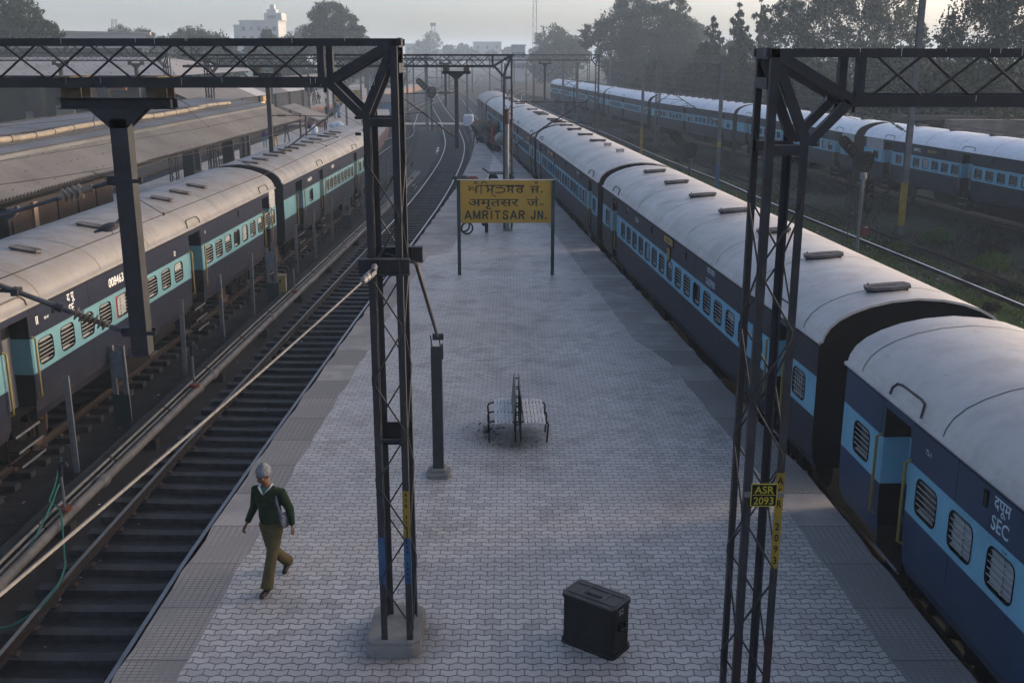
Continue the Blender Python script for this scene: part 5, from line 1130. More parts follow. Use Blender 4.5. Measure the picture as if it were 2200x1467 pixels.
for s_ in (-1, 1): m.bb((s_ * 0.15 - 0.018, -0.105, TH + 0.022), (s_ * 0.15 + 0.018, 0.105, TH + 0.030))
for s_ in (-1, 1):
    for k in range(17): m.ell((-0.32 + 0.04 * k, s_ * 0.175, TH + 0.023), (0.009, 0.009, 0.007), 0, 6)
    for k in range(7): m.ell((s_ * 0.345, -0.12 + 0.04 * k, TH + 0.023), (0.009, 0.009, 0.007), 0, 6)
m.build('lid_strap', trunkT, tk)
m = MB(); m.tube([(-0.08, -0.03, TH + 0.03), (-0.08, -0.09, TH + 0.05), (0.08, -0.09, TH + 0.05), (0.08, -0.03, TH + 0.03)], 0.011, 8); m.bb((-0.10, -0.045, TH + 0.022), (0.10, -0.02, TH + 0.032)); m.build('handle', trunkM, tk)
m = MB(); m.bb((TW / 2, -0.09, 0.34), (TW / 2 + 0.01, 0.09, 0.42)); m.tube([(TW / 2 + 0.005, -0.07, 0.38), (TW / 2 + 0.05, -0.06, 0.36), (TW / 2 + 0.05, 0.06, 0.36), (TW / 2 + 0.005, 0.07, 0.38)], 0.010, 6); m.box((TW / 2 + 0.012, -0.06, 0.38), (0.03, 0.035, 0.06)); m.box((TW / 2 + 0.012, 0.06, 0.38), (0.03, 0.035, 0.06)); m.build('handle', trunkM, tk)
text('52', 0.075, M('chalk', (0.40, 0.40, 0.40), 0.8), (TW / 2 + 0.003, -0.02, 0.54), (0, 1, 0), (0, 0, 1), 'lettering', tk, bold=-0.004)

# pipes, hydrants, rail posts beside the empty track
def along(poly, off, z, y0, y1, st=1.5): return [(lerp(poly, y) + off, y, z) for y in [y0 + st * k for k in range(int((y1 - y0) / st) + 1)]]
wp = thing('water_pipe', 'thick grey water pipe with collar joints running beside the empty track', 'pipe')
m = MB(); m.tube(along(C1, -1.74, -0.80, 4, 74), 0.086, 14); m.build('pipe_run', pipeM, wp)
for y in (12.2, 14.5, 18.7, 24.4, 25.6, 31.5, 37.5, 43.5, 49.5):
    m = MB(); x = lerp(C1, y) - 1.74; m.tube([(x, y - 0.16, -0.80), (x, y - 0.10, -0.80), (x, y - 0.08, -0.8), (x, y + 0.10, -0.80)], [0.088, 0.115, 0.128, 0.12], 14); m.build('collar', pipeM, wp)
for y in (13.3, 17.0, 21.2, 26.0, 30.4, 35.0, 40.0, 46): m = MB(); x = lerp(C1, y) - 1.74; m.bb((x - 0.14, y - 0.12, -1.12), (x + 0.14, y + 0.12, -0.88)); m.build('pipe_support', concD, wp)
for off, z, lb in ((-2.02, -0.74, 'thin pale pipe strapped above the thick water pipe, outer one'), (-1.93, -0.80, 'thin pale pipe strapped above the thick water pipe, inner one')):
    p = thing('thin_pipe', lb, 'pipe'); m = MB(); m.tube(along(C1, off, z, 4, 74), 0.029, 10); m.build('pipe_run', M('thin_pipe_paint', (0.19, 0.175, 0.155), 0.5, var=0.35, scale=5), p)
    m = MB()
    for k in range(14): y = 13.5 + 3.1 * k; x = lerp(C1, y) + off; m.tube([(x, y - 0.02, z), (x, y + 0.02, z)], 0.048, 10)
    m.build('pipe_clip', rust, p)
def hydrant(label, y, h):
    t = thing('hydrant', label, 'water hydrant', (lerp(C1, y) - 1.76, y, 0)); m = MB(); m.tube([(0, 0, -0.8), (0, 0, -0.72 + h)], 0.026, 8); m.build('riser', steelL, t)
    m = MB(); m.tube([(0, 0, -0.68), (0, 0, -0.62)], 0.12, 10); m.build('flange', M('flange_rust', (0.14, 0.045, 0.03), 0.8), t)
    m = MB(); m.tube([(0, 0, -0.76 + h), (0, 0, -0.50 + h)], 0.045, 8); m.tube([(0, 0, -0.52 + h), (0.12, -0.03, -0.5 + h), (0.14, -0.03, -0.58 + h)], 0.025, 8); m.tube([(-0.06, 0, -0.45 + h), (0.06, 0, -0.45 + h)], 0.012, 6); m.tube([(0, 0, -0.5 + h), (0, 0, -0.45 + h)], 0.012, 6); m.build('tap', M('tap_black', (0.02, 0.02, 0.03), 0.4), t); return t
hydrant('water hydrant with a green hose at the left edge', 17.1, 0.72)
hydrant('water hydrant behind the double rail post', 24.2, 0.85)
hydrant('third water hydrant, just past the yellow cabinet', 34.6, 0.9)
for y, lb in ((52, 'hydrant seen through the left tower'), (60, 'farther hydrant by the wet patches'), (68, 'farthest hydrant, a dark stub')): hydrant(lb, y, 0.8)
hs = thing('hose', 'green hose looping from the hydrant over the rail at the lower left', 'hose'); m = MB()
hp = [(-8.5, 18.6, -0.3), (-8.35, 17.9, -0.55), (-8.2, 17.3, -0.62), (-7.85, 16.9, -0.6), (-7.45, 16.0, -0.95), (-7.1, 15.2, -0.82), (-6.95, 14.5, -0.80), (-7.02, 13.9, -0.86), (-7.4, 13.6, -0.95), (-7.9, 13.8, -0.72), (-8.1, 14.6, -0.9), (-8.02, 15.6, -0.95), (-7.9, 16.5, -0.5), (-7.86, 17.0, -0.15)]
q = [V(p) for p in hp]; out = []
for i in range(len(q) - 1):
    a, b_, c, d = q[max(i - 1, 0)], q[i], q[i + 1], q[min(i + 2, len(q) - 1)]
    for k in range(6): u = k / 6; out.append(0.5 * ((2 * b_) + (c - a) * u + (2 * a - 5 * b_ + 4 * c - d) * u * u + (3 * b_ - a - 3 * c + d) * u ** 3))
m.tube(out + [q[-1]], 0.017, 8); m.build('hose_run', hoseM, hs)
posts = [(-8.78, 19.82, 0.93, 0), (-8.93, 22.9, 0.70, 1), (-8.53, 26.41, 0.94, 0), (-8.48, 29.89, 0.89, 0), (-8.17, 32.41, 1.04, 0), (-8.12, 35.0, 0.75, 1), (-8.10, 39.1, 0.9, 0), (-8.12, 42.9, 0.95, 0), (-8.05, 46.8, 0.9, 0), (-7.95, 50.5, 0.8, 1), (-7.8, 55, 0.9, 0), (-7.5, 64, 0.9, 0), (-7.3, 70, 0.9, 0)]
first = {}
for i, (x, y, zt, dbl) in enumerate(posts):
    GP = 'upright rail posts beside the left-hand coaches'
    nm_ = ['leftmost single rail post, standing by coach 008463', 'double rail post with a grey plate below the hanging post', 'single rail post behind the hydrant', 'single rail post with a yellow tie', 'single rail post with a blue tie before the yellow cabinet', 'double rail post behind the yellow cabinet', 'single rail post between the two left coaches', 'single rail post beside the open coach door', 'single rail post below the second left coach', 'double rail post just left of the left tower', 'single rail post just behind the left tower', 'small rail post seen through the left tower', 'farthest small rail post by the wet patches'][i]
    t = thing('rail_post', nm_, 'post', (x, y, 0), R(random.Random(i).uniform(-8, 8)), GP); t.rotation_euler[1] = R(random.Random(i + 50).uniform(-1.2, 1.2))
    for xx in ((0,) if not dbl else (-0.13, 0.13)):
        m = MB(); m.bb((xx - 0.055, -0.005, -1.15), (xx + 0.055, 0.005, zt)); m.bb((xx - 0.055, 0.005, -1.15), (xx - 0.045, 0.06, zt)); m.bb((xx + 0.045, 0.005, -1.15), (xx + 0.055, 0.06, zt)); m.build('upright', steelL, t)
    if dbl: m = MB(); m.bb((-0.12, -0.016, zt - 0.75), (0.12, -0.006, zt - 0.12)); m.build('plate', M('plate_blue_grey', (0.17, 0.20, 0.24), 0.6, var=0.4, scale=8), t); m = MB(); m.bb((-0.2, -0.018, -1.1), (0.2, -0.008, -0.45)); m.build('base_plate', M('plate_green', (0.03, 0.055, 0.05), 0.7), t)
    if i in (3, 4): m = MB(); m.tube([(0, 0.02, 0.25), (0, 0.02, 0.28)], 0.07, 8); m.build('tie', yellowP if i == 3 else blueP, t)
yb = thing('cabinet', 'yellow steel cabinet with a white side between the pipes and the rail posts', 'cabinet', (-7.92, 35.4, 0), R(10)); m = MB(); m.bb((-0.17, -0.16, -0.95), (0.17, 0.16, -0.28), 0); m.build('body', M('cabinet_ochre', (0.26, 0.19, 0.06), 0.6, var=0.3), yb)
m = MB(); m.bb((0.172, -0.15, -0.93), (0.178, 0.15, -0.29)); m.build('door', M('cabinet_white', (0.55, 0.54, 0.50), 0.6), yb); m = MB(); m.bb((-0.20, -0.19, -0.28), (0.21, 0.19, -0.25)); m.build('roof', M('cabinet_roof', (0.20, 0.15, 0.10), 0.7), yb); m = MB(); m.ell((-0.02, -0.163, -0.45), (0.03, 0.01, 0.05)); m.build('lock', blk, yb); m = MB(); m.bb((-0.05, -0.05, -1.12), (0.05, 0.05, -0.95)); m.build('leg', steel, yb)
yc = dup(yb); yc.location = (-7.2, 66, 0); yc['label'] = 'small far cabinet by the pipes, seen through the left tower'
lw = MB(); lw.sweep([(-0.10, 0), (-0.10, 0.32), (0.10, 0.32), (0.10, 0)], [(x, y, GZ - 0.02) for x, y, _ in along(C1, -2.25, 0, 4, 58)]); tag(lw.build('low_wall', M('pit_wall', (0.04, 0.042, 0.04), 0.85, var=0.4)), 'low dark wall between the pipes and the left-hand coach track', 'low wall')
pd = MB(); rp = random.Random(4)
for k in range(26):
    y = 52 + 48 * rp.random(); x = lerp(C1, y) - 1.32 + rp.uniform(-0.22, 0.12); n = 9; r0 = rp.uniform(0.10, 0.28)
    pd.add([(x + r0 * math.cos(6.283 * j / n) * rp.uniform(0.6, 1.1), y + 2.6 * r0 * math.sin(6.283 * j / n) * rp.uniform(0.6, 1.1), GZ + 0.03) for j in range(n)], [tuple(range(n))])
tag(pd.build('water', M('puddle', (0.02, 0.02, 0.02), 0.05, spec=0.6)), kind='structure')

# pigeons
def pigeon(label, p, rz, s_=1.0):
    t = thing('pigeon', label, 'pigeon', p, rz, 'pigeons'); m = MB(); m.ell((0, 0, 0.10), (0.13, 0.055, 0.06), 0, 12, Matrix.Rotation(R(-18), 3, 'Y')); m.ell((0.115, 0, 0.175), (0.035, 0.03, 0.035), 0, 10); m.tube([(0.08, 0, 0.12), (0.112, 0, 0.17)], [0.045, 0.03], 10); m.tube([(-0.10, 0, 0.075), (-0.22, 0, 0.035)], [0.035, 0.018], 6); m.tube([(0.145, 0, 0.175), (0.165, 0, 0.168)], [0.008, 0.003], 6)
    for q in (-0.018, 0.018): m.tube([(0.01, q, 0.06), (0.015, q, 0.0)], 0.006, 5)
    bm_ = remesh(m, 0.009, 2, 'body', [M('pigeon_grey', (0.10, 0.105, 0.125), 0.7, var=0.35, scale=14)]); link('body', bm_, t)
    for q in (-1, 1): w_ = MB(); w_.ell((-0.03, q * 0.05, 0.115), (0.12, 0.012, 0.035), 0, 10, Matrix.Rotation(R(-14), 3, 'Y')); w_.build('wing', M('pigeon_wing', (0.055, 0.058, 0.07), 0.7, var=0.3, scale=30), t)
    t.scale = (s_, s_, s_); return t
pigeon('pigeon on the overhead wire just left of the hanging post', (-5.42, 14.15, 4.69), R(15))
pigeon('pigeon on the upper wire at the far left', (-6.0, 12.55, 5.10), R(-15))
pigeon('pigeon perched on the gantry boom above the hazy trees, left one', (-11.4, 43.7, 7.03), R(180), 1.3)
pigeon('pigeon perched on the gantry boom above the hazy trees, right one', (-10.3, 43.7, 7.03), R(0), 1.2)

# ================================================================== the man on the platform
def hand(mb, w_, d, palm, s_, curl=0.5, sc=1.0):
    """w_ wrist, d direction of the hand, palm = palm normal, s_ = side of the thumb"""
    d = V(d).normalized(); pn = V(palm).normalized(); sd_ = d.cross(pn).normalized() * s_; c = V(w_) + d * 0.05 * sc
    mb.ell(c, (0.040 * sc, 0.018 * sc, 0.050 * sc), 0, 10, Matrix((sd_, pn, d)).transposed())
    for k, (o, ln) in enumerate(((0.030, 0.070), (0.011, 0.078), (-0.010, 0.072), (-0.029, 0.056))):
        a = V(w_) + d * 0.088 * sc + sd_ * o * sc; cu = curl + 0.12 * k; b_ = a + (d * math.cos(cu * 0.5) + pn * math.sin(cu * 0.5)) * ln * 0.55 * sc; c2 = b_ + (d * math.cos(cu * 1.3) + pn * math.sin(cu * 1.3)) * ln * 0.5 * sc
        mb.tube([a - d * 0.02 * sc, a, b_, c2], [0.010 * sc, 0.0098 * sc, 0.009 * sc, 0.0075 * sc], 8)
    a = V(w_) + d * 0.03 * sc + sd_ * 0.03 * sc; b_ = a + (d * 0.7 + sd_ * 0.55 + pn * 0.3).normalized() * 0.036 * sc; c2 = b_ + (d * 0.9 + pn * 0.35).normalized() * 0.03 * sc; mb.tube([a - sd_ * 0.02 * sc, a, b_, c2], [0.012 * sc, 0.012 * sc, 0.0105 * sc, 0.0085 * sc], 8)
J = dict(pel=V((0, 0.0, 0.93)), ch=V((0, -0.035, 1.26)), nk=V((0, -0.045, 1.465)), hd=V((-0.02, -0.085, 1.625)),
         ls=V((0.18, -0.02, 1.375)), le=V((0.262, 0.055, 1.11)), lh=V((0.315, 0.0, 0.90)), rs=V((-0.18, -0.02, 1.375)), re=V((-0.258, 0.02, 1.10)), rh=V((-0.315, -0.10, 0.90)),
         lk=V((0.09, -0.20, 0.50)), la=V((0.055, -0.33, 0.085)), rk=V((-0.055, 0.06, 0.49)), ra=V((-0.02, 0.40, 0.125)))
MAN_P = (-3.27, 13.18, 0); MAN_R = R(-17)
hr_ = Matrix.Rotation(R(-22), 3, 'Z') @ Matrix.Rotation(R(16), 3, 'X'); H = J['hd']
def hp_(x, y, z): return H + hr_ @ V((x, y, z))
b = MB()
b.ell(hp_(0, 0.012, 0.03), (0.078, 0.098, 0.105), 0, 16, hr_); b.ell(hp_(0, -0.022, -0.045), (0.062, 0.070, 0.075), 0, 14, hr_); b.ell(hp_(0, -0.055, -0.085), (0.03, 0.028, 0.024), 0, 10, hr_)
b.tube([hp_(0, -0.088, 0.02), hp_(0, -0.112, -0.022), hp_(0, -0.09, -0.034)], [0.009, 0.016, 0.013], 8); b.ell(hp_(0, -0.086, 0.034), (0.055, 0.016, 0.011), 0, 10, hr_)
for q in (-1, 1): b.ell(hp_(q * 0.079, 0.015, 0.0), (0.010, 0.022, 0.032), 0, 8, hr_); b.ell(hp_(q * 0.045, -0.07, -0.01), (0.022, 0.018, 0.018), 0, 8, hr_)
b.ell(hp_(0, -0.086, -0.054), (0.026, 0.012, 0.006), 0, 8, hr_); b.ell(hp_(0, -0.084, -0.066), (0.022, 0.012, 0.007), 0, 8, hr_)
b.tube([J['nk'] - V((0, 0, 0.06)), J['hd'] + V((0, 0.02, -0.05))], [0.062, 0.055], 12)
b.ell(J['ch'], (0.165, 0.105, 0.22), 0, 14); b.ell(J['pel'], (0.15, 0.105, 0.13), 0, 14); b.tube([J['pel'], J['ch']], [0.13, 0.14], 12)
for s_, sh, el, ha in ((1, 'ls', 'le', 'lh'), (-1, 'rs', 're', 'rh')):
    b.tube([J['ch'] + V((s_ * 0.1, 0, 0.12)), J[sh], J[el], J[ha]], [0.07, 0.058, 0.042, 0.028], 10); d = (J[ha] - J[el]).normalized(); hand(b, J[ha], (d + V((0, -0.15 if s_ < 0 else -0.1, 0))).normalized(), (-s_, 0.15, 0), s_ if s_ > 0 else 1, 0.55 if s_ < 0 else 1.0)
for s_, kn, an in ((1, 'lk', 'la'), (-1, 'rk', 'ra')): b.tube([J['pel'] + V((s_ * 0.085, 0, -0.02)), J[kn], J[an]], [0.085, 0.055, 0.038], 10)
man = link('person', remesh(b, 0.0075, 2, 'person', [skinM]), None, MAN_P, MAN_R); tag(man, 'man in a green sweater, khaki trousers and grey knit cap walking towards the camera', 'person')
c = MB(); c.ell(J['ch'] + V((0, -0.005, 0.0)), (0.185, 0.128, 0.23), 0, 16); c.ell(J['pel'] + V((0, -0.012, 0.08)), (0.17, 0.128, 0.13), 0, 16); c.tube([J['pel'] + V((0, -0.01, 0.0)), J['pel'] + V((0, -0.01, 0.10)), J['ch']], [0.142, 0.158, 0.15], 16); c.ell(J['nk'] + V((0, 0.01, -0.055)), (0.105, 0.085, 0.06), 0, 12)
for s_, sh, el, ha in ((1, 'ls', 'le', 'lh'), (-1, 'rs', 're', 'rh')): c.tube([J['ch'] + V((s_ * 0.09, 0, 0.11)), J[sh], J[el], J[ha].lerp(J[el], 0.06)], [0.088, 0.078, 0.060, 0.043], 12)
link('sweater', remesh(c, 0.011, 3, 'sweater', [M('green_wool', (0.011, 0.025, 0.010), 0.95, var=0.3, scale=14, bump=0.9, bscale=13, spec=0.1)]), man)
c = MB(); c.ell(J['pel'] + V((0, 0.005, -0.01)), (0.165, 0.118, 0.13), 0, 14)
for s_, kn, an in ((1, 'lk', 'la'), (-1, 'rk', 'ra')):
    A_, K_, N_ = J['pel'] + V((s_ * 0.08, 0, -0.03)), J[kn], J[an]
    c.tube([A_, A_.lerp(K_, 0.55), K_, K_.lerp(N_, 0.55), N_ + V((0, 0.015, 0.0))], [0.105, 0.092, 0.078, 0.078, 0.088], 12)
    for k in range(3): p_ = K_.lerp(N_, 0.25 + 0.3 * k); c.ell(p_, (0.082, 0.082, 0.018), 0, 10, Matrix.Rotation(R(20 - 25 * k), 3, 'X'))
link('trousers', remesh(c, 0.011, 2, 'trousers', [M('khaki_cloth', (0.088, 0.068, 0.028), 0.9, var=0.35, scale=10, bump=1.0, bscale=11, spec=0.15)]), man)
for N_, dr in ((J['la'], V((0.0, -1, -0.02))), (J['ra'], V((0.05, -0.85, -0.45)))):
    sh_ = MB(); dr = dr.normalized(); u = V((1, 0, 0)); n_ = u.cross(dr) * -1
    mm_ = Matrix((u, -dr, n_ if n_.z > 0 else -n_)).transposed(); sh_.ell(N_ + dr * 0.045 - V((0, 0, 0.035)), (0.044, 0.125, 0.042), 0, 14, mm_); sh_.ell(N_ - V((0, -0.02, 0.015)), (0.044, 0.055, 0.06), 0, 12, mm_); sh_.ell(N_ + dr * 0.12 - V((0, 0, 0.045)), (0.043, 0.05, 0.028), 0, 12, mm_)
    link('shoe', remesh(sh_, 0.009, 1, 'shoe', [M('shoe_leather', (0.018, 0.016, 0.015), 0.4)]), man)
c = MB(); c.ell(hp_(0, 0.016, 0.062), (0.096, 0.114, 0.095), 0, 16, hr_); c.tube([hp_(0, 0.012, 0.015), hp_(0, 0.012, 0.05)], [0.103, 0.106], 18); c.ell(hp_(0.0, 0.03, 0.145), (0.055, 0.06, 0.03), 0, 10, hr_)
cut = remesh(c, 0.009, 2, 'cap', [M('grey_knit', (0.17, 0.18, 0.205), 0.95, var=0.25, scale=25, bump=0.6, bscale=110, spec=0.1)]); link('cap', cut, man)
c = MB()
for s_ in (-1, 1):
    p0, p1, p2 = J['nk'] + V((s_ * 0.075, 0.01, 0.045)), J['nk'] + V((s_ * 0.06, -0.075, 0.0)), J['nk'] + V((0.0, -0.115, -0.095)); w_ = V((s_ * 0.012, -0.016, 0.006))
    c.add([p0, p1, p2, p2 + V((s_ * 0.022, -0.012, 0.03)), p1 + V((s_ * 0.03, -0.02, 0.0)), p0 + V((s_ * 0.02, 0, -0.01))], [(0, 1, 4, 5), (1, 2, 3, 4)] if s_ > 0 else [(5, 4, 1, 0), (4, 3, 2, 1)])
c.build('collar', M('shirt_white', (0.60, 0.60, 0.58), 0.8), man)
c = MB(); c.add([J['nk'] + V((-0.05, -0.066, 0.0)), J['nk'] + V((0.05, -0.066, 0.0)), J['nk'] + V((0, -0.118, -0.09))], [(0, 1, 2)]); c.build('undershirt', M('shirt_green', (0.05, 0.12, 0.07), 0.8), man)
c = MB(); c.ell(hp_(0, -0.098, -0.041), (0.028, 0.010, 0.007), 0, 8, hr_); c.build('moustache', hairM, man)
bag = MB(); SH = J['ls'] + V((-0.055, -0.02, 0.07)); pts = [J['ls'] + V((-0.03, 0.12, -0.06)), SH, J['ls'] + V((-0.01, -0.11, -0.10)), J['ls'] + V((0.045, -0.10, -0.30)), V((0.205, -0.075, 1.03))]
bag.tube(pts, [0.018, 0.020, 0.02, 0.024, 0.05], 8); bag.ell((0.225, -0.02, 0.985), (0.035, 0.13, 0.115), 0, 14, Matrix.Rotation(R(-8), 3, 'Y'))
sb_ = link('shoulder_bag', remesh(bag, 0.010, 2, 'shoulder_bag', [M('bag_cloth', (0.085, 0.09, 0.12), 0.85, var=0.25, scale=10)]), None, MAN_P, MAN_R); tag(sb_, 'dark grey-blue cloth bag slung from the walking man\'s shoulder', 'bag')
pp = MB(); pp.box((0.318, -0.045, 0.795), (0.012, 0.085, 0.06), 0, Matrix.Rotation(R(25), 3, 'X')); tag(pp.build('papers', M('paper_grey', (0.34, 0.34, 0.35), 0.7), None, MAN_P, MAN_R), 'small folded papers held in the walking man\'s left hand', 'papers')

# ================================================================== smaller people
def figure(kind):
    """small clothed figure, one surface, coloured by body region: slots skin, hair, top, legs"""
    st, arm, shawl = {'walk': (0.28, 0.15, 0), 'stand': (0.04, 0.05, 0), 'shawl': (0.16, 0.0, 1), 'bend': (0.15, 0.4, 0), 'sari': (0.06, 0.05, 2)}[kind]
    f = MB(); lean = 0.35 if kind == 'bend' else 0.0; ch = V((0, -lean * 0.5, 1.28 - lean * 0.25)); hd = V((0, -lean - 0.02, 1.60 - lean * 0.5))
    f.ell(hd, (0.085, 0.10, 0.12), 0, 10); f.tube([ch, hd], [0.09, 0.055], 8); f.ell(ch - V((0, 0, 0.04)), (0.19, 0.13, 0.24), 0, 10); f.ell((0, 0, 0.95), (0.16, 0.13, 0.16), 0, 10); f.tube([V((0, 0, 0.95)), ch], 0.14, 10)
    for s_ in (-1, 1):
        y = s_ * st; f.tube([(s_ * 0.09, 0, 0.92), (s_ * 0.09, y * 0.45 - 0.03, 0.5), (s_ * 0.09, y, 0.07)], [0.095, 0.07, 0.055], 8); f.tube([(s_ * 0.09, y + 0.05, 0.045), (s_ * 0.09, y - 0.16, 0.04)], 0.045, 8)
        f.tube([ch + V((s_ * 0.18, 0, 0.12)), ch + V((s_ * 0.25, s_ * -st * 0.3 - arm * 0.3, -0.16)), ch + V((s_ * 0.24, s_ * -st * 0.5 - arm, -0.40))], [0.06, 0.05, 0.04], 8)
    if shawl == 1: f.ell((0, 0, 1.10), (0.25, 0.19, 0.36), 0, 12)
    if shawl == 2: f.tube([(0, 0, 1.0), (0, 0, 0.08)], [0.16, 0.24], 12); f.ell(hd + V((0, 0.03, 0.02)), (0.11, 0.12, 0.14), 0, 10)
    me = remesh(f, 0.028, 2, 'person', [skinM] * 4)
    mi = []
    for p in me.polygons:
        c = p.center; near = (c - hd).length < 0.17 and c.z > hd.z - 0.14
        if near: mi.append((1 if (c.y > hd.y + 0.015 or c.z > hd.z + 0.055) else 0) if shawl != 2 else (0 if c.y < hd.y - 0.04 else 2))
        elif c.z < 0.06: mi.append(1)
        elif c.z < 0.88 and abs(c.x) < 0.23 and not shawl == 2 and not (abs(c.x) > 0.2): mi.append(3)
        elif abs(c.x) > 0.2 and c.z < 0.93 + 0 * lean and shawl != 1: mi.append(0)
        else: mi.append(2)
    me.polygons.foreach_set('material_index', mi); return me
FIG = {k: figure(k) for k in ('walk', 'stand', 'shawl', 'bend', 'sari')}
CL = {k: M('cloth_' + k, c, 0.9, var=0.2) for k, c in dict(purple=(0.055, 0.02, 0.075), teal=(0.06, 0.15, 0.15), brown=(0.075, 0.05, 0.042), mustard=(0.38, 0.26, 0.08), black=(0.02, 0.02, 0.022), navy=(0.022, 0.03, 0.055), blue=(0.05, 0.22, 0.42), red=(0.22, 0.03, 0.025), khaki=(0.12, 0.10, 0.06), grey=(0.11, 0.11, 0.12), maroon=(0.10, 0.025, 0.03), white=(0.45, 0.45, 0.46), denim=(0.05, 0.07, 0.12), orange=(0.35, 0.13, 0.03)).items()}
def small_person(label, kind, x, y, rz, top, legs, h=1.7, z=0.0, group=None):
    o = link('person', FIG[kind], None, (x, y, z), rz); tag(o, label, 'person', group); s_ = h / 1.72; o.scale = (s_, s_, s_)
    for i, mm in enumerate((skinM, hairM, CL[top], CL[legs])): o.material_slots[i].link = 'OBJECT'; o.material_slots[i].material = mm
    return o
small_person('person in a dark purple shawl and teal trousers, seen from behind on the second platform', 'shawl', -19.15, 83.0, R(180), 'purple', 'teal', 1.45)
small_person('person in a brown shawl and mustard trousers, seen from behind on the second platform', 'shawl', -18.6, 84.3, R(172), 'brown', 'mustard', 1.5)
small_person('person in a dark jacket and jeans walking ahead of the two shawled figures', 'walk', -18.5, 88.0, R(165), 'brown', 'denim', 1.62)
small_person('dark-clad person standing alone near the slim masts on the second platform', 'stand', -17.2, 99, R(30), 'navy', 'navy', 1.7)
small_person('woman in a bright blue wrap on the second platform', 'sari', -19.6, 122, R(120), 'blue', 'blue', 1.7)
small_person('dark figure just left of the woman in blue', 'stand', -20.3, 118, R(-30), 'black', 'black', 1.7)
small_person('grey-clad figure just right of the woman in blue', 'stand', -17.2, 121, R(60), 'grey', 'navy', 1.7)
small_person('porter in dark clothes pushing at the left end of the loaded cart', 'bend', -2.95, 87.0, R(-80), 'black', 'navy', 1.7)
small_person('porter standing in the middle before the loaded cart', 'stand', -2.2, 86.6, R(150), 'navy', 'denim', 1.7)
small_person('porter in a dull red wrap at the right end of the loaded cart', 'sari', -1.55, 85.9, R(190), 'red', 'red', 1.62)
small_person('dark porter behind the right end of the loaded cart', 'stand', -1.1, 87.6, R(150), 'black', 'black', 1.66)
rc = random.Random(77); tops = ['black', 'navy', 'brown', 'grey', 'maroon', 'khaki', 'white', 'denim', 'orange', 'purple']
for k in range(58):
    y = 102 + 58 * rc.random(); x = -29.8 + (y - 90) * 0.055 - 0.5 - abs(rc.gauss(0, 2.6))
    small_person('one of the waiting crowd on the hazy far-left platform', rc.choice(('stand', 'stand', 'walk', 'shawl')), x, y, rc.uniform(0, 6.28), rc.choice(tops), rc.choice(('black', 'navy', 'khaki', 'denim')), rc.uniform(1.5, 1.78), group='crowd on the far-left platform')

# ================================================================== carts, loads, bundles
def bundle(label, x, y, z, r, m_, seed, name='bundle', cat='bundle', group=None, n=5):
    rb = random.Random(seed); q = MB()
    for k in range(n): q.ell((rb.uniform(-0.5, 0.5) * r[0], rb.uniform(-0.5, 0.5) * r[1], r[2] * rb.uniform(0.5, 0.9)), (r[0] * rb.uniform(0.5, 0.8), r[1] * rb.uniform(0.5, 0.8), r[2] * rb.uniform(0.5, 0.75)), 0, 10)
    o = link(name, remesh(q, 0.05, 3, name, [m_]), None, (x, y, z)); tag(o, label, cat, group); return o
def handcart(label, x, y, rz, load=None):
    t = thing('handcart', label, 'handcart', (x, y, 0), rz); m = MB(); m.bb((-0.7, -0.42, 0.52), (0.7, 0.42, 0.60)); m.build('deck', M('cart_wood', (0.12, 0.10, 0.085), 0.8, var=0.4), t)
    for sx in (-0.45, 0.45):
        for sy in (-0.36, 0.36): m = MB(); m.lathe([(0.0, -0.04), (0.22, -0.04), (0.26, -0.03), (0.26, 0.03), (0.22, 0.04), (0, 0.04)], (sx, sy, 0.26), (0, 1, 0), 14); m.build('wheel', blk, t)
    m = MB(); m.tube([(-0.7, -0.35, 0.56), (-1.05, -0.3, 0.82), (-1.05, 0.3, 0.82), (-0.7, 0.35, 0.56)], 0.022, 6); m.build('handle', steel, t); return t
handcart('flat empty handcart standing beside the round platform pole', -0.6, 59.8, R(4))
handcart('handcart heaped with sacks in front of the porters', -2.1, 88.0, R(8)); handcart('handcart with a pale canvas-covered load by the right-hand coaches', -0.7, 79.5, R(15))
bundle('big brown sack load on the porters\' cart', -2.5, 88.0, 0.60, (0.9, 0.6, 0.85), M('sack_brown', (0.12, 0.095, 0.07), 0.9, var=0.3), 1, 'sack', 'sack')
bundle('dark second sack load on the porters\' cart, towards the coaches', -1.5, 88.1, 0.60, (0.8, 0.55, 0.9), M('sack_dark', (0.06, 0.055, 0.05), 0.9), 2, 'sack', 'sack')
bundle('pale canvas-covered load on the handcart by the coaches', -0.7, 79.5, 0.60, (0.62, 0.5, 0.55), M('canvas_pale', (0.30, 0.29, 0.27), 0.9), 3, 'covered_load', 'load', n=7)
wl = MB(); wl.prism(rrect(1.15, 1.0, 0.2), -0.85, 0.25); wl.prism(rrect(1.0, 0.85, 0.25), 0.25, 0.42); tag(link('wrapped_load', remesh(wl, 0.05, 2, 'wrapped_load', [M('plastic_white', (0.62, 0.66, 0.72), 0.5, var=0.2, scale=3)]), None, (-4.9, 121.5, 0)), 'white plastic-wrapped load standing at the end of the foot crossing', 'load')
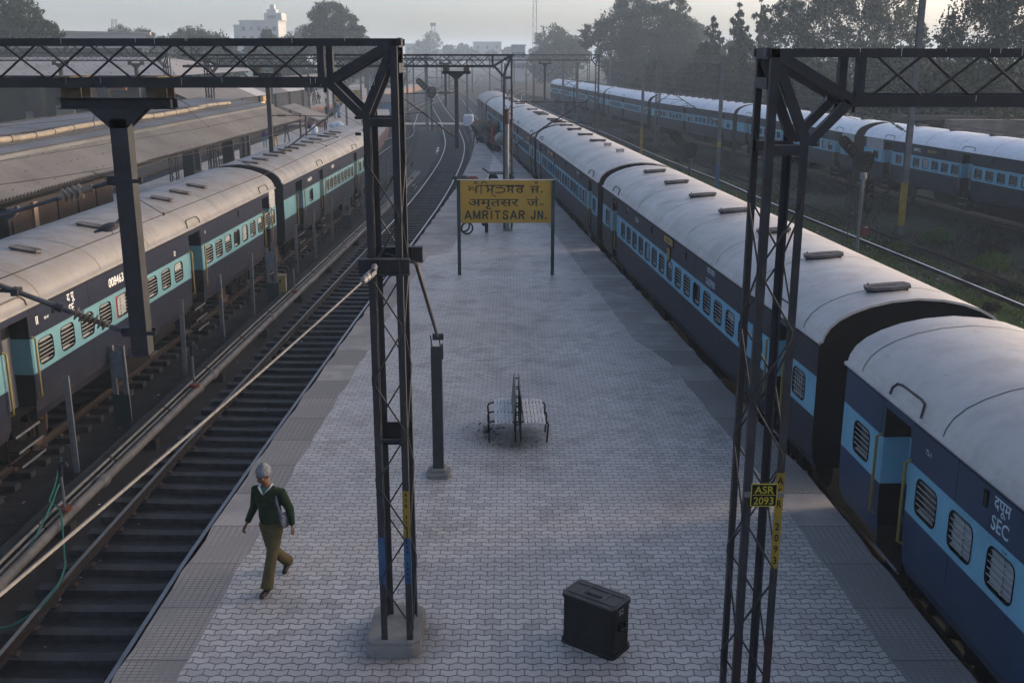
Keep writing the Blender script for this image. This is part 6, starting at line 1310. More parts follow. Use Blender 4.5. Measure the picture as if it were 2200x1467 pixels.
ct = thing('cabinet', 'blue-grey equipment cabinet behind the round platform pole', 'cabinet', (-0.55, 47.5, 0)); m = MB(); m.bb((-0.38, -0.25, 0.05), (0.38, 0.25, 1.55)); m.build('body', M('cabinet_grey', (0.22, 0.25, 0.29), 0.6, var=0.3), ct, bevel=0.02); m = MB(); m.bb((-0.42, -0.3, 1.55), (0.42, 0.3, 1.6)); m.build('roof', M('cabinet_top', (0.3, 0.32, 0.34), 0.6), ct); m = MB(); m.bb((-0.33, -0.257, 0.12), (0.33, -0.251, 1.45)); m.bb((0.22, -0.265, 0.75), (0.26, -0.257, 0.9)); m.build('door', MATS['cabinet_grey'], ct)
bundle('dark heap with cloth lying on the platform edge above the name board', -2.9, 60.5, 0.0, (0.5, 0.5, 0.22), CL['black'], 5); bundle('dull red cloth bundle beside the dark heap above the name board', -2.2, 60.2, 0.0, (0.32, 0.35, 0.24), CL['red'], 6)
wb_ = thing('wheelbarrow', 'dark two-wheeled barrow whose legs show under the name board', 'barrow', (-1.45, 42.6, 0), R(15)); m = MB(); m.bb((-0.55, -0.3, 0.55), (0.5, 0.3, 0.62)); m.bb((-0.55, -0.3, 0.62), (-0.5, 0.3, 1.1)); m.build('tray', steel, wb_)
for q in (-0.3, 0.3): m = MB(); m.lathe([(0.2, -0.015), (0.26, -0.02), (0.26, 0.02), (0.2, 0.015)], (-0.45, q, 0.26), (0, 1, 0), 16); m.build('wheel', blk, wb_)
m = MB(); m.bb((0.35, -0.12, 0.0), (0.47, -0.02, 0.55)); m.bb((0.25, -0.2, 0.3), (0.4, 0.1, 0.55)); m.build('leg', blk, wb_)
bundle('tan round bundle of luggage on the second platform', -18.6, 106, 0.0, (0.75, 0.7, 0.95), M('bundle_tan', (0.30, 0.20, 0.14), 0.9), 7); bundle('reddish bundle at the foot of the tan luggage bundle', -19.6, 104, 0.0, (0.5, 0.5, 0.5), CL['maroon'], 8); bundle('white-and-blue bundle beside the tan luggage bundle', -16.6, 102, 0.0, (0.7, 0.6, 0.6), M('bundle_white', (0.50, 0.56, 0.62), 0.8), 9); bundle('white sack standing behind the vents of the second left coach', -17.3, 93.3, 0.0, (0.4, 0.4, 0.75), MATS['bundle_white'], 10)

# ================================================================== platform roofs and sheds on the left
def corr_sheet(mb, a0, a1, b0, b1, pitch=0.2, amp=0.045, mi=0):
    """corrugated sheet between edge a0->a1 and edge b0->b1, ribs running from a to b"""
    a0, a1, b0, b1 = V(a0), V(a1), V(b0), V(b1); n = int((a1 - a0).length / pitch * 4); nrm = (a1 - a0).cross(b0 - a0).normalized(); nrm = nrm if nrm.z > 0 else -nrm; vs = []
    for k in range(n + 1):
        q = k / n; o = nrm * (amp * math.sin(k * math.pi / 2)); vs += [a0.lerp(a1, q) + o, b0.lerp(b1, q) + o]
    mb.add(vs, [(2 * k, 2 * k + 1, 2 * k + 3, 2 * k + 2) for k in range(n)], mi, True)
can = thing('platform_canopy', 'low corrugated canopy over the second platform, with a pale pipe along its roof', 'platform roof')
Y0, Y1 = 9.0, 62.0; xe = lambda y: -13.15 + (y - 27) * 0.03
m = MB()
for k in range(13):
    ya, yb = Y0 + (Y1 - Y0) * k / 13, Y0 + (Y1 - Y0) * (k + 1) / 13 + 0.05; dz = 0.012 * (k % 2); corr_sheet(m, (xe(ya) - 1.75, ya, 4.14 + dz), (xe(yb) - 1.75, yb, 4.14 + dz), (xe(ya), ya, 3.40 + dz), (xe(yb), yb, 3.40 + dz))
m.build('eaves_sheet', corr, can)
m = MB(); rv = random.Random(2)
for k in range(26):
    for j, q in enumerate((0.12, 0.5, 0.86)):
        for e_ in range(3): y = Y0 + 2 * k + 0.5 * e_ + 0.4 * j; m.ell((xe(y) - 1.75 * (1 - q), y, 4.14 - 0.74 * q + 0.03), (0.025, 0.025, 0.02), 0, 6)
m.build('roof_bolt', rust, can)
m = MB()
for k in range(13):
    ya, yb = Y0 + (Y1 - Y0) * k / 13, Y0 + (Y1 - Y0) * (k + 1) / 13 + 0.03; zz = 0.008 * (k % 2)
    for (qa, za), (qb, zb_) in (((-1.6, 4.24), (-3.4, 4.46)), ((-3.4, 4.48), (-5.7, 4.60))):
        m.add([(xe(ya) + qa, ya, za + zz), (xe(yb) + qa, yb, za + zz), (xe(yb) + qb, yb, zb_ + zz), (xe(ya) + qb, ya, zb_ + zz)], [(0, 1, 2, 3)])
    m.add([(xe(ya) - 1.6, ya, 4.24), (xe(yb) - 1.6, yb, 4.24), (xe(yb) - 1.6, yb, 4.10), (xe(ya) - 1.6, ya, 4.10)], [(0, 1, 2, 3)])
m.build('roof_sheet', corrT, can)
m = MB()
for off, z in ((-1.55, 4.245), (-2.35, 4.36), (-3.45, 4.50), (-5.6, 4.62)):
    pts = []; n = int((Y1 - Y0) / 0.09)
    for k in range(n): y = Y0 + (Y1 - Y0) * k / n; pts.append((xe(y) + off + 0.02 * math.sin(k * 1.7), y, z + 0.022 * (k % 2)))
    m.tube(pts, 0.018, 4)
m.build('sheet_edge', M('edge_dark', (0.06, 0.058, 0.055), 0.8), can)
m = MB(); pts = []; n = 60
for k in range(n): y = 12 + (58 - 12) * k / n; pts.append((xe(y) - 2.75 + 0.05 * math.sin(k * 0.9), y, 4.50 + 0.04 * math.sin(k * 0.37)))
m.tube(pts, 0.10, 10); m.build('roof_pipe', M('roof_pipe_paint', (0.21, 0.185, 0.155), 0.6, var=0.35, scale=2), can)
m = MB()
for k in range(2, n, 2): p = V(pts[k]); m.tube([p - V((0, 0.03, 0)), p + V((0.0, 0.03, 0))], 0.112, 10)
m.build('pipe_strap', M('strap_dark', (0.07, 0.06, 0.05), 0.8), can)
for y, ln in ((30.5, 1), (43, -1), (52, 1)):
    m = MB(); m.tube([(xe(y) - 3.6, y - 1.2, 4.5), (xe(y) - 3.9, y, 5.1), (xe(y) - 3.4, y + 1.3, 4.48)], 0.016, 5); m.build('roof_stay', blk, can)
m = MB(); m.beam((xe(Y0) - 3.2, Y0, 4.3), (xe(Y1) - 3.2, Y1, 4.3), 0.12, 0.24); m.beam((xe(Y0) - 0.15, Y0, 3.32), (xe(Y1) - 0.15, Y1, 3.32), 0.06, 0.10)
for k in range(14): y = Y0 + 1 + 4 * k; m.beam((xe(y) - 5.4, y, 4.45), (xe(y) - 1.7, y, 4.10), 0.08, 0.14); m.beam((xe(y) - 1.7, y, 4.06), (xe(y) - 0.12, y, 3.36), 0.06, 0.10)
m.build('roof_frame', blk, can)
for k in range(9):
    y = 14.5 + 5.8 * k; m = MB(); x = xe(y) - 3.2
    for sx in (-0.15, 0.15):
        for sy in (-0.15, 0.15): m.beam((x + sx, y + sy, 0.0), (x + sx, y + sy, 4.3), 0.05, 0.05)
    z = 0.3
    while z < 4.1: m.beam((x - 0.15, y - 0.15, z), (x + 0.15, y - 0.15, z + 0.35), 0.02, 0.02); m.beam((x + 0.15, y - 0.15, z + 0.35), (x - 0.15, y - 0.15, z + 0.7), 0.02, 0.02); z += 0.7
    m.bb((x - 0.35, y - 0.35, 0.0), (x + 0.35, y + 0.35, 0.22)); m.build('column', M('column_grey', (0.09, 0.09, 0.10), 0.7, var=0.4, scale=3), can)
c2_ = thing('canopy_fragment', 'broken-off end sheet of the low canopy, tilted beyond its far end', 'roof sheet', (-11.8, 66.0, 0)); m = MB(); corr_sheet(m, (-1.9, -1.8, 4.0), (-1.9, 2.2, 4.0), (0.3, -1.8, 3.2), (0.3, 2.2, 3.2), 0.5, 0.02); m.build('sheet', corr, c2_); m = MB(); m.beam((-1.2, 0, 0), (-1.2, 0, 3.7), 0.1, 0.1); m.beam((-1.2, 1.8, 0), (-1.2, 1.8, 3.7), 0.1, 0.1); m.build('column', MATS['column_grey'], c2_)
kb = thing('kiosk', 'dark rust-sided kiosk under the low canopy, beside the coach roof', 'kiosk', (-14.9, 30.5, 0)); m = MB(); m.bb((-1.6, -2.2, 0), (1.3, 5.5, 3.05)); m.build('wall', M('kiosk_dark', (0.022, 0.02, 0.021), 0.8, var=0.4), kb); m = MB()
for k in range(5): m.bb((1.3, -2.0 + 1.5 * k, 0.1), (1.34, -0.8 + 1.5 * k, 2.9))
m.build('panel', M('kiosk_rust', (0.022, 0.013, 0.011), 0.8, var=0.5, scale=2), kb); m = MB(); m.bb((1.30, -0.78, 0), (1.40, -0.52, 3.0)); m.build('pillar', M('kiosk_pillar', (0.17, 0.13, 0.09), 0.8), kb)
for k, (x, y) in enumerate(((-15.6, 62.5), (-17.6, 66), (-18.7, 63), (-15.4, 58), (-18.8, 70.5), (-17.0, 56))):
    t = thing('canopy_column', ['thick dark column right under the canopy end', 'lattice-like column standing in a pale concrete block', 'bluish column at the left of the open platform', 'dark stub column by the coach roof', 'dark panel-like column beyond the canopy end', 'dark column half hidden by the coach roof'][k], 'column', (x, y, 0), 0, 'columns at the canopy end'); m = MB(); m.bb((-0.28, -0.12, 0), (0.28, 0.12, 3.4)); m.build('shaft', M('column_dark', (0.035, 0.035, 0.04), 0.8, var=0.3), t); m = MB(); m.bb((-0.5, -0.4, 0), (0.5, 0.4, 0.35)); m.build('base', concrete, t)

sh = thing('train_shed', 'big shed with a pale grey hipped roof above dark columns at the upper left', 'shed'); m = MB()
def quad(mb, pts, mi=0): mb.add(pts, [tuple(range(len(pts)))], mi)
ex, ey, ez = -29.6, 96.0, 5.15; rx, ry, rz_ = -35.6, 112.0, 6.65
for k in range(14):
    xa, xb = -76 + 46.4 * k / 14, -76 + 46.4 * (k + 1) / 14; xa2, xb2 = -76 + 40.4 * k / 14, -76 + 40.4 * (k + 1) / 14; dz = 0.01 * (k % 2)
    for j in range(2):
        q0, q1 = j / 2, (j + 1) / 2 + 0.01; f = lambda a, b_, q: a + (b_ - a) * q
        quad(m, [(f(xa, xa2, q0), f(ey, ry, q0), f(ez, rz_, q0) + dz + 0.015 * (1 - j)), (f(xb, xb2, q0), f(ey, ry, q0), f(ez, rz_, q0) + dz + 0.015 * (1 - j)), (f(xb, xb2, q1), f(ey, ry, q1), f(ez, rz_, q1) + dz), (f(xa, xa2, q1), f(ey, ry, q1), f(ez, rz_, q1) + dz)])
quad(m, [(ex, ey, ez), (ex, 128, ez), (rx, ry, rz_)]); quad(m, [(ex, 128, ez), (-76, 128, ez), (-76, ry, rz_), (rx, ry, rz_)]); m.build('roof', M('shed_sheet', (0.25, 0.245, 0.245), 0.65, var=0.25, scale=0.2, streak=0.3), sh)
m = MB()
for k in range(40):
    for q in (0.1, 0.45, 0.55, 0.9): x = -74 + 1.12 * k; m.ell((x + (0.3 if q > 0.5 else 0), ey + 16 * q, ez + 1.5 * q + 0.05), (0.07, 0.07, 0.05), 0, 5)
m.build('roof_bolt', rust, sh)
m = MB(); m.bb((-76, 95.95, 4.75), (ex, 96.05, 5.12)); m.build('fascia', blk, sh)
for k in range(8):
    x = -72 + 5.9 * k; m = MB(); m.bb((x - 0.45, 96.6, 0), (x + 0.45, 97.6, 4.9)); m.build('column', M('shed_column', (0.014, 0.013, 0.015), 0.8), sh)
m = MB(); m.bb((-76, 112, 0), (-33, 112.4, 5.0)); m.build('wall', M('shed_wall', (0.022, 0.019, 0.020), 0.9, var=0.5, scale=0.4), sh)
for k, (x, z0, z1, mm) in enumerate(((-46.5, 0, 1.6, M('panel_cream', (0.40, 0.37, 0.30), 0.8)), (-43.5, 0, 2.2, MATS['panel_cream']), (-41.0, 2.4, 5.2, M('panel_brick', (0.38, 0.16, 0.10), 0.85)), (-36.0, 0, 1.2, MATS['panel_cream']), (-38.3, 3.6, 4.4, MATS['panel_brick']))):
    m = MB(); m.bb((x - 0.9, 105, z0), (x + 0.9, 105.3, z1)); m.build('partition', mm, sh)
m = MB()
for k in range(14): x = -74 + 3 * k; m.beam((x, 113, 6.7), (x + 1.5, 113, 8.0), 0.12, 0.12); m.beam((x + 3, 113, 6.7), (x + 1.5, 113, 8.0), 0.12, 0.12)
m.build('roof_truss', blk, sh)
for k, x in enumerate((-52, -46, -39, -33)):
    m = MB()
    for a in range(5): m.beam((x, 112.6, 6.5), (x + math.cos(R(20 + 35 * a)) * 1.5, 112.6, 6.5 + math.sin(R(20 + 35 * a)) * 1.3), 0.12, 0.12)
    m.build('roof_bracket', blk, sh)
s2_ = thing('train_shed', 'higher cream-edged shed roof at the far upper left, behind the pale roof', 'shed'); m = MB(); quad(m, [(-95, 124, 7.6), (-41, 124, 7.6), (-46, 138, 9.4), (-95, 138, 9.7)]); m.build('roof', M('shed_sheet_dark', (0.12, 0.12, 0.125), 0.7), s2_); m = MB(); m.beam((-95, 138.3, 10.0), (-45.5, 138.3, 9.45), 0.5, 0.35); m.build('ridge_cap', M('ridge_cream', (0.42, 0.38, 0.32), 0.7), s2_); m = MB(); m.bb((-95, 124.4, 0), (-42, 124.8, 7.6)); m.build('wall', M('shed_wall_grey', (0.07, 0.075, 0.085), 0.9), s2_)
lc = thing('platform_canopy', 'long low shed with translucent roof stripes and a dark side, behind the crowd', 'platform roof'); m = MB(); fx = lambda y: -26.4 + (y - 95) * 0.055
for k in range(14):
    ya, yb = 92 + 4.2 * k, 92 + 4.2 * (k + 1); quad(m, [(fx(ya), ya, 2.9), (fx(yb), yb, 2.9), (fx(yb) - 3.4, yb, 4.35), (fx(ya) - 3.4, ya, 4.35)], 1 if k in (4, 7, 8) else 0)
m.build('roof_sheet', [M('low_shed_sheet', (0.13, 0.125, 0.13), 0.7, var=0.3, scale=0.5), M('translucent_sheet', (0.36, 0.36, 0.37), 0.5)], lc)
m = MB(); m.add([(fx(92) - 0.6, 92, 0), (fx(132) - 0.6, 132, 0), (fx(132) - 0.6, 132, 2.9), (fx(92) - 0.6, 92, 2.9)], [(0, 1, 2, 3)]); m.add([(fx(92) - 0.6, 92, 0), (fx(92) - 0.6, 92, 2.9), (fx(92) - 4.5, 92, 4.35), (fx(92) - 4.5, 92, 0)], [(0, 1, 2, 3)]); m.build('wall', M('low_shed_side', (0.045, 0.045, 0.055), 0.9, var=0.4), lc)
for k in range(11): y = 134 + 1.6 * k if k > 6 else 93 + 6 * k; m = MB(); m.bb((fx(y) - 0.5, y, 0), (fx(y) - 0.3, y + 0.2, 3.0)); m.build('column', MATS['column_dark'], lc)
lk = thing('lit_doorway', 'warm yellow lit doorway in the dark side of the long low shed', 'doorway', (fx(113) - 0.52, 113, 0)); m = MB(); m.bb((-0.05, -1.1, 0.2), (0.03, 0.2, 2.2)); m.build('panel', emit_mat('lamp_yellow', (1.0, 0.62, 0.22), 0.30), lk); m = MB(); m.bb((-0.05, -1.4, 2.2), (0.25, 1.6, 2.8)); m.build('awning', M('awning_tan', (0.40, 0.25, 0.10), 0.7), lk)
hutb = thing('hut', 'small blue-grey trackside hut with a hipped roof, seen through the left tower', 'hut', (-16.3, 143, GZ)); m = MB(); m.bb((-1.9, -1.6, 0), (1.9, 1.6, 2.0)); m.build('wall', M('hut_blue', (0.10, 0.16, 0.22), 0.7), hutb); m = MB(); m.add([(-2.4, -2, 2.0), (2.4, -2, 2.0), (2.4, 2, 2.0), (-2.4, 2, 2.0), (-0.6, 0, 3.0), (0.6, 0, 3.0)], [(0, 1, 5, 4), (1, 2, 5), (2, 3, 4, 5), (3, 0, 4)]); m.build('roof', M('hut_roof', (0.12, 0.115, 0.12), 0.8), hutb); m = MB(); m.bb((-0.6, -1.62, 0), (0.6, -1.6, 1.7)); m.build('door', M('hut_door', (0.08, 0.20, 0.30), 0.7), hutb)

# ================================================================== buildings on the skyline
def building(label, x, y, w_, d_, h, m_, rows=0, cols=0, z0=0.0, extra=None, name='building'):
    t = thing(name, label, 'building', (x, y, GZ)); m = MB(); m.bb((-w_ / 2, 0, 0), (w_ / 2, d_, h)); m.build('wall', m_, t); m = MB(); m.bb((-w_ / 2 - 0.3, -0.3, h), (w_ / 2 + 0.3, d_ + 0.3, h + 0.5)); m.build('parapet', m_, t)
    for r_ in range(rows):
        for c in range(cols):
            m = MB(); xx = -w_ / 2 + w_ * (c + 0.5) / cols; zz = h - 3.2 * (r_ + 0.6) - 0.6; m.bb((xx - 0.6, -0.06, zz - 0.75), (xx + 0.6, -0.01, zz + 0.75)); m.build('window', M('far_window', (0.10, 0.11, 0.13), 0.4), t)
    return t
bldW = M('far_white_wall', (0.33, 0.34, 0.35), 0.8, var=0.2, scale=0.2); bldG = M('far_grey_wall', (0.20, 0.19, 0.20), 0.8, var=0.3, scale=0.2)
b1 = building('white multi-storey building with a stepped tower, left of the round tree', -92, 400, 14, 14, 19.3, bldW, 2, 5)
m = MB(); m.bb((2.0, 0.5, 19.8), (8.3, 9, 22.3)); m.build('tower', bldW, b1); m = MB(); m.bb((2.9, 1.0, 22.3), (6.2, 6, 23.6)); m.build('roof_room', bldW, b1); m = MB(); m.bb((-9.5, 1, 0), (-7.0, 12, 18.2)); m.build('wing', bldW, b1); m = MB(); m.bb((4.0, 1.5, 23.6), (5.6, 4, 25.2)); m.build('water_tank', M('tank_green', (0.35, 0.42, 0.40), 0.7), b1)
m = MB(); m.bb((3.2, 0.44, 20.3), (6.2, 0.49, 21.4)); m.build('window', MATS['far_window'], b1)
b2 = building('low grey-brown building carrying a white sign with a red cross', -97, 235, 13, 10, 10.0, bldG, 1, 4); m = MB(); m.bb((-6.3, 1, 10.5), (-2.2, 6, 13.3)); m.build('roof_room', bldG, b2); m = MB(); m.bb((-3.5, 0.3, 11.0), (-0.8, 0.5, 14.2)); sg = m.build('sign_panel', M('cross_white', (0.7, 0.7, 0.72), 0.6), b2)
m = MB(); m.bb((-2.45, 0.24, 11.7), (-1.85, 0.29, 13.7)); m.bb((-3.1, 0.235, 12.4), (-1.2, 0.285, 13.0)); m.build('red_cross', M('cross_red', (0.5, 0.03, 0.04), 0.6), sg)
building('low flat-roofed building right of the red-cross building', -86, 238, 9, 9, 7.6, bldG, 1, 3); building('brown shed-like building left of the red-cross building', -106, 240, 8, 8, 8.6, M('far_brown_wall', (0.22, 0.13, 0.11), 0.9), 1, 2)
for i, (x, y, w_, h, lb) in enumerate(((-55, 620, 11, 13, 'hazy pale block just right of the left tower top'), (-14, 620, 16, 14, 'hazy square block in the middle of the skyline'), (-42, 640, 8, 10, 'small hazy block left of the lattice mast on the skyline'), (2, 330, 4, 10.2, 'small pale hoarding-like block left of the pale round tree'), (58, 340, 6, 15.5, 'pale block rising between the trees on the right'), (52, 345, 8, 11, 'lower pale block beside the one between the right trees'), (-36, 630, 7, 12, 'narrow hazy block on the skyline'))):
    building(lb, x, y, w_, 8, h, bldW, 2, 3)
def lattice(label, x, y, z0, z1, w_, n):
    t = thing('lattice_mast', label, 'telecom mast', (x, y, GZ)); m = MB(); h = w_ / 2; r_ = w_ * 0.07
    for sx in (-h, h):
        for sy in (-h, h): m.beam((sx, sy, 0), (sx * 0.7, sy * 0.7, z1), r_, r_)
    m.build('leg', M('mast_grey', (0.16, 0.16, 0.17), 0.7), t); m = MB()
    for k in range(n):
        a, b_ = z1 * k / n, z1 * (k + 1) / n; s_ = 1 if k % 2 else -1
        for yy in (-h, h): m.beam((-h * s_ * 0.85, yy * 0.85, a), (h * s_ * 0.85, yy * 0.85, b_), r_ * 0.7, r_ * 0.7)
        for xx in (-h, h): m.beam((xx * 0.85, -h * s_ * 0.85, a), (xx * 0.85, h * s_ * 0.85, b_), r_ * 0.7, r_ * 0.7)
    m.build('bracing', MATS['mast_grey'], t); return t
lattice('tall thin telecom mast beside the big tree, right of centre', 6.6, 320, 0, 25, 1.3, 20)
l2 = lattice('hazy lattice mast on the centre skyline', -43, 600, 0, 24, 2.4, 10); m = MB(); m.bb((-1.6, -0.8, 22.5), (1.6, 0.8, 24.2)); m.build('antenna', MATS['mast_grey'], l2)
lattice('small lattice mast right of the red-cross building', -88.5, 245, 0, 15.5, 1.2, 12)
lattice('small hazy lattice mast left of the round tree', -75, 420, 0, 19.5, 3.0, 8)

# ================================================================== trees
def crown_mesh(lobes, n, leaf, m_, seed, holes=0.0):
    rt = random.Random(seed); vs, fs = [], []; tot = sum(l[3] ** 2 for l in lobes); cl = []
    for cx, cy, cz, r_, *sq in lobes:
        k = max(6, int(n * 3.4 / 22 * r_ ** 2 / tot)); qz = sq[0] if sq else 0.85
        for _ in range(k):
            u = V((rt.gauss(0, 1), rt.gauss(0, 1), rt.gauss(0, 1))).normalized(); q = rt.uniform(0.45, 1.05) ** 0.6; cl.append((V((cx + u.x * r_ * q, cy + u.y * r_ * q, cz + u.z * r_ * q * qz)), r_ * rt.uniform(0.14, 0.26)))
    for c, r_ in cl:
        if rt.random() < holes: continue
        for _ in range(22):
            p = c + V((rt.gauss(0, 0.55) * r_, rt.gauss(0, 0.55) * r_, rt.gauss(0, 0.45) * r_)); a = V((rt.gauss(0, 1), rt.gauss(0, 1), rt.gauss(0, 0.7))).normalized(); b_ = a.orthogonal().normalized(); b_ = (b_ * math.cos(rt.uniform(0, 6)) + a.cross(b_) * math.sin(rt.uniform(0, 6))); l = leaf * 0.82 * rt.uniform(0.6, 1.3); k = len(vs)
            vs += [tuple(p - b_ * l), tuple(p + a * l * 0.45), tuple(p + b_ * l), tuple(p - a * l * 0.45)]; fs.append((k, k + 1, k + 2, k + 3))
    me = bpy.data.meshes.new('crown'); me.from_pydata(vs, [], fs); me.materials.append(m_); me.update(); return me
def trunk_mesh(h, r0, lobes, seed, lean=0.0):
    rt = random.Random(seed); m = MB(); top = V((lean, 0, h)); m.tube([(0, 0, -0.3), (lean * 0.2, 0, h * 0.35), (lean * 0.6, 0, h * 0.7), top], [r0, r0 * 0.75, r0 * 0.55, r0 * 0.35], 8)
    for cx, cy, cz, r_, *_ in lobes:
        st = V((lean * 0.5, 0, min(h * rt.uniform(0.5, 0.9), cz * 0.8))); en = V((cx, cy, cz)); md = st.lerp(en, 0.5) + V((rt.uniform(-0.3, 0.3), rt.uniform(-0.3, 0.3), -0.1 * (en - st).length)); m.tube([st, md, en], [r0 * 0.35, r0 * 0.22, r0 * 0.08], 5)
        for _ in range(3): e2 = en + V((rt.gauss(0, 1), rt.gauss(0, 1), rt.gauss(0.3, 0.8))).normalized() * r_ * 0.8; m.tube([md.lerp(en, 0.6), e2], [r0 * 0.12, r0 * 0.04], 4)
    return m.mesh('trunk', barkM)
def tree(label, x, y, lobes, n, leaf, m_, seed, h=None, r0=0.35, group=None, holes=0.1, name='tree', lean=0.0, z=GZ):
    t = thing(name, label, 'tree', (x, y, z), 0, group); h = h or max(l[2] for l in lobes) * 0.8
    link('trunk', trunk_mesh(h, r0, lobes, seed, lean), t); link('crown', crown_mesh(lobes, n, leaf, m_, seed, holes), t); return t
LD, LM, LY = MATS['leaf_dark'], MATS['leaf_mid'], MATS['leaf_dry']
def rl_(seed, n, w_, d_, z0, z1, r_):
    q = random.Random(seed); return [(q.uniform(-w_, w_) * (1 - 0.45 * (k / n)), q.uniform(-d_, d_), z0 + (z1 - z0) * (k + 0.5) / n, q.uniform(0.75, 1.2) * r_) for k in range(n)]
tree('big dark tree cut by the left edge of the frame, above the shed roof', -60, 128, [(-4, 0, 9, 4.5), (2, 1, 9.5, 3.8), (5.0, 0, 8.5, 2.6), (-1, 0, 12.5, 4.2), (-6, 0, 13, 4), (3.4, 0, 12.2, 2.4), (-2, 0, 15.5, 3.4), (5.6, 0.5, 10.4, 1.8)], 9000, 0.34, LD, 1, r0=0.6)
tree('low dense dark tree with a flat bumpy crown behind the shed roof', -66, 225, [(-4.5, 0, 8.5, 3.6), (0, 0, 9.8, 4.0), (4.8, 0, 9.3, 3.6), (7.5, 0, 7.5, 2.8), (-7, 0, 6.8, 2.8)], 6000, 0.4, LD, 2)
tree('thin dry twiggy tree left of the flat-crowned dark tree', -74.0, 212, [(-1, 0, 9, 1.6), (0.8, 0, 10, 1.7), (1.8, 0, 8, 1.4)], 520, 0.3, LY, 3, r0=0.25, holes=0.3)
tree('loose tree right of the flat-crowned dark tree', -52, 232, [(-2.5, 0, 8.5, 2.4), (1.4, 0, 9.8, 2.2), (0, 0, 12, 1.3), (4, 0, 8, 2.6)], 2600, 0.4, LM, 4)
tree('pale hazy tree below the white building', -60, 330, [(-6, 0, 10, 4.5), (0, 0, 12.5, 5), (6, 0, 10, 4), (11, 0, 7.5, 3.5)], 3600, 0.6, LM, 5)
tree('small far tree left of the red-cross building', -112, 270, [(0, 0, 9.5, 2.8), (2.5, 0, 11, 2.6)], 1200, 0.5, LM, 6); tree('far rounded tree just right of the red-cross building', -96, 275, [(-2, 0, 12, 3.2), (3.4, 0, 11.4, 3), (8, 0, 9, 3)], 2400, 0.5, LM, 7)
tree('tall round-topped tree standing clear against the sky above the left boom', -35, 215, [(-1.0, 0, 10, 4.3), (2.8, 0, 10.5, 3.4), (-3.4, 0, 12, 2.4), (-0.6, 0, 15.2, 3.2), (2.4, 0, 14, 2.6), (-3.0, 0, 15.0, 1.7), (4.4, 0, 12.4, 1.8), (-5.2, 0, 9.2, 1.5), (4.8, 0, 8.4, 1.6)], 7000, 0.38, LD, 8, r0=0.5, holes=0.16)
for i, (x, y, lb) in enumerate(((-62, 170, 'leftmost of the dim trees between the sheds and the yard'), (-50, 180, 'second dim tree between the sheds and the yard'), (-41, 190, 'third dim tree, below the tall round-topped tree'), (-31, 230, 'fourth dim tree, nearest the yard'))):
    tree(lb, x, y, rl_(20 + i, 6, 5.5, 2, 3, 9, 3.2), 3400, 0.5, LD, 20 + i, group='dim trees behind the sheds')
for i, (x, y, w_, h, lb) in enumerate(((-46, 620, 8, 20, 'pale hazy tree under the skyline lattice mast'), (-30, 610, 12, 15, 'pale hazy clump on the centre skyline'), (-3, 560, 10, 12, 'low hazy trees near the skyline block'), (-66, 600, 14, 12, 'low hazy trees left of the skyline'), (14, 500, 12, 12, 'low hazy trees left of the pale round tree'))):
    tree(lb, x, y, rl_(40 + i, 7, w_, 3, h * 0.3, h * 0.78, h * 0.24), 2200, 0.9, LM, 40 + i)
tree('pale round tree left of the big tree', 13.0, 300, rl_(50, 10, 6.0, 3, 3, 11.5, 4.0), 4500, 0.6, LM, 50)
tree('large spreading tree right of centre with a ragged left side', 24.0, 205, [(-4, 0, 12.5, 4.2), (2, 0, 13.5, 4.6), (6.5, 0, 12.5, 3.6), (-8.6, 0, 12.0, 2.3), (-10.2, 0, 10.4, 1.5), (-2, 0, 16.2, 3.0), (6.2, 0, 15.8, 2.6), (0, 0, 9, 4.6), (7.5, 0, 8.5, 4.2), (-5, 0, 7.8, 3.6), (3, 0, 5.5, 4.2), (9, 0, 5.2, 3.6), (-3, 0, 4.2, 3.4)], 14000, 0.38, LD, 51, r0=0.6, holes=0.08)
tree('pale bushy tree between the large spreading tree and the pointed trees', 42, 265, rl_(52, 10, 5.5, 3, 3, 13.5, 3.6), 4200, 0.55, LM, 52)
tree('dry low tree before the pale block on the right', 37.5, 190, rl_(53, 8, 4, 2, 2, 8.5, 2.8), 3400, 0.42, LY, 53)
def pointed(seed, h, w_):
    q = random.Random(seed); o = []
    for k in range(11): f = k / 10; rr = w_ * (1 - f) ** 0.8 + 0.35; o += [(q.uniform(-0.5, 0.5) * rr, q.uniform(-0.5, 0.5) * rr, h * (0.18 + 0.82 * f), rr * 0.62), (q.choice((-1, 1)) * rr * 0.9, 0, h * (0.16 + 0.78 * f), rr * 0.42)]
    return o
for i, (x, y, h, w_, lb) in enumerate(((27.5, 150, 12.6, 3.2, 'left pointed tree of the dark three behind the far-row coaches'), (31.2, 152, 14.5, 3.0, 'middle pointed tree of the dark three'), (35.0, 155, 15.4, 3.4, 'right pointed tree of the dark three'))):
    tree(lb, x, y, pointed(60 + i, h, w_), 5200, 0.36, LD, 60 + i, r0=0.35, holes=0.1, h=h * 0.95, group='pointed dark trees')
tree('tall airy tree behind the right gantry tower', 37.0, 138, [(-2, 0, 9, 3.2), (2, 0, 11, 3.4), (0, 0, 14.5, 3.0), (3.5, 0, 14.5, 2.4), (-3, 0, 12.5, 2.4), (0.5, 0, 17.5, 2.2), (0, 0, 5, 3.6)], 7000, 0.3, LM, 70, r0=0.4, holes=0.3)
tree('tall leaning airy tree right of the gantry tower, with feathery right side', 43.6, 134, [(0, 0, 10, 3.6), (-1.4, 0, 14.5, 3.0), (2.6, 0, 13.4, 2.8), (4.8, 0, 11.2, 2.0), (6.0, 0, 9.2, 1.5), (0.4, 0, 17, 2.0), (-2, 0, 6, 3.6), (3, 0, 6, 3.4), (6.3, 0, 11.0, 0.8)], 7800, 0.28, LM, 71, r0=0.4, holes=0.22, lean=1.4)
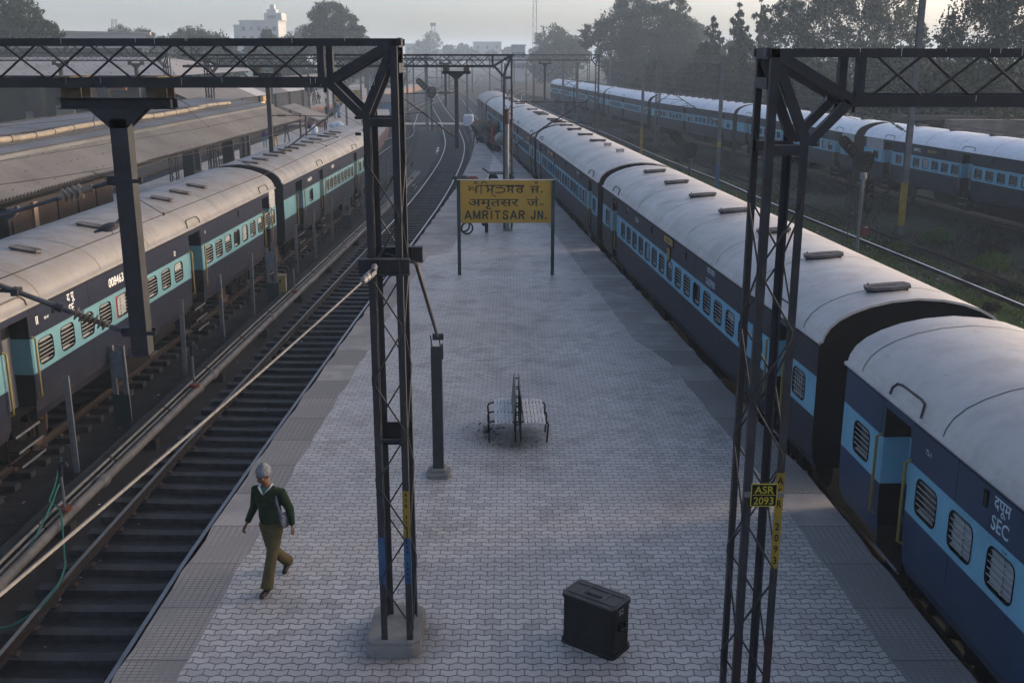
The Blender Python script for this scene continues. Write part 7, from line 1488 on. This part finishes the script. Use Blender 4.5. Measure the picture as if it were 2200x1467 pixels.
tree('huge dark tree filling the upper right corner', 44.0, 98, [(-2.5, 0, 10, 3.2), (2, 0, 12, 4), (-1, 0, 14, 3.4), (5, 0, 9, 4), (5, 0, 14, 4), (-4.4, 0, 8.0, 1.8), (0, 0, 6.5, 4), (6, 0, 5, 4), (-4.8, 0, 9.6, 1.3)], 12000, 0.25, LD, 72, r0=0.55, holes=0.2)
tree('low leafy branch tree left of the huge corner tree', 40.0, 112, [(-2.5, 0, 7.2, 1.8), (0.5, 0, 7.2, 2.2), (2, 0, 5, 3), (-1, 0, 4.2, 3)], 3600, 0.3, LD, 73)
for i, (x, y, lb) in enumerate(((31, 84, 'dark bush row tree nearest the right edge'), (34, 104, 'dim bush beyond the far-row coaches, below the huge tree'), (31, 122, 'dim bush beyond the far-row coaches, below the airy trees'), (27, 140, 'dim bush beyond the far-row coaches, below the pointed trees'), (22, 165, 'dim bush beyond the far-row coaches, below the large spreading tree'), (19, 190, 'dim bush at the far end of the far-row coaches'), (47, 118, 'dim bush behind the bush row'), (38, 150, 'dim bush between the pointed and airy trees'), (55, 100, 'dim bush at the far right'))):
    tree(lb, x + 3, y, rl_(80 + i, 7, 5.5, 2, 1.2, 6.0, 2.6), 3000, 0.36, (LD, LM)[i % 2], 80 + i, name='bush', h=3, r0=0.15, group='bushes beyond the far-row coaches')
rw_ = thing('ruined_wall', 'ruined dark block wall with rubble beyond the farthest coaches at the right', 'wall', (0, 0, 0)); m = MB(); m.bb((31.0, 76, GZ), (38.5, 77, 2.5)); m.bb((36.5, 70, GZ), (44, 71, 2.3)); m.build('wall', MATS['block_wall'], rw_); m = MB(); m.bb((28.5, 79, 2.3), (34.5, 82, 2.6)); m.bb((28.8, 79.5, GZ), (29.3, 80, 2.3)); m.bb((33.8, 79.5, GZ), (34.3, 80, 2.3)); m.build('slab_roof', M('slab_dark', (0.07, 0.06, 0.06), 0.9), rw_)
wl_ = MB(); wl_.sweep([(-0.15, 0), (-0.15, 2.3), (0.15, 2.3), (0.15, 0)], [(37, 20, GZ), (31.5, 48, GZ), (29, 64, GZ), (26.2, 88, GZ), (22.2, 109, GZ), (19.5, 132, GZ), (17, 155, GZ), (12, 195, GZ)]); tag(wl_.build('sun_blocking_wall', MATS['block_wall']), 'long low boundary wall behind the farthest row of coaches', 'wall')  # added unseen wall, keeps low sun from passing under the farthest coaches
rb_ = MB(); rr2 = random.Random(12)
for k in range(240): s_ = rr2.uniform(0.1, 0.4); rb_.box((rr2.uniform(24, 42), rr2.uniform(72, 96), GZ + rr2.uniform(0, 0.9) ** 2 * 3), (s_ * 2, s_, s_), 0, Matrix.Rotation(rr2.uniform(0, 3), 3, 'Z'))
tag(rb_.build('rubble', M('rubble_grey', (0.16, 0.145, 0.14), 0.9, var=0.4)), kind='stuff')
lp_ = thing('street_lamp', 'tiny warm glowing lamp among the trees at the right', 'street lamp', (37.2, 104, 0)); m = MB(); m.tube([(0, 0, GZ), (0, 0, 4.6)], 0.05, 6); m.build('pole', steel, lp_); m = MB(); m.ell((0, -0.2, 4.6), (0.11, 0.11, 0.11)); m.build('lamp', emit_mat('lamp_warm', (1.0, 0.65, 0.25), 4), lp_)

# ---- grass and weeds between the tracks on the right
def blades(name, n, fx_, seed, hgt, wid, m_):
    q = random.Random(seed); vs, fs = [], []
    for _ in range(n):
        p = fx_(q)
        if p is None: continue
        x, y = p; h = hgt * q.uniform(0.5, 1.4); a = q.uniform(0, 6.28); dx, dy = math.cos(a) * wid, math.sin(a) * wid; k = len(vs); bx_, by_ = q.gauss(0, 0.4) * h, q.gauss(0, 0.4) * h
        vs += [(x - dx, y - dy, GZ), (x + dx, y + dy, GZ), (x + bx_, y + by_, GZ + h)]; fs.append((k, k + 1, k + 2))
    me = bpy.data.meshes.new(name); me.from_pydata(vs, [], fs); me.materials.append(m_); me.update(); return tag(link(name, me), kind='stuff')
def clump(q, x, y, thr): return math.sin(x * 0.9 + y * 0.23) + math.sin(y * 0.61 - x * 0.4) + q.uniform(-1.0, 1.0) > thr
def gpos(q):
    y = 22 + 70 * q.random() ** 1.7; x = lerp(MC, y) + q.uniform(-6.5, 0.6); return (x, y) if clump(q, x, y, -1.3) else None
def wpos(q):
    y = 22 + 85 * q.random() ** 1.5; a, c = lerp(MC, y) - 0.5, lerp(FC, y) - 1.6; x = q.uniform(a, c); return (x, y) if clump(q, x, y, -0.1) else None
blades('grass', 90000, gpos, 1, 0.085, 0.03, MATS['grass_blade'])
blades('weeds', 60000, wpos, 2, 0.20, 0.016, MATS['weed_blade'])
def fpos(q):
    y = 80 + 130 * q.random(); x = lerp(MC, y) + q.uniform(-6, 5); return (x, y) if clump(q, x, y, 0.3) else None
blades('weeds', 16000, fpos, 3, 0.3, 0.05, MATS['weed_blade'])
for i, (x, y, s_, lb) in enumerate(((16.9, 37.5, 0.55, 'pale tuft of broad weeds right of the shiny rail'), (18.6, 40.2, 0.8, 'dark low shrub near the yellow-footed mast'), (17.6, 36.0, 0.6, 'low shrub just before the pale weed tuft'), (20.0, 43.5, 0.9, 'brown shrub beside the farthest coaches'), (16.4, 44.2, 0.5, 'small shrub behind the grey signal pole'), (19.6, 37.4, 0.9, 'brown shrub by the right edge of the frame'), (15.7, 33.6, 0.35, 'small green shrub on the rail at the right edge'), (18.9, 46.5, 0.7, 'shrub at the foot of the yellow-footed mast'))):
    t = thing('shrub', lb, 'shrub', (x, y, GZ), 0, 'shrubs between the right tracks'); link('foliage', crown_mesh([(0, 0, s_ * 0.5, s_ * 0.7, 0.7), (s_ * 0.6, 0.2, s_ * 0.4, s_ * 0.5, 0.7), (-s_ * 0.6, -0.1, s_ * 0.4, s_ * 0.5, 0.7)], 900, 0.05, (MATS['weed_blade'], MATS['grass_blade'], LM)[i % 3], 90 + i, 0.1), t)
    m = MB(); [m.tube([(0, 0, -0.05), (math.cos(k) * s_ * 0.4, math.sin(k) * s_ * 0.4, s_ * 0.7)], [0.012, 0.005], 5) for k in range(5)]; m.build('stem', barkM, t)
st = thing('rail_stack', 'stack of spare rails lying in the weeds at the right edge', 'rails', (0, 0, 0))
for k in range(5):
    m = MB(); m.sweep(RP, [(18.4 + k * 0.16, 30, GZ + 0.2), (17.6 + k * 0.16, 38.5, GZ + 0.2)], RMI); m.build('rail', [railside, railside], st)

# ================================================================== haze
hzb = MB(); hzb.bb((-1500, -30, GZ - 1.0), (1500, 2450, 28)); hm_ = bpy.data.materials.new('haze'); hm_.use_nodes = True; nt = hm_.node_tree
nt.nodes.remove(nt.nodes['Principled BSDF']); pv = nt.nodes.new('ShaderNodeVolumePrincipled'); pv.inputs['Color'].default_value = HAZE_C; pv.inputs['Density'].default_value = HAZE_D; pv.inputs['Anisotropy'].default_value = 0.0
nt.links.new(pv.outputs[0], nt.nodes['Material Output'].inputs['Volume']); tag(hzb.build('haze', hm_), kind='stuff')
